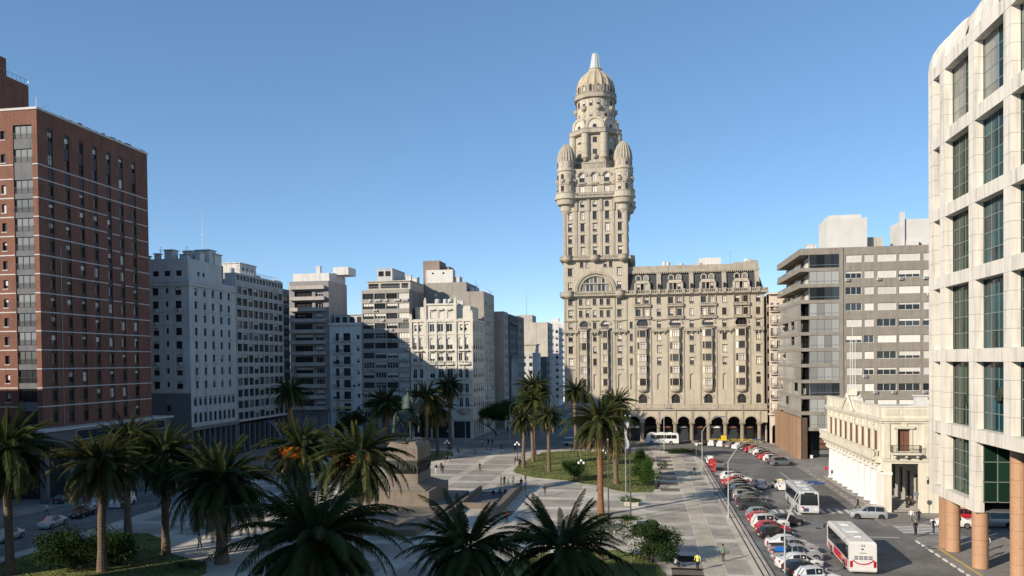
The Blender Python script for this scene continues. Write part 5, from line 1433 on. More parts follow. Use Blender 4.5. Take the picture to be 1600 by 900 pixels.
    b = MB(); b.box(36.1, 50, 82.85, 92, 5.72, 5.8); b.box(X + .9, 36.1, 83.1, 92, 5.72, 5.8); part('soffit', b, greyd, t)
    for r in range(3):
        for k in range(4):
            b = MB(); b.box(36.05 + 2.4 * k + .05, 36.05 + 2.4 * (k + 1) - .05, 82.85, 82.9, .3 + 1.8 * r, 2.0 + 1.8 * r); part('lobby_pane', b, glass, t)
exec_tower()

# neighbours beside and behind the viewpoint, whose shade falls over the near palms
def neighbour(name, label, x0, x1, y0, y1, z, mat):
    t = thing(name, label, 'building', (x0, y0, 0))
    cols = lambda W: [1.8 + 3.2 * k for k in range(int((W - 2) / 3.2))]
    rows = [5 + 3.3 * k for k in range(int((z - 7) / 3.3))]
    k = dict(n=2, fr=frame_d, bl=0)
    facade(t, (x1, y0), PI / 2, y1 - y0, 0, z, [(c, r, 1.3, 1.6, 0, k) for c in cols(y1 - y0) for r in rows], mat)
    shell(t, x0, x1, y0, y1, 0, z, mat, 'r', roofm)
neighbour('corner_neighbour_block', 'grey block west of the brick tower, out of frame at left', -130, -92, 36.6, 98, 24.5, greyw)
neighbour('west_side_block', 'tall block on the west side of the square, behind the view', -101, -88, 0, 20, 42.0, beige)
neighbour('west_corner_block', 'lower block on the west side of the square, behind the view', -88, -55.5, 0, 20, 35.6, greyw)
neighbour('west_middle_block', 'block on the west side of the square nearest the viewpoint', -55.4, -22, 0, 20, 33.0, beige)
# ------------------------------------------------------------------ skinned bodies
def skin_mesh(name, verts, edges, mats, sub=1, smooth=True, assign=None):
    me = bpy.data.meshes.new('tmp'); me.from_pydata([v[:3] for v in verts], edges, []); me.update()
    o = bpy.data.objects.new('tmp', me); COL.objects.link(o)
    md = o.modifiers.new('s', 'SKIN'); md.use_smooth_shade = smooth; md.branch_smoothing = .6
    sv = me.skin_vertices[0].data
    for i, v in enumerate(verts):
        r = v[3]; sv[i].radius = r if hasattr(r, '__len__') else (r, r)
        sv[i].use_root = (i == 0)
    m2 = o.modifiers.new('u', 'SUBSURF'); m2.levels = sub; m2.render_levels = sub
    dg = bpy.context.evaluated_depsgraph_get(); dg.update()
    out = bpy.data.meshes.new_from_object(o.evaluated_get(dg)); out.name = name
    bpy.data.objects.remove(o); bpy.data.meshes.remove(me)
    out.materials.clear()
    for m in mats: out.materials.append(m)
    if assign: out.polygons.foreach_set('material_index', [assign(p.center) for p in out.polygons])
    out.update()
    return out

# ------------------------------------------------------------------ monument
def monument():
    t = thing('monument_pedestal', 'stepped granite pedestal with a dark bronze relief band at plaza centre', 'pedestal', (-34, 112, .13))
    b = MB(); b.box(-45.5, -26.8, 91.5, 121, .13, .9); part('platform', b, granite_p, t)
    for i in range(3):                                            # big ashlar blocks of the base
        for j in range(1):
            pass
    x0, x1, y0, y1 = -38.9, -29.3, 106.8, 118
    for i in range(4):
        a, c = x0 + (x1 - x0) * i / 4, x0 + (x1 - x0) * (i + 1) / 4
        b = MB(); b.box(a + .01, c - .01, y0, y1, .9, 2.95); part('base_block', b, granite_p, t)
    for k in range(4):
        e = 1.5 - .38 * k
        b = MB(); b.box(-36.1 - e, -31.5 + e, 109 - e, 116 + e, 2.95 + .17 * k, 3.12 + .17 * k); part('step', b, granite_d, t)
    b = MB(); b.box(-36.1, -31.5, 109, 116, 3.63, 5.05); part('lower_shaft', b, granite_p, t)
    b = MB(); b.box(-36.1, -31.5, 109, 116, 6.95, 8.75)
    P = [(-36.1, 109), (-31.5, 109), (-31.5, 116), (-36.1, 116)]; Q = [(-35.6, 109.6), (-32.0, 109.6), (-32.0, 115.4), (-35.6, 115.4)]
    for k in range(4):
        j = (k + 1) % 4; b.poly([(*P[k], 8.75), (*P[j], 8.75), (*Q[j], 9.5), (*Q[k], 9.5)])
    b.poly([(*q, 9.5) for q in Q]); part('upper_shaft', b, granite_p, t)
    b = MB(); b.box(-36.0, -31.6, 109.1, 115.9, 5.05, 6.95); part('relief_ground', b, bronze_d, t)
    def figures(L, seed):
        r = random.Random(seed); g = MB()
        n = int(L / .26)
        for k in range(n):
            x = .15 + (L - .3) * k / n + r.uniform(-.05, .05); h = r.uniform(1.15, 1.65); lean = r.uniform(-.12, .12); d = r.uniform(.05, .2)
            g.tube([(x - .08, -.02, .05), (x - .05, -d, h * .45)], [.06, .09], 5); g.tube([(x + .12, -.02, .05), (x + .05, -d, h * .45)], [.06, .09], 5)
            g.tube([(x, -d, h * .42), (x + lean * .5, -d, h * .65), (x + lean, -d, h * .82)], [.12, .15, .07], 6)
            g.lathe([(.01, h * .84), (.085, h * .9), (.01, h)], x + lean, -d, 6)
            g.tube([(x + lean * .6, -d, h * .76), (x + r.uniform(-.25, .25), -d - .05, h * r.uniform(.5, 1.05))], .045, 4)
        return g
    part('relief_figures', figures(4.4, 3), bronze_d, t, loc=(-36.0, 109.1, 5.05))
    part('relief_figures', figures(6.8, 4), bronze_d, t, loc=(-31.6, 109.1, 5.05), rot=(0, 0, PI / 2))
    # equestrian statue
    s = thing('equestrian_statue', 'green bronze rider on horseback seen from behind on the granite pedestal', 'statue', (-33.85, 112.7, 9.5), R(-16), scale=2.88)
    V = [(0, -.72, 1.33, (.40, .37)), (0, -.25, 1.3, (.33, .36)), (0, .4, 1.3, (.31, .35)), (0, .66, 1.5, (.2, .27)), (0, .9, 1.82, (.13, .2)), (0, 1.06, 2.05, (.11, .15)), (0, 1.28, 1.9, (.09, .11)), (0, 1.45, 1.74, (.07, .08))]
    Ed = [(i, i + 1) for i in range(7)]
    def leg(pts, root):
        i = len(V); V.extend(pts); Ed.append((root, i)); Ed.extend((i + k, i + k + 1) for k in range(len(pts) - 1))
    for sx in (-1, 1):
        f = .14 * sx
        leg([(.2 * sx, -.78, 1.02, .2), (.21 * sx, -.66 + f, .84, .145), (.2 * sx, -.92 + f, .52, .085), (.2 * sx, -.86 + f, .15, .055), (.2 * sx, -.78 + f, .04, .075)], 0)
    leg([(-.17, .46, .98, .16), (-.17, .48, .55, .08), (-.17, .46, .15, .05), (-.17, .52, .04, .075)], 2)
    leg([(.17, .5, .98, .16), (.17, .78, .72, .08), (.17, .68, .38, .05), (.17, .72, .3, .07)], 2)
    leg([(0, -1.04, 1.45, .07), (0, -1.22, 1.25, .09), (0, -1.26, .85, .11), (0, -1.2, .45, .04)], 0)
    put('horse', skin_mesh('horse', V, Ed, [bronze], 2), s)
    put('rider', skin_mesh('rider', [(0, -.08, 1.72, (.2, .15)), (0, -.08, 1.95, (.19, .13)), (0, -.06, 2.17, (.23, .14)), (0, -.03, 2.3, .07), (0, 0, 2.42, .095), (0, .01, 2.55, .095),
        (-.24, -.06, 2.17, .085), (-.32, .02, 1.95, .07), (-.2, .26, 1.85, .055), (.24, -.06, 2.17, .085), (.34, -.12, 1.93, .07), (.36, -.02, 1.72, .055),
        (-.2, 0, 1.65, .13), (-.42, .24, 1.32, .1), (-.43, .12, .95, .075), (-.43, .24, .86, .06), (.2, 0, 1.65, .13), (.42, .24, 1.32, .1), (.43, .12, .95, .075), (.43, .24, .86, .06)],
        [(0, 1), (1, 2), (2, 3), (3, 4), (4, 5), (2, 6), (6, 7), (7, 8), (2, 9), (9, 10), (10, 11), (0, 12), (12, 13), (13, 14), (14, 15), (0, 16), (16, 17), (17, 18), (18, 19)], [bronze], 2), s)
    b = MB(); n = 10                                              # cloak falling over the horse's back
    rows = [(.17, 2.24, -.06), (.25, 2.1, -.12), (.25, 1.9, -.15), (.24, 1.72, -.17), (.26, 1.62, -.22)]
    for j, (w, z, y) in enumerate(rows):
        for k in range(n + 1):
            a = PI * k / n; b.v.append((w * math.cos(a), y - .12 * math.sin(a) - .02 * (k % 2), z))
    for j in range(len(rows) - 1):
        for k in range(n): b.f.append((j * (n + 1) + k, j * (n + 1) + k + 1, (j + 1) * (n + 1) + k + 1, (j + 1) * (n + 1) + k)); b.m.append(0)
    put('cloak', b.mesh('cloak', bronze, True), s)
    b = MB(); b.lathe([(.19, 2.5), (.11, 2.54), (.1, 2.62), (.01, 2.66)], 0, 0, 12); put('hat', b.mesh('hat', bronze, True), s)
    b = MB(); b.box(-.55, .55, -1.15, .95, -.04, .03); put('bronze_base', b.mesh('bronze_base', bronze_d), s)
    # stairwell down to the crypt
    t = thing('crypt_stairwell', 'sunken stone stairwell with low walls to the right of the monument', 'stairwell', (HX0, HY0, 0))
    b = MB(); b.box(HX0, HX1, HY0, HY1, -4, -3.9, skip='b')
    b.poly([(HX0, HY0, -4), (HX0, HY1, -4), (HX0, HY1, KZ), (HX0, HY0, KZ)]); b.poly([(HX1, HY0, -4), (HX1, HY0, KZ), (HX1, HY1, KZ), (HX1, HY1, -4)]); b.poly([(HX0, HY0, -4), (HX0, HY0, KZ), (HX1, HY0, KZ), (HX1, HY0, -4)]); b.poly([(HX0, HY1, -4), (HX1, HY1, -4), (HX1, HY1, KZ), (HX0, HY1, KZ)])
    part('shaft_lining', b, granite_d, t)
    for k in range(18):
        b = MB(); b.box(HX0 + .02, HX1 - .02, HY1 - .4 * (k + 1), HY1 - .4 * k - .01, -3.9, KZ - .2 * (k + 1)); part('step', b, granite_d, t)
    b = MB(); b.prism([(HX1 + .05, 100.5), (HX1 + 1.0, 100.5), (HX1 + 1.0, 127), (HX1 + .05, 127)], KZ, 1.25); part('side_wall', b, granite_p, t)
    for k in range(3):
        x = HX0 - .06 - .42 * (k + 1); b = MB(); b.box(x, x + .36, 101, 125, KZ, .45 + .28 * (2 - k)); part('low_wall', b, granite_d if k % 2 else granite_p, t)
    b = MB(); b.box(HX0, HX1, HY0 - .6, HY0 - .05, KZ, 1.0); part('end_wall', b, granite_p, t)
monument()

# ------------------------------------------------------------------ palms
def frond_mesh(name, bend, mat, n=42, L=1., seed=0, droop=.4, wid=.125):
    r = random.Random(seed); b = MB(); seg = 9
    pts = []; x = z = 0.; 
    for k in range(seg + 1):
        t = k / seg; pts.append(Vector((x, .02 * math.sin(3 * t), z)))
        a = -bend * (t ** 1.25); x += math.cos(a) / seg; z += math.sin(a) / seg
    b.tube(pts, [.0075 * (1 - .85 * k / seg) + .001 for k in range(seg + 1)], 4, 1)
    for k in range(n):
        t = .14 + .86 * k / (n - 1); f = t * seg; i = min(int(f), seg - 1); p = pts[i].lerp(pts[i + 1], f - i)
        d = (pts[i + 1] - pts[i]).normalized(); up = d.cross(Vector((0, 1, 0))).normalized() * -1
        ln = wid * (math.sin(PI * min(.98, .12 + t * .86)) ** .55) * r.uniform(.85, 1.1)
        for s in (-1, 1):
            o = (d * (.55 + .35 * t) + Vector((0, s * .8, 0)) + up * r.uniform(.12, .38)).normalized()
            q = p + o * ln * .55; e = p + o * ln + Vector((0, 0, -ln * droop * r.uniform(.6, 1.3)))
            w = d * .0068
            b.poly([p - w, p + w, q + w * 1.25, e, q - w * 1.25], 0)
    return b.mesh(name, [mat, rachis_m])
rachis_m = leaf_mat('frond_rib', (.075, .08, .03))
FM = {}
for vi, (mt, tag) in enumerate(((frond_m, 'g'), (frond_y, 'y'), (dead_m, 'd'))):
    for bi, bend in enumerate((.6, 1.1, 1.5)):
        FM[tag, bi] = frond_mesh('frond', bend, mt, seed=vi * 7 + bi)
def crown_layout(n, seed, low=-64):
    r = random.Random(seed); out = []
    for k in range(n):
        t = (k + .5) / n; el = 80 - (80 - low) * (t ** .8); az = k * 2.39996 + r.gauss(0, .22)
        out.append((az, R(el + r.gauss(0, 7)), r.uniform(.82, 1.1) * (.78 if el > 50 else (.9 if el > 25 else 1)) * (1 if el > -30 else .82), r.uniform(-.35, .35), 0 if el > 50 or el < -35 else (1 if el > 10 else 2)))
    return out
def trunk_mesh(h, r0, mat, seed, lean=0.):
    r = random.Random(seed); prof = []; n = int(h / .16); b = MB(); m = 12
    for k in range(n + 1):
        t = k / n; z = h * t; rr = r0 * (1.25 - .35 * min(1, t * 5)) if t < .2 else r0 * .9
        rr *= (1 + .035 * (k % 2)) * r.uniform(.985, 1.015)
        if t > .93: rr *= 1 + (t - .93) * 6.5
        prof.append((rr, z, lean * t * t))
    for rr, z, dx in prof:
        for q in range(m):
            a = 2 * PI * q / m; e = rr * (1 + .03 * ((q + int(z * 6)) % 2)); b.v.append((dx + e * math.cos(a), e * math.sin(a), z))
    for k in range(len(prof) - 1):
        for q in range(m):
            q2 = (q + 1) % m; b.f.append((k * m + q, k * m + q2, (k + 1) * m + q2, (k + 1) * m + q)); b.m.append(0)
    for k in range(46):                                           # stubs of cut leaf bases
        a = r.uniform(0, 2 * PI); z = h * (1 - .2 * r.random() ** 1.5) - .1; rr = r0 * 1.0; dx = lean * (z / h) ** 2
        p = Vector((dx + rr * math.cos(a), rr * math.sin(a), z)); b.tube([p, p + Vector((.22 * math.cos(a), .22 * math.sin(a), .2))], [.07, .035], 4)
    return b.mesh('trunk', mat)
def palm(label, x, y, zc, rad, near, seed, tag='g', dates=0, mixy=.15, dead=.1, tr=None, r0=.42, group=None, n=None):
    t = thing('palm_tree', label, 'palm tree', (x, y, KZ), group=group)
    h = zc - KZ
    put('trunk', trunk_mesh(h, r0, tr or trunk_m, seed, random.Random(seed * 3).uniform(-.5, .5)), t)
    r = random.Random(seed); L = rad * 1.12
    lay = crown_layout(int((n or 84) * r.uniform(1.1, 1.4)) if near else int(92 * r.uniform(.85, 1.1)), seed, r.uniform(-72, -48))
    top = Vector((0, 0, h + .1))
    if near:
        for az, el, s, roll, bi in lay:
            tg = tag if r.random() > mixy else ('y' if tag == 'g' else 'g')
            if el < R(-30) and r.random() < dead * 3: tg = 'd'
            put('frond', FM[tg, bi], t, top + Vector((.25 * math.cos(az), .25 * math.sin(az), -.25 if el < 0 else .1)), (roll, -el, az), L * s)
    else:
        b = MB()
        mats = {'g': 0, 'y': 1, 'd': 2}
        vv = []; ff = []; mm = []
        for az, el, s, roll, bi in lay:
            tg = tag if r.random() > mixy else ('y' if tag == 'g' else 'g')
            if el < R(-30) and r.random() < dead * 3: tg = 'd'
            src = FM[tg, bi]; Mx = Matrix.Translation(top + Vector((.2 * math.cos(az), .2 * math.sin(az), 0))) @ Matrix.Rotation(az, 4, 'Z') @ Matrix.Rotation(-el, 4, 'Y') @ Matrix.Rotation(roll, 4, 'X') @ Matrix.Scale(L * s, 4)
            i0 = len(vv); vv.extend(tuple(Mx @ v.co) for v in src.vertices)
            for p in src.polygons:
                ff.append(tuple(i0 + q for q in p.vertices)); mm.append(mats[tg] if p.material_index == 0 else 3)
        b.v, b.f, b.m = vv, ff, mm
        put('crown', b.mesh('crown', [frond_m, frond_y, dead_m, rachis_m]), t)
    for k in range(dates):                                        # hanging bunches of dates
        az = R(250) + r.uniform(-1.3, 1.3); b = MB()
        c = Vector((1.7 * math.cos(az), 1.7 * math.sin(az), .35)); b.tube([Vector((0, 0, .3)), c * .7 + Vector((0, 0, .35)), c], .035, 4)
        for q in range(110):
            d = Vector((r.gauss(0, .34), r.gauss(0, .34), r.uniform(-.9, .2))); p = c * 1.1 + d; e = .075
            b.poly([p + Vector((e, 0, 0)), p + Vector((-e * .5, e, 0)), p + Vector((0, 0, e * 1.4))]); b.poly([p + Vector((-e * .5, e, 0)), p + Vector((-e * .5, -e, 0)), p + Vector((0, 0, -e * 1.4))])
        put('date_bunch', b.mesh('date_bunch', date_m), t, top + Vector((0, 0, -.35)), kind='stuff')
    return t
palm('big palm with dark trunk at the left edge, partly lit crown', -62.3, 70.1, 12.6, 5.3, 1, 1, dead=.15, mixy=.2)
palm('palm with a yellowish crown above the dark shrub at left', -53.8, 72.3, 10.9, 4.4, 1, 2, 'y', dead=.3, mixy=.3)
palm('palm in front of the hotel sign, with orange dates', -62.6, 89.0, 11.6, 4.2, 1, 3, dates=2)
palm('palm leaning over the left lawn in front of the grey block', -51.6, 79.8, 11.0, 4.7, 1, 4)
palm('large dark palm with a thick trunk at the edge of the left lawn', -43.4, 76.9, 8.6, 6.2, 1, 5, r0=.62, dead=.2, n=84)
palm('largest dark palm crown filling the bottom centre left', -20.3, 47.0, 9.8, 5.5, 1, 6, n=88, r0=.55)
palm('palm with bright orange dates left of the monument', -27.8, 75.4, 11.6, 5.1, 1, 7, dates=6, mixy=.3, n=84)
palm('palm with faint orange dates behind the dark crowns at left', -37.7, 84.0, 11.3, 4.7, 1, 8, dates=4)
palm('dark palm crown at the bottom centre in front of the monument', -11.7, 52.0, 8.2, 4.5, 1, 9, n=84)
palm('dark palm crown at the bottom just right of centre', -5.3, 52.0, 8.3, 4.6, 1, 10, n=84)
palm('tall palm with reddish trunk standing before the tower palace', -5.7, 106.9, 12.7, 5.0, 1, 12, mixy=.35, dead=.3, tr=trunk_r, n=80)
palm('tall slim palm in front of the grey blocks at left, sunlit trunk', -69.5, 150, 15.4, 4.3, 0, 13, mixy=.3, tr=trunk_r)
palm('yellowish palm right behind the bronze rider', -45.6, 165.0, 13.4, 4.5, 0, 14, 'y', dead=.4)
palm('slim palm right of the rider, standing on the small far lawn', -44.7, 170.6, 10.6, 4.4, 0, 15, 'y', dead=.5, r0=.36)
palm('dark palm crown against the ornate white building', -45.4, 185.0, 15.3, 4.2, 0, 16)
palm('dark palm left of the bronze rider in the shade', -53.0, 160.0, 12.4, 5.0, 0, 17)
palm('shortest palm of the cluster at the left end of the central lawn', -23.1, 153.6, 9.5, 3.6, 0, 18, mixy=.3, r0=.36)
palm('middle palm of the tight cluster on the central lawn', -22.6, 163.5, 12.6, 4.2, 0, 19, mixy=.25, r0=.36)
palm('tallest palm of the cluster on the central lawn', -23.6, 173.5, 15.1, 4.6, 0, 20, mixy=.25, r0=.36)
palm('palm at the right front of the central lawn cluster', -17.5, 148.6, 10.5, 3.6, 0, 21, mixy=.3, r0=.34)
palm('palm before the shaded foot of the tower palace', -15.8, 189.0, 13.9, 3.9, 0, 22)
palm('palm half hidden behind the reddish-trunk palm', -5.2, 160, 12.3, 4.2, 0, 23)
palm('shorter palm with a dry skirt behind the reddish-trunk palm', -4.6, 134.8, 7.2, 3.2, 0, 24, 'y', dead=.8)
palm('palm in deep shade before the balcony apartment block', -63, 192, 10.5, 4.0, 0, 25)

# ------------------------------------------------------------------ shrubs and trees
def leaf_blob(b, c, rad, n, size, r, m=0):
    lumps = [(Vector((r.gauss(0, .4), r.gauss(0, .4), r.gauss(0, .34))), r.uniform(.3, .6)) for _ in range(15)]
    for _ in range(n):
        lc, lr = r.choice(lumps); d = Vector((r.gauss(0, 1), r.gauss(0, 1), r.gauss(0, 1))).normalized() * lr * r.uniform(.55, 1.12)
        p = lc + d; p = Vector((c[0] + p.x * rad[0], c[1] + p.y * rad[1], c[2] + p.z * rad[2]))
        if p.z < KZ + .06: continue
        u = Vector((r.gauss(0, 1), r.gauss(0, 1), r.gauss(0, .6))).normalized(); w = u.orthogonal().normalized()
        s = size * r.uniform(.6, 1.3)
        b.poly([p - u * s, p + w * s * .45, p + u * s, p - w * s * .45], m)
def shrub(name, label, x, y, rx, ry, h, mat, n, size=.16, seed=0, cat='shrub'):
    r = random.Random(seed + 50); t = thing(name, label, cat, (x, y, KZ))
    b = MB(); leaf_blob(b, (0, 0, h * .52), (rx, ry, h * .5), n, size, r)
    put('foliage', b.mesh('foliage', mat), t)
    b = MB()
    for k in range(5):
        a = 2 * PI * k / 5; b.tube([(.1 * math.cos(a), .1 * math.sin(a), -.1), (rx * .3 * math.cos(a), ry * .3 * math.sin(a), h * .4), (rx * .5 * math.cos(a), ry * .5 * math.sin(a), h * .7)], [.09, .06, .02], 5)
    put('stem', b.mesh('stem', bark_m), t)
shrub('round_shrub', 'round dark shrub on the near lawn beside the yellow-shirted walker', .6, 82.2, 2.5, 2.3, 3.9, leaf_d, 10400, .115, 1)
shrub('round_shrub', 'bright green bush beside a globe lamp on the central lawn', -12.2, 138.8, 2.3, 2.2, 4.0, leaf_g, 7200, .115, 2)
shrub('round_shrub', 'dense bush at the right end of the central lawn', .0, 134.6, 2.6, 2.4, 4.2, leaf_g, 7600, .115, 3)
shrub('conical_shrub', 'slim upright shrub behind the dense lawn bush', -.4, 143, 1.3, 1.3, 5.6, leaf_g, 4000, .115, 4)
shrub('dark_shrub', 'broad dark shrub on the left lawn under the yellowish palm', -57.6, 72.6, 3.4, 2.4, 4.6, leaf_d, 11200, .115, 5)
shrub('dark_shrub', 'lower dark shrub joined to the broad one, right side', -53.6, 74.4, 2.2, 2, 3.6, leaf_d, 6000, .115, 6)
shrub('hedge', 'low clipped hedge curving round the plaza corner', 7.5, 180.6, 4.2, 2.2, 1.0, leaf_d, 5200, .115, 7, 'hedge')
shrub('flower_bed', 'small oval flower bed on the left lawn', -45.6, 74.8, 1.7, 1.0, .7, leaf_o, 900, .1, 8, 'flower bed')
shrub('round_shrub', 'dusky bush at the rim of the small far lawn', -52, 168, 2.4, 2, 2.6, leaf_d, 3600, .115, 9)
def tree(name, label, x, y, h, spread, mat, n, seed, sparse=False, trunk=.3):
    r = random.Random(seed + 90); t = thing(name, label, 'tree', (x, y, KZ))
    b = MB(); tips = []
    def grow(p, d, l, rad, lev):
        pts = [p]; q = p.copy(); dd = d.copy()
        for k in range(4):
            dd = (dd + Vector((r.gauss(0, .22), r.gauss(0, .22), r.gauss(0, .1) + .06))).normalized(); q = q + dd * l / 4; pts.append(q.copy())
        b.tube(pts, [rad * (1 - .12 * k) for k in range(5)], 7 if lev < 2 else 5)
        if lev >= 3: tips.append(q); return
        for k in range(3 if lev else 4):
            a = r.uniform(0, 2 * PI); nd = (dd * .7 + Vector((math.cos(a), math.sin(a), r.uniform(.0, .5))) * .75).normalized(); grow(q, nd, l * r.uniform(.6, .78), rad * .56, lev + 1)
    grow(Vector((0, 0, -.1)), Vector((r.uniform(-.1, .1), r.uniform(-.1, .1), 1)), h * .36, trunk, 0)
    put('trunk', b.mesh('trunk', bark_m), t)
    b = MB(); k = spread / max(.1, max(math.hypot(p.x, p.y) for p in tips))
    for p in tips:
        leaf_blob(b, p, (spread * .36, spread * .36, h * .13), n // len(tips), .15, r)
    if not sparse: leaf_blob(b, (0, 0, h * .68), (spread, spread, h * .34), n, .15, r)
    put('crown', b.mesh('crown', mat), t)
tree('gnarled_tree', 'small gnarled tree with thin olive foliage at bottom centre', -4.3, 82.4, 5.6, 2.4, leaf_o, 620, 1, True, .26)
tree('street_tree', 'dark street tree in the shade at the mouth of the avenue', -41.0, 222, 9.5, 4.2, leaf_d, 9000, 2)
tree('street_tree', 'second dark street tree further up the shaded avenue', -40.4, 238, 9.5, 4.0, leaf_d, 8000, 3)
tree('street_tree', 'dark tree in front of the ornate white building, left end', -58, 203, 8.5, 3.8, leaf_d, 8000, 4)
tree('street_tree', 'dark tree beside the shaded street before the office colonnade', -76, 200, 8.5, 3.8, leaf_d, 8000, 5)
# ------------------------------------------------------------------ vehicles
def paint(name, c, met=.0): return M('car_paint_' + name, c, .32, .03, 2, spec=.5, coat=.6, metal=met)
PAINT = dict(white=paint('white', (.68, .68, .66)), silver=paint('silver', (.42, .43, .44), .4), grey=paint('grey', (.16, .17, .175), .3), black=paint('black', (.016, .017, .019)), red=paint('red', (.42, .022, .028)), teal=paint('teal', (.24, .33, .35), .2), blue=paint('blue', (.05, .08, .2)), dark=paint('dark', (.035, .045, .05)), yellow=paint('yellow', (.62, .45, .03)))
KINDS = dict(
 hatch=([(0, .62, .62, .70, .62), (.05, .82, .84, .78, .70), (.14, .92, .95, .82, .74), (.6, .93, 1.40, .84, .60), (1.5, .93, 1.48, .85, .62), (2.2, .92, 1.43, .85, .60), (2.95, .93, .97, .84, .74), (3.65, .80, .83, .80, .70), (3.86, .66, .68, .72, .62), (3.92, .5, .5, .66, .6)], 2, 5, 1.0),
 sedan=([(0, .62, .62, .68, .6), (.06, .84, .85, .76, .68), (.2, .95, .98, .82, .72), (.72, .96, 1.0, .84, .72), (1.35, .94, 1.38, .85, .60), (2.1, .93, 1.46, .86, .62), (2.7, .92, 1.41, .86, .6), (3.45, .92, .97, .84, .72), (4.2, .78, .8, .8, .7), (4.4, .6, .62, .7, .62), (4.45, .48, .48, .66, .6)], 3, 6, 1.0),
 suv=([(0, .7, .7, .76, .7), (.05, .95, .97, .82, .74), (.1, 1.06, 1.1, .86, .76), (.42, 1.06, 1.62, .88, .66), (1.5, 1.06, 1.7, .88, .68), (2.5, 1.06, 1.66, .88, .66), (3.15, 1.06, 1.12, .87, .76), (4.15, .95, .98, .84, .74), (4.38, .7, .72, .76, .7), (4.42, .52, .52, .7, .66)], 2, 5, 1.12),
 pickup=([(0, .72, .72, .8, .76), (.05, .97, .98, .85, .8), (1.75, .98, .99, .87, .8), (1.85, .98, 1.58, .87, .66), (2.4, .98, 1.66, .87, .67), (3.0, .98, 1.6, .87, .66), (3.65, 1.0, 1.05, .86, .76), (4.75, .9, .93, .83, .73), (4.98, .68, .7, .76, .7), (5.02, .5, .5, .72, .66)], 2, 5, 1.12),
 van=([(0, .7, .7, .8, .76), (.05, 1.0, 1.02, .85, .8), (.12, 1.1, 1.7, .87, .72), (.5, 1.1, 1.92, .88, .72), (2.9, 1.1, 1.95, .88, .72), (3.4, 1.08, 1.85, .88, .7), (4.15, 1.05, 1.1, .86, .76), (4.55, .85, .88, .8, .72), (4.65, .5, .5, .74, .68)], 1, 5, 1.1))
CARM = {}
def car_meshes(kind, col):
    k = (kind, col)
    if k in CARM: return CARM[k]
    st, rw, fw, ws = KINDS[kind]
    L = st[-1][0]; body = MB(); sec = []
    for x, zb, zr, w, hw in st:
        half = [(0, .2), (w * .9, .2), (w * .99, .36), (w, zb * .72), (w * .97, zb), (hw, zr), (hw * .6, zr + .025), (0, zr + .03)]
        sec.append([(x - L / 2, y, z) for y, z in half] + [(x - L / 2, -y, z) for y, z in half[-2:0:-1]])
    n = len(sec[0]); side = []; front = []; rear = []
    for i in range(len(sec) - 1):
        for q in range(n):
            q2 = (q + 1) % n; body.poly([sec[i][q], sec[i + 1][q], sec[i + 1][q2], sec[i][q2]])
    body.poly(sec[0][::-1]); body.poly(sec[-1])
    for cx in (.78, L - .8):                                      # wheel arches
        for s in (-1, 1):
            r = .36 * ws; pts = [(cx - L / 2 + r * math.cos(a), s * (st[len(st) // 2][3] + .004), .33 * ws + r * math.sin(a)) for a in [PI * k2 / 8 for k2 in range(9)]]
            body.poly(pts + [(pts[-1][0], pts[-1][1], .2), (pts[0][0], pts[0][1], .2)], 1)
    for s in (-1, 1):
        body.box(fw * 0 + st[fw][0] - L / 2 - .1, st[fw][0] - L / 2 + .06, s * (st[fw][3] + .09) - .09, s * (st[fw][3] + .09) + .09, st[fw][1] + .0, st[fw][1] + .14, 0)
    def lerp3(a, b_, t): return tuple(a[k2] + (b_[k2] - a[k2]) * t for k2 in range(3))
    def pane(qs, off):
        g = MB(); c = Vector([sum(p[k2] for p in qs) / len(qs) for k2 in range(3)])
        v = [Vector(p) for p in qs]; nn = (v[1] - v[0]).cross(v[2] - v[0]).normalized()
        if nn.dot(c - Vector((0, 0, .8))) < 0: nn = -nn
        g.poly([c + (p - c) * .93 + nn * .012 for p in v]); return g
    parts = []
    for i, nm in ((rw, 'rear_window'), (fw, 'windscreen')):
        a, b_ = sec[i], sec[i + 1]; lo, hi = (a, b_) if nm == 'rear_window' else (b_, a)
        parts.append((nm, pane([lo[5], hi[5], hi[n - 5], lo[n - 5]], 0).mesh(nm, glass_car)))
    for s in (0, 1):
        for i in range(rw, fw):
            ii = i + 1
            if ii > fw - (0 if ii < fw else 1): pass
            if ii >= len(sec) - 1 or ii + 1 > fw + 1: continue
            A, B = sec[ii], sec[min(ii + 1, fw)]
            if A is B: continue
            q4, q5 = (4, 5) if s == 0 else (n - 4, n - 5)
            parts.append(('side_window', pane([A[q4], B[q4], B[q5], A[q5]], 0).mesh('side_window', glass_car)))
        q4, q5 = (4, 5) if s == 0 else (n - 4, n - 5)
        parts.append(('side_window', pane([sec[fw][q4], sec[fw + 1][q4], sec[fw][q5]], 0).mesh('side_window', glass_car)))
    w = st[1][3]
    for s in (-1, 1):
        g = MB(); g.box(L / 2 - .34, L / 2 - .03, s * .56 - .13, s * .56 + .13, .62 * ws - .0, .74 * ws); parts.append(('headlight', g.mesh('headlight', headl)))
        g = MB(); g.box(-L / 2 - .015, -L / 2 + .1, s * .62 - .13, s * .62 + .13, .7 * ws, .92 * ws); parts.append(('tail_light', g.mesh('tail_light', taill)))
    for x in (-L / 2 - .02, L / 2 - .02):
        g = MB(); g.box(x, x + .05, -.25, .25, .42, .54); parts.append(('number_plate', g.mesh('number_plate', metal_w)))
    if kind == 'pickup':
        g = MB(); g.box(-L / 2 + .12, -L / 2 + 1.66, -.68, .68, 1.03, 1.045); parts.append(('cargo_bed', g.mesh('cargo_bed', black_pl)))
    CARM[k] = (body.mesh('body', [PAINT[col], black_pl], True), parts, L, ws)
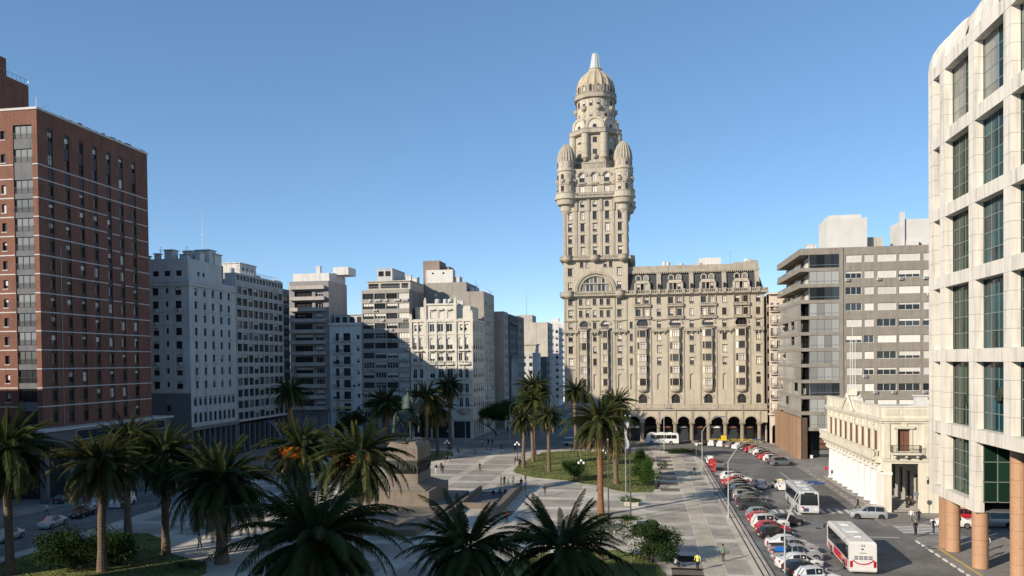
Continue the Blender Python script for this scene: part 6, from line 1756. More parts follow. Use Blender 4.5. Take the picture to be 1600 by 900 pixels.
    bm = CARM[k][0]; bq = bmesh.new(); bq.from_mesh(bm); bmesh.ops.remove_doubles(bq, verts=bq.verts, dist=.001); bmesh.ops.recalc_face_normals(bq, faces=bq.faces); bq.to_mesh(bm); bq.free()
    bm.polygons.foreach_set('use_smooth', [True] * len(bm.polygons)); bm.set_sharp_from_angle(angle=R(38))
    return CARM[k]
TY = MB(); TY.lathe([(.2, -.1), (.3, -.11), (.33, -.07), (.33, .07), (.3, .11), (.2, .1)], 0, 0, 16); TYM = TY.mesh('tyre', tyre_m)
RI = MB(); RI.lathe([(.01, .07), (.08, .085), (.2, .09), (.21, .1)], 0, 0, 12); RI.lathe([(.21, -.1), (.2, -.09), (.08, -.085), (.01, -.07)], 0, 0, 12); RIM = RI.mesh('rim', rim_m)
def wheel(t, x, y, z, s=1.):
    w = put('wheel', TYM, t, (x, y, z), (PI / 2, 0, 0), s); put('rim', RIM, w)
def car(label, x, y, rz, kind, col, group=None, cat='car', z=0.004, roof=None):
    bm, parts, L, ws = car_meshes(kind, col)
    t = thing('parked_car' if group else 'car', label, cat, (x, y, z), R(rz), group)
    put('body', bm, t)
    for nm, me in parts: put(nm, me, t)
    for cx in (.78 - L / 2, L / 2 - .8):
        for s in (-1, 1): wheel(t, cx, s * .78, .33 * ws, ws)
    return t
G1 = 'cars parked at an angle along the plaza kerb'; G2 = 'cars parked along the right hand kerb'; G3 = 'cars in the shaded street at left'
C = lambda lab, y, kind, col, dx=0, rz=11, g=G1: car(lab, 12.75 + KINDS[kind][0][-1][0] / 2 + dx + rnd.uniform(-.1, .45), y + rnd.uniform(-.2, .2), rz + rnd.uniform(-5, 5), kind, col, g)
C('white hatchback parked at the bottom edge, right of the lamp post', 77.2, 'hatch', 'white', .6)
C('black hatchback between two white cars at the bottom edge', 79.7, 'hatch', 'black')
C('white sedan parked next to the pickup with blue load', 82.4, 'sedan', 'white')
pk = C('silver pickup carrying a bright blue load in its bed', 85.4, 'pickup', 'silver')
b = MB(); b.box(-2.2, -1.2, -.5, .2, 1.03, 1.4); b.box(-1.9, -1.0, -.1, .6, 1.03, 1.3); put('blue_load', b.mesh('blue_load', M('blue_tarpaulin', (.02, .16, .5), .5, .1, 2)), pk)
C('pale silver pickup with an empty bed behind the blue-loaded one', 88.3, 'pickup', 'silver')
C('white sedan with dark windows next behind the pickups', 91.0, 'sedan', 'white')
C('black hatchback at the near end of the longer parked row', 96.0, 'hatch', 'black')
C('red hatchback directly behind the near black hatchback', 98.9, 'hatch', 'red')
C('white estate between the two red hatchbacks', 101.6, 'suv', 'white')
C('red hatchback in front of the pale teal car', 104.8, 'hatch', 'red')
C('black sedan standing proud of the parked row', 103.4, 'sedan', 'black', 2.0)
C('pale teal hatchback beside the second lamp post', 107.6, 'hatch', 'teal')
C('dark green-grey estate car parked behind the teal hatchback', 114.2, 'suv', 'dark')
C('black hatchback tucked behind the dark estate car', 117.0, 'hatch', 'black')
C('grey sedan in the middle of the angled row', 119.7, 'sedan', 'grey')
C('silver hatchback in the middle of the angled row', 122.4, 'hatch', 'silver')
C('dark sedan next to the middle silver hatchback', 125.1, 'sedan', 'dark')
C('white hatchback with its nose out in the angled row', 127.8, 'hatch', 'white')
C('black sedan before the far red car of the angled row', 130.5, 'sedan', 'black')
C('silver sedan just before the far red car', 133.1, 'sedan', 'silver')
C('red sedan at the far part of the angled row', 135.9, 'sedan', 'red')
C('white sedan behind the far red sedan', 139.0, 'sedan', 'white', .4)
C('small white car at the far end of the angled row', 142.0, 'hatch', 'white')
car('grey van parked parallel past the angled row', 13.6, 147.6, 82, 'van', 'grey', G1)
car('nearer of two red cars parked parallel at the curve', 13.4, 153.2, 84, 'hatch', 'red', G1)
car('farther of two red cars parked parallel at the curve', 13.3, 160.4, 86, 'sedan', 'red', G1)
car('white car parked last before the curved hedge', 13.2, 165.2, 88, 'hatch', 'white', G1)
R2 = [('grey estate car nearest on the right kerb by the timber wall', 26.6, 162.0, 12, 'suv', 'grey'), ('dark car behind the grey estate car on the right kerb', 26.2, 165.2, 14, 'sedan', 'dark'), ('white car squeezed before the red one on the right kerb', 25.9, 168.3, 16, 'hatch', 'white'), ('red car on the right kerb near the timber wall', 25.6, 171.6, 18, 'sedan', 'red'), ('black car just past the red one on the right kerb', 25.4, 174.8, 20, 'sedan', 'black'), ('white hatchback on the right kerb at the bend', 25.2, 178.2, 22, 'hatch', 'white'), ('silver car at the bend of the right kerb', 25.0, 182, 26, 'sedan', 'silver'), ('dusky red car at the bend of the right kerb', 24.4, 185.6, 32, 'sedan', 'red'), ('dark hatchback past the bend', 23.4, 189, 40, 'hatch', 'dark'), ('white car turning the corner before the arcade', 22, 191.8, 48, 'sedan', 'white'), ('dark sedan parked before the arcade corner', 20.4, 194.2, 56, 'sedan', 'grey'), ('bright white car nearest the yellow barriers', 18.6, 196.4, 62, 'hatch', 'white'), ('second white car before the arcade', 16.6, 198, 66, 'hatch', 'white'), ('black car at the end of the row before the arcade', 14.2, 199.2, 70, 'sedan', 'black')]
for l, x, y, a, k, c in R2: car(l, x, y, a, k, c, G2)
car('silver hatchback driving away beside the parked row', 18.4, 133.2, 93, 'hatch', 'silver')
tx = car('white taxi with a yellow roof driving away', 21.4, 132.4, 96, 'sedan', 'white', cat='taxi')
b = MB(); b.prism([(-.75, -.6), (.55, -.61), (.55, .61), (-.75, .6)], 1.43, 1.5); put('yellow_roof', b.mesh('yellow_roof', PAINT['yellow']), tx)
b = MB(); b.box(-.2, .05, -.3, .3, 1.5, 1.63); put('taxi_sign', b.mesh('taxi_sign', metal_w), tx)
car('silver estate car crossing in front of the columned palace', 28.6, 109.0, 172, 'suv', 'silver')
car('white car waiting behind the granite columns', 37.0, 104.6, 178, 'sedan', 'white')
car('red car parked by the palace seen between granite columns', 40.2, 108.4, 0, 'suv', 'red')
car('silver van at right between the granite columns', 41.8, 105.2, 178, 'van', 'silver')
car('silver sedan driving in the shaded left street', -75.9, 92.6, -82, 'sedan', 'silver', G3)
car('dark sedan beyond the silver one in the left street', -76.8, 99.6, -84, 'sedan', 'black', G3)
car('white van standing behind the left palms', -76.3, 107.4, -85, 'van', 'white', G3)
car('white car at the far left edge of the left street', -75.4, 84.6, -84, 'sedan', 'silver', G3)
car('small dark car at the hotel kerb', -87.0, 109.0, 90, 'hatch', 'dark', G3)
car('pale car beside the white van in the left street', -79.6, 105.4, -85, 'hatch', 'white', G3)
car('blue car in front of the dark colonnade at left', -80, 165, 88, 'sedan', 'blue', G3)
car('white van in the shade left of the bronze rider', -57, 196.5, 5, 'van', 'white', G3)
car('dark car at the shaded foot of the tower palace', -12.5, 193.4, 4, 'van', 'dark', G3)
car('pale van in the shade before the tower palace', -17.2, 196.5, 5, 'van', 'silver', G3)

def bus(label, x, y, rz, L, H, body_m, stripe=None, mini=False, cat='bus'):
    """heading +x in its own frame"""
    t = thing('bus', label, cat, (x, y, 0), R(rz)); W = 1.24
    b = MB()
    prof = [(0, .4), (0.02, 1.2), (.1, H - .25), (.35, H - .04), (L * .5, H)] if not mini else [(0, .4), (.02, 1.2), (.1, H - .25), (.35, H - .04), (L * .5, H)]
    fr = [(L - .45, H - .04), (L - .14, H - .3), (L - .02, 1.25), (L, .8), (L - .02, .4)] if not mini else [(L - 1.3, H - .05), (L - .75, H - .35), (L - .18, 1.3), (L, .95), (L - .02, .4)]
    out = prof + fr
    rings = [(W - .03, 1), (W, .97)]
    for s in (-1, 1):
        pts = [(px - L / 2, s * W, pz if pz < H - .2 else pz - .1) for px, pz in out]
        b.poly(pts if s < 0 else pts[::-1])
    for (p, q) in zip(out, out[1:]):
        zp = p[1] if p[1] < H - .2 else p[1] - .1; zq = q[1] if q[1] < H - .2 else q[1] - .1
        wi = W - .16
        b.poly([(p[0] - L / 2, -wi, p[1]), (p[0] - L / 2, wi, p[1]), (q[0] - L / 2, wi, q[1]), (q[0] - L / 2, -wi, q[1])])
        for s in (-1, 1): b.poly([(p[0] - L / 2, s * W, zp), (p[0] - L / 2, s * wi, p[1]), (q[0] - L / 2, s * wi, q[1]), (q[0] - L / 2, s * W, zq)])
    b.box(-L / 2 + .1, L / 2 - .1, -W + .05, W - .05, .3, .42); put('body', b.mesh('body', body_m), t)
    n = 7 if not mini else 5; a0, a1 = (.5, L - .7) if not mini else (.5, L - 1.5)
    for s in (-1, 1):
        for k in range(n):
            u, v = a0 + (a1 - a0) * k / n + .03, a0 + (a1 - a0) * (k + 1) / n - .03
            b = MB(); b.box(u - L / 2, v - L / 2, s * (W + .006) - .006, s * (W + .006) + .006, 1.35 if not mini else 1.45, H - .5); put('side_window', b.mesh('side_window', glass_car), t)
    i = -3 if not mini else -4
    def quadpane(p, q, w0, w1, nm, m=glass_car, e=.015):
        g = MB(); d = Vector((q[0] - p[0], 0, q[1] - p[1])); nn = Vector((d.z, 0, -d.x)).normalized()
        if nn.x * (p[0] - L / 2) < 0: nn = -nn
        P = [Vector((p[0] - L / 2, -w0, p[1])), Vector((p[0] - L / 2, w0, p[1])), Vector((q[0] - L / 2, w1, q[1])), Vector((q[0] - L / 2, -w1, q[1]))]
        g.poly([v + nn * e for v in P]); put(nm, g.mesh(nm, m), t)
    if mini: quadpane((L - .78, H - .38), (L - .2, 1.36), W - .2, W - .1, 'windscreen')
    else: quadpane((L - .145, H - .35), (L - .025, 1.3), W - .18, W - .1, 'windscreen')
    for s in (-1, 1):
        g = MB(); g.box(L / 2 - .1, L / 2 + .015, s * .9 - .16, s * .9 + .16, .72, .92); put('headlight', g.mesh('headlight', headl), t)
        g = MB(); g.box(-L / 2 - .015, -L / 2 + .05, s * 1.06 - .12, s * 1.06 + .12, .75, 1.35); put('tail_light', g.mesh('tail_light', taill), t)
        g = MB(); g.tube([(L / 2 - .3, s * W, H - .45), (L / 2 + .1, s * (W + .22), H - .5)], .025, 4); g.box(L / 2 + .02, L / 2 + .1, s * (W + .24) - .1, s * (W + .24) + .1, H - .95, H - .5); put('mirror', g.mesh('mirror', black_pl), t)
        for cx in ((2.3, L - 2.4) if not mini else (1.9, L - 1.6)):
            wheel(t, cx - L / 2, s * (W - .1), .47 if not mini else .4, 1.42 if not mini else 1.2)
            g = MB(); r = .6 if not mini else .5; g.poly([(cx - L / 2 + r * math.cos(a), s * (W + .004), .42 + r * math.sin(a)) for a in [PI * k / 10 for k in range(11)]]); put('wheel_arch', g.mesh('wheel_arch', black_pl), t)
    for k, (u, w, d) in enumerate(((.25, .45, .35), (.5, .9, .6), (.78, .5, .35))):
        g = MB(); g.box(L * u - L / 2 - w, L * u - L / 2 + w, -d, d, H - .03, H + .07); put('roof_hatch', g.mesh('roof_hatch', metal_w), t)
    return t, L, H, W
bw = M('bus_white', (.62, .60, .56), .4, .06, 1, coat=.3); bgy = M('bus_grey_white', (.50, .51, .51), .4, .06, 1, coat=.3); bred = M('bus_red', (.48, .03, .06), .4, .05, 1)
t, L, H, W = bus('white city bus with a red side panel driving away at bottom right', 20.7, 85.7, 88.5, 10.8, 3.2, bw)
b = MB(); b.box(-L / 2 + 2.9, -L / 2 + 7.2, W + .003, W + .02, .5, 1.25); put('red_panel', b.mesh('red_panel', bred), t)
b = MB(); b.box(-L / 2 + .9, -L / 2 + 1.6, W + .003, W + .02, .5, 1.25); b.box(L / 2 - 1.7, L / 2 - .9, W + .003, W + .02, .5, 1.0); put('red_panel', b.mesh('red_panel', bred), t)
b = MB(); b.box(-L / 2 + 3.0, -L / 2 + 3.7, W + .02, W + .03, .85, 1.2); put('orange_mark', b.mesh('orange_mark', M('orange_print', (.65, .25, .03), .5, .05, 1)), t)
b = MB()
for k in range(4):
    for r_ in range(2): b.box(-L / 2 - .012, -L / 2 + .02, -.82 + .43 * k, -.5 + .43 * k, 1.5 + .2 * r_, 1.64 + .2 * r_)
put('engine_grille', b.mesh('engine_grille', metal_g), t)
b = MB(); b.arch(0, 0, 1.25, 1.36, -.012, .0, 0, 14, PI + .75, 2 * PI - .75); put('red_smile_stripe', b.mesh('red_smile_stripe', bred), t, (-L / 2 - .012, 0, 2.36), (0, 0, -PI / 2))
text('112', .26, black_pl, t, (-L / 2 + .075, 0, 2.72), (PI / 2, 0, -PI / 2), bold=.004)
b = MB(); b.lathe([(.001, 0), (.17, 0)], 0, 0, 14, 0, sx=.8); put('rear_emblem', b.mesh('rear_emblem', black_pl), t, (-L / 2 + .03, 0, 2.5), (R(35), -PI / 2, 0), (.55, 1.3, 1))
b = MB(); b.box(-L / 2 + .0, -L / 2 + .03, -.3, .3, 2.12, 2.15); put('rear_lettering_line', b.mesh('rear_lettering_line', black_pl), t)
b = MB(); b.box(-L / 2 - .012, -L / 2 + .02, -.3, .3, .55, .68); put('number_plate', b.mesh('number_plate', metal_w), t)
t, L, H, W = bus('grey-white city bus driving towards the viewer at the crossing', 21.6, 116.0, -90.5, 11.2, 3.15, bgy)
b = MB(); b.box(L / 2 - .02, L / 2 + .012, -.75, -.05, .5, .95); put('front_poster', b.mesh('front_poster', M('dark_poster', (.05, .07, .13), .5, .4, 6)), t)
b = MB(); b.lathe([(.001, 0), (.16, 0)], 0, 0, 12); put('pink_sticker', b.mesh('pink_sticker', bred), t, (L / 2 + .02, -.8, 1.02), (0, PI / 2, 0))
b = MB(); b.box(L / 2 - .14, L / 2 - .06, -.6, .6, H - .38, H - .16); put('destination_board', b.mesh('destination_board', black_pl), t)
t, L, H, W = bus('white minibus standing before the palace arcade', 4.4, 201.4, 180, 8.3, 2.85, PAINT['white'], mini=True, cat='minibus')
b = MB()                                                          # four dark marks, too blurred in the photo to read
for k, (w_, h_) in enumerate(((.2, .34), (.12, .38), (.16, .26), (.2, .34))): b.box(.75 - .34 * k - w_, .75 - .34 * k, W + .004, W + .018, 1.2 - h_, 1.2)
put('side_marking', b.mesh('side_marking', black_pl), t)

# ------------------------------------------------------------------ people
def person_mesh(pose):
    if pose == 'sit':
        V = [(0, 0, .5, (.15, .12)), (0, -.03, .72, (.15, .11)), (0, -.02, .95, (.19, .11)), (0, 0, 1.07, .055), (0, .02, 1.16, .1), (0, .03, 1.25, .115), (0, .03, 1.34, .1),
             (-.21, -.02, .95, .06), (-.25, .08, .74, .048), (-.16, .28, .62, .04), (.21, -.02, .95, .06), (.25, .08, .74, .048), (.16, .28, .62, .04),
             (-.1, .05, .48, .1), (-.12, .42, .48, .075), (-.12, .42, .08, .05), (-.12, .53, .03, .045), (.1, .05, .48, .1), (.12, .42, .48, .075), (.12, .42, .08, .05), (.12, .53, .03, .045)]
        zs, zh = .52, 1.1
    else:
        st = .26 if pose == 'walk' else .03; ar = .2 if pose == 'walk' else .02
        V = [(0, 0, .93, (.155, .11)), (0, 0, 1.15, (.14, .1)), (0, 0, 1.4, (.19, .11)), (0, .01, 1.51, .055), (0, .03, 1.59, .1), (0, .03, 1.68, .115), (0, .03, 1.76, .1),
             (-.21, 0, 1.4, .06), (-.25, ar * .5 - .04, 1.14, .048), (-.25, ar + .02, .9, .036), (.21, 0, 1.4, .06), (.25, -ar * .5 - .04, 1.14, .048), (.25, -ar * .6 + .02, .9, .036),
             (-.09, 0, .86, .1), (-.1, -st * .35 + .03, .48, .072), (-.1, -st, .08 + (.06 if pose == 'walk' else 0), .048), (-.1, -st + .14, .035, .042), (.09, 0, .86, .1), (.1, st * .6 + .03, .48, .072), (.1, st, .08, .048), (.1, st + .14, .035, .042)]
        zs, zh = .92, 1.53
    E_ = [(0, 1), (1, 2), (2, 3), (3, 4), (4, 5), (5, 6), (2, 7), (7, 8), (8, 9), (2, 10), (10, 11), (11, 12), (0, 13), (13, 14), (14, 15), (15, 16), (0, 17), (17, 18), (18, 19), (19, 20)]
    def asg(c):
        if c.z > zh + .19 or (c.z > zh + .03 and c.y < .0): return 3
        if c.z > zh - .04: return 2
        if pose != 'sit' and abs(c.x) > .19 and c.z < .95: return 2
        if c.z < .07: return 3
        if pose == 'sit' and c.z < .6 and c.y > .1 and abs(c.x) < .21: return 1
        return 0 if c.z > zs else 1
    return skin_mesh('person', V, E_, [skin_m] * 4, 1, True, asg)
POSES = {p: person_mesh(p) for p in ('stand', 'walk', 'sit')}
CL = {}
def cloth(c):
    k = tuple(c)
    if k not in CL: CL[k] = M('cloth_%d' % len(CL), c, .85, .12, 6)
    return CL[k]
DK, NV, WH, GY, BL, RD, GN, YL, BR, TN = (.018, .018, .022), (.02, .03, .075), (.62, .61, .58), (.16, .16, .17), (.05, .09, .26), (.38, .03, .03), (.17, .26, .17), (.62, .60, .16), (.09, .055, .035), (.30, .24, .17)
HAIR = [M('hair_%d' % i, c, .7, .1, 8) for i, c in enumerate(((.012, .01, .009), (.05, .03, .018), (.16, .14, .12)))]
def person(label, x, y, shirt, pants, pose='stand', head=0, z=KZ + .004, h=1.):
    me = POSES[pose].copy()
    for i, m in enumerate((cloth(shirt), cloth(pants), skin_m, HAIR[int(abs(x * 7 + y)) % 3])): me.materials[i] = m
    put('person', me, None, (x, y, z), R(head), h, label, 'person', None)
PE = [
 ('person in a yellow top and dark trousers walking away at bottom right', 5.1, 79.6, YL, DK, 'walk', 5), ('person in a pale green shirt and brown trousers on the buff strip', 7.9, 83.5, GN, BR, 'stand', 20),
 ('person in a white top sitting beside the round dark shrub', 3.0, 80.4, WH, DK, 'sit', -60), ('person in a blue jacket walking along the drain slots', 10.3, 118.2, NV, GY, 'walk', 180), ('lone dark figure on the paving near the grey van', 8.9, 145.4, DK, GY, 'walk', 170),
 ('person in a dark coat walking alone across the bright paving', -30.6, 148.0, DK, DK, 'walk', -100),
 ('taller dark figure in the pair right of the pedestal', -36.9, 144.4, DK, DK, 'walk', 190), ('shorter figure in white trousers of the pair right of the pedestal', -38.2, 144.6, DK, WH, 'walk', 190), ('dark figure just behind the pair right of the pedestal', -38.0, 147.6, DK, NV, 'stand', 190),
 ('figure in pale trousers near the far globe lamp', -38.9, 158.3, DK, TN, 'walk', 120), ('crouched dark figure at the corner of the small far lawn', -40.3, 160.9, DK, GY, 'sit', 60),
 ('left figure of the family group by the stairwell', -23.4, 130.4, DK, NV, 'stand', 90), ('second figure of the family group, in black', -22.9, 130.7, DK, DK, 'stand', 200), ('child in white in the family group', -22.3, 131.3, WH, TN, 'stand', 150), ('right figure of the family group in a pale top', -21.6, 131.5, TN, GY, 'stand', 210),
 ('person in dark brown alone before the lawn edge', -20.0, 135.3, BR, DK, 'stand', 160), ('dark figure at the head of the stairwell wall', -19.6, 127.8, DK, DK, 'walk', 170), ('figure in blue beside the stairwell wall', -18.6, 125.6, BL, GY, 'walk', 200), ('lone person in black walking right of the stairwell', -15.0, 121.4, DK, GY, 'walk', 10),
 ('figure in white in the shaded street mouth', -39.1, 192.2, WH, GY, 'walk', 20), ('left figure of the dark pair in the shaded street', -37.8, 193.6, DK, DK, 'stand', 0), ('right figure of the dark pair in the shaded street', -36.8, 193.6, DK, NV, 'stand', 0), ('figure in red at the shadow edge', -34.8, 175.8, RD, WH, 'walk', 100), ('pale-legged companion of the figure in red', -33.8, 175.8, DK, WH, 'walk', 100),
 ('dark walker in the shade right of the pair', -33.0, 184.8, DK, DK, 'walk', -80), ('pale figure in the shade left of the pair', -37.1, 174.4, TN, GY, 'walk', 10), ('seated figure by the small far lawn', -41.7, 177, DK, DK, 'sit', -40), ('dark figure beside the globe lamp at the palm cluster', -29.2, 181.6, DK, DK, 'stand', 0), ('person in blue sitting by the first cluster palm', -24.4, 158.5, NV, DK, 'sit', 120), ('second person sitting at the lawn edge by the palms', -24.9, 161.5, DK, GY, 'sit', 110), ('standing figure in navy beside the cluster palms', -25.3, 157.2, NV, DK, 'stand', 80),
 ('person in a pale shirt walking under the granite columns', 35.8, 91.3, WH, DK, 'walk', 20), ('person in dark trousers just ahead under the granite columns', 34.6, 88.2, GY, DK, 'walk', 200), ('person in white at the zebra crossing', 33.1, 106.9, WH, GY, 'walk', 170), ('dark person at the zebra crossing beside the one in white', 33.9, 106.6, DK, DK, 'stand', 180), ('dark person standing at the pavement corner', 30.9, 98.3, DK, DK, 'stand', 200), ('dark person stepping onto the zebra crossing', 33.5, 100.3, DK, NV, 'walk', 200), ('person on the palace steps in black', 34.9, 114.4, DK, DK, 'stand', 140), ('second person on the palace steps', 35.5, 114.7, BR, DK, 'stand', 160), ('dark person on the kerb before the palace columns', 28.9, 115.4, DK, DK, 'walk', 90),
 ('person in a white top walking on the path at left', -49.1, 82.3, WH, DK, 'walk', 0), ('person in blue and white behind the dark palm at left', -48.8, 90.2, BL, WH, 'walk', 30), ('dark figure on the shaded plaza at left', -67.6, 105.6, DK, DK, 'stand', 90), ('pale-topped person by the silver sedan in the left street', -82.4, 99.4, WH, GY, 'walk', 0),
 ('person in red crossing among the cars at the right bend', 22.4, 181.8, RD, DK, 'stand', 30), ('pale companion crossing among the cars at the right bend', 23.0, 181.6, TN, DK, 'stand', 30), ('person in orange top by the dark palm crown', -17.4, 100.6, (.5, .12, .04), DK, 'walk', 10),
 ('left person standing on the stairwell steps', -23.3, 122.9, DK, DK, 'stand', 180), ('right person standing on the stairwell steps', -21.4, 123.1, NV, DK, 'stand', 180), ('middle person standing on the stairwell steps', -22.3, 123.2, GY, DK, 'stand', 180)]
for l, x, y, s, p, ps, hd in PE:
    z = KZ + .01
    if 'steps' in l and 'stairwell' in l: z = KZ - .2 * (int((HY1 - y) / .4) + 1)
    elif 'palace steps' in l: z = .33
    elif 12 < x < 29 or -85 < x < -69.2 or (x > 30 and 99 < y < 108): z = .006
    person(l, x, y, s, p, ps, hd, z, rnd.uniform(.97, 1.05) * (.72 if 'child' in l else 1))

# ------------------------------------------------------------------ street furniture
def street_lamp(label, x, y, h, reach, rise, rz, arms=2, mat=lamp_m, sp=.28):
    t = thing('street_lamp', label, 'street lamp', (x, y, KZ), R(rz), 'tall street lamps with curved arms')
    b = MB(); b.tube([(0, 0, 0), (0, 0, h * .4), (0, 0, h)], [.1, .08, .06], 10); b.lathe([(.17, 0), (.17, .25), (.1, .4)], 0, 0, 10); put('pole', b.mesh('pole', mat), t)
    for k in range(arms):
        s = (k - (arms - 1) / 2) * sp * 2
        pts = [(reach * u, s * u * 2.2, h - .1 + rise * (1 - (1 - u) ** 2.0)) for u in [q / 8 for q in range(9)]]
        b = MB(); b.tube(pts, [.045 - .002 * q for q in range(9)], 6); a = put('arm', b.mesh('arm', mat), t)
        e = pts[-1]; b = MB(); b.box(e[0] - .1, e[0] + .95, e[1] - .16, e[1] + .16, e[2] - .07, e[2] + .06); b.box(e[0] + .1, e[0] + .85, e[1] - .12, e[1] + .12, e[2] - .1, e[2] - .07, 1); put('lamp_head', b.mesh('lamp_head', [blue_lamp, metal_w]), a)
street_lamp('tall twin-arm lamp with blue heads nearest the parked cars', 12.55, 75.2, 5.4, 2.6, 4.0, 18, 2, sp=.22)
street_lamp('curved-arm lamp beside the teal hatchback', 10.8, 106.7, 7.4, 3.2, 2.9, 4, 1)
street_lamp('curved-arm lamp beside the grey van', 10.35, 146.8, 7.8, 3.2, 2.7, 4, 1)
street_lamp('twin-arm lamp at the rounded plaza corner', 4.6, 184.2, 7.4, 1.2, 2.4, 40, 2)
street_lamp('twin-arm lamp among the left palms before the office colonnade', -66.6, 140, 7.2, -2.6, 3.0, 8, 2)
street_lamp('lamp pole in the shade before the ornate white building', -43.2, 192, 9.4, 1.0, .8, 0, 2)
street_lamp('lamp pole with a white banner at the avenue mouth', -33.4, 200, 9.6, 1.4, .8, 30, 2)
b = MB(); b.box(.05, .75, -.02, .02, 5.2, 7.0); o = [q for q in bpy.data.objects if q.get('label', '').startswith('lamp pole with a white banner')][0]; put('banner', b.mesh('banner', M('banner_cloth', (.6, .6, .62), .8, .25, 2)), o)
street_lamp('slim sunlit lamp pole before the balcony apartment block', -69.5, 170, 9.6, .8, .5, 0, 1)
def globe_lamp(label, x, y, h=3.6):
    t = thing('globe_lamp', label, 'lamp', (x, y, KZ), 0, 'old style lamps with white globes')
    b = MB(); b.lathe([(.22, 0), (.22, .2), (.1, .5), (.07, .8), (.055, h), (.08, h + .05)], 0, 0, 10)
    for s in (-1, 1): b.tube([(0, 0, h - .35), (s * .25, 0, h - .55), (s * .42, 0, h - .35)], .03, 5)
    put('post', b.mesh('post', metal_d), t)
    for x_, z_ in ((0, h + .25), (-.42, h - .15), (.42, h - .15)):
        b = MB(); b.lathe([(.22 * math.sin(PI * k / 8) + .001, z_ - .22 * math.cos(PI * k / 8)) for k in range(9)], x_, 0, 12); put('globe', b.mesh('globe', globe_m, True), t)
globe_lamp('globe lamp in front of the bright green lawn bush', -10.4, 134.9); globe_lamp('globe lamp by the small far lawn', -41.6, 166.8); globe_lamp('globe lamp beside the palm cluster', -25.9, 164.0); globe_lamp('tall globe lamp behind the reddish palm trunk', -7.2, 126.6, 8.4); globe_lamp('globe lamp between palms on the central lawn', -7.4, 150); globe_lamp('globe lamp at the far rim of the central lawn', -14, 172)
def pole(label, x, y, h, mat=metal_g, flag=None):
    t = thing('flag_pole', label, 'pole', (x, y, KZ)); b = MB(); b.tube([(0, 0, 0), (0, 0, h)], [.11, .05], 10); b.lathe([(.25, 0), (.25, .3), (.12, .35)], 0, 0, 10); put('pole_shaft', b.mesh('pole_shaft', mat), t)
    b = MB(); b.lathe([(.001, h + .24), (.1, h + .14), (.001, h)], 0, 0, 8); put('finial', b.mesh('finial', metal_w), t)
    if flag:
        b = MB(); n = 12
        for k in range(n + 1):
            u = k / n
            for w in (0, 1): b.v.append((.08 + .16 * math.sin(u * 9) * (.4 + w) + w * .28, .06 * math.sin(u * 7 + w), h - .3 - u * 4.6))
        for k in range(n): b.f.append((2 * k, 2 * k + 1, 2 * k + 3, 2 * k + 2)); b.m.append(0)
        q = put('flag', b.mesh('flag', flag), t); md = q.modifiers.new('s', 'SOLIDIFY'); md.thickness = .02
flagm = M('limp_flag', (.42, .44, .5), .85, .5, 1.5)
pole('tall bare mast rising from the planters at the plaza centre', -1.75, 106.1, 13.2, M('bronze_mast', (.10, .085, .07), .5, .1, 1))
pole('dark mast in front of the reddish palm trunk', -4.4, 100.5, 10.6, M('bronze_mast', (.1, .09, .07)))
pole('mast with a limp pale flag before the arcade', -2.7, 122, 12.2, metal_g, flagm)
def planter(label, x, y):
    t = thing('planter', label, 'planter', (x, y, KZ)); b = MB()
    b.prism([(-1, -.7), (1, -.7), (1, .7), (-1, .7)], 0, .55); put('trough', b.mesh('trough', M('planter_stone', (.45, .41, .35), .85, .12, 1)), t)
    b = MB(); leaf_blob(b, (0, 0, .75), (1.15, .85, .4), 700, .13, random.Random(int(y))); put('plants', b.mesh('plants', leaf_g), t)
planter('farther stone planter on the pale strip at plaza centre', -1.8, 114.9); planter('nearer stone planter on the pale strip at plaza centre', -1.9, 101.4)
def sign(label, x, y, h, col, shape='round'):
    t = thing('road_sign', label, 'sign', (x, y, KZ)); b = MB(); b.tube([(0, 0, 0), (0, 0, h)], .04, 6); put('post', b.mesh('post', metal_g), t)
    b = MB()
    if shape == 'round': b.lathe([(.001, -.02), (.32, -.02), (.32, .02), (.001, .02)], 0, 0, 16); put('plate', b.mesh('plate', col), t, (0, -.06, h - .1), (PI / 2, 0, 0))
    else: b.box(-.24, .24, -.08, -.05, h - .6, h); put('plate', b.mesh('plate', col), t)
sign('white round road sign at the hedge curve', 10.9, 171.8, 3, metal_w); sign('small road sign near the timber wall corner', 29.9, 151.0, 3.2, metal_w, 'sq'); sign('grey road sign between palace and granite columns', 34.8, 110.4, 3, metal_g); sign('pale round sign in the shade right of the rider', -52, 188, 4, metal_w); sign('second pale sign in the shade before the ornate building', -47, 190, 4, metal_w)
sign('red and white notice at the palace corner pavement', 30.6, 142.6, 2.2, bred, 'sq')
def barrier(label, x, y, rz):
    t = thing('barrier', label, 'barrier', (x, y, KZ), R(rz), 'yellow barriers before the arcade'); ym = PAINT['yellow']
    b = MB(); b.box(-1, 1, -.03, .03, .95, 1.05); b.box(-1, 1, -.03, .03, .5, .6); put('rail', b.mesh('rail', ym), t)
    for x_ in (-.9, .9):
        b = MB(); b.box(x_ - .04, x_ + .04, -.25, .25, 0, .06); b.box(x_ - .04, x_ + .04, -.035, .035, .06, 1.1); put('leg', b.mesh('leg', ym), t)
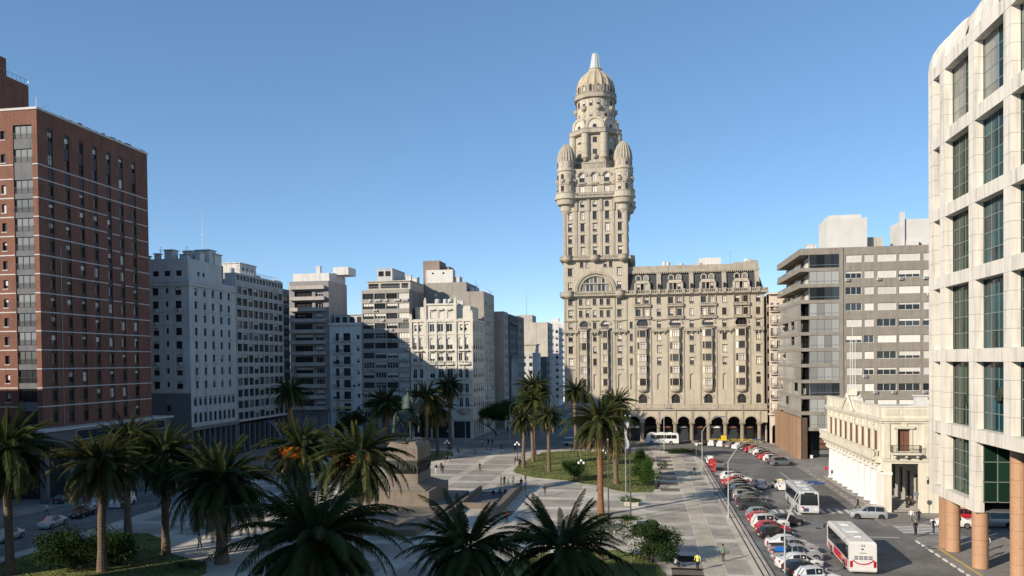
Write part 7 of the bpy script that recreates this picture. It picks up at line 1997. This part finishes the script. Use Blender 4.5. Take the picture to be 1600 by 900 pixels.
for k, lab in enumerate(('leftmost', 'second from left', 'third from left', 'fourth from left', 'rightmost')): barrier('%s yellow barrier in front of the arcade' % lab, 17 + 2.3 * k, 202.9, rnd.uniform(-8, 8))
t = thing('building_skip', 'yellow rubbish skip standing in front of the arcade', 'skip', (19.4, 202.2, KZ))
b = MB(); b.prism([(-1.2, -.6), (1.2, -.6), (1.2, .5), (-1.2, .5)], .1, 1.0); b.box(-.6, .7, -.4, .4, 1.0, 2.0); put('bin', b.mesh('bin', PAINT['yellow']), t)
b = MB(); b.box(-1, 1, -.5, -.4, 0, .1); b.box(-1, 1, .3, .4, 0, .1); put('skid', b.mesh('skid', metal_d), t)
def bench(label, x, y, rz):
    t = thing('bench', label, 'bench', (x, y, KZ), R(rz), 'stone plaza benches'); b = MB()
    for k in range(3): b.box(-.9, .9, -.25 + .17 * k, -.1 + .17 * k, .4, .45)
    put('seat', b.mesh('seat', M('bench_wood', (.16, .11, .07), .8, .2, 3)), t)
    for s in (-.7, .7):
        b = MB(); b.box(s - .05, s + .05, -.22, .2, 0, .4); put('leg', b.mesh('leg', metal_d), t)
    b = MB(); b.box(-.9, .9, .24, .28, .55, .85); b.box(-.72, -.66, .22, .26, .4, .6); b.box(.66, .72, .22, .26, .4, .6); put('backrest', b.mesh('backrest', MATS['bench_wood']), t)
bench('bench at the lawn edge beside the brown paving, nearer one', 2.3, 141, -90); bench('bench at the lawn edge beside the brown paving, farther one', 2.1, 165, -90); bench('bench by the cluster palms', -24.7, 160, 90)
def bin_(label, x, y):
    t = thing('litter_bin', label, 'bin', (x, y, KZ)); b = MB(); b.lathe([(.26, .05), (.3, .95), (.32, .97), (.32, 1.03), (.2, 1.05), (.001, 1.05)], 0, 0, 12); put('drum', b.mesh('drum', metal_d), t)
    b = MB(); b.lathe([(.3, 0), (.3, .05), (.01, .05)], 0, 0, 12); put('foot', b.mesh('foot', metal_g), t)
bin_('dark litter bin at the right end of the central lawn', 2.0, 129.6); bin_('dark litter bin near the lawn bush', 2.3, 131.4)
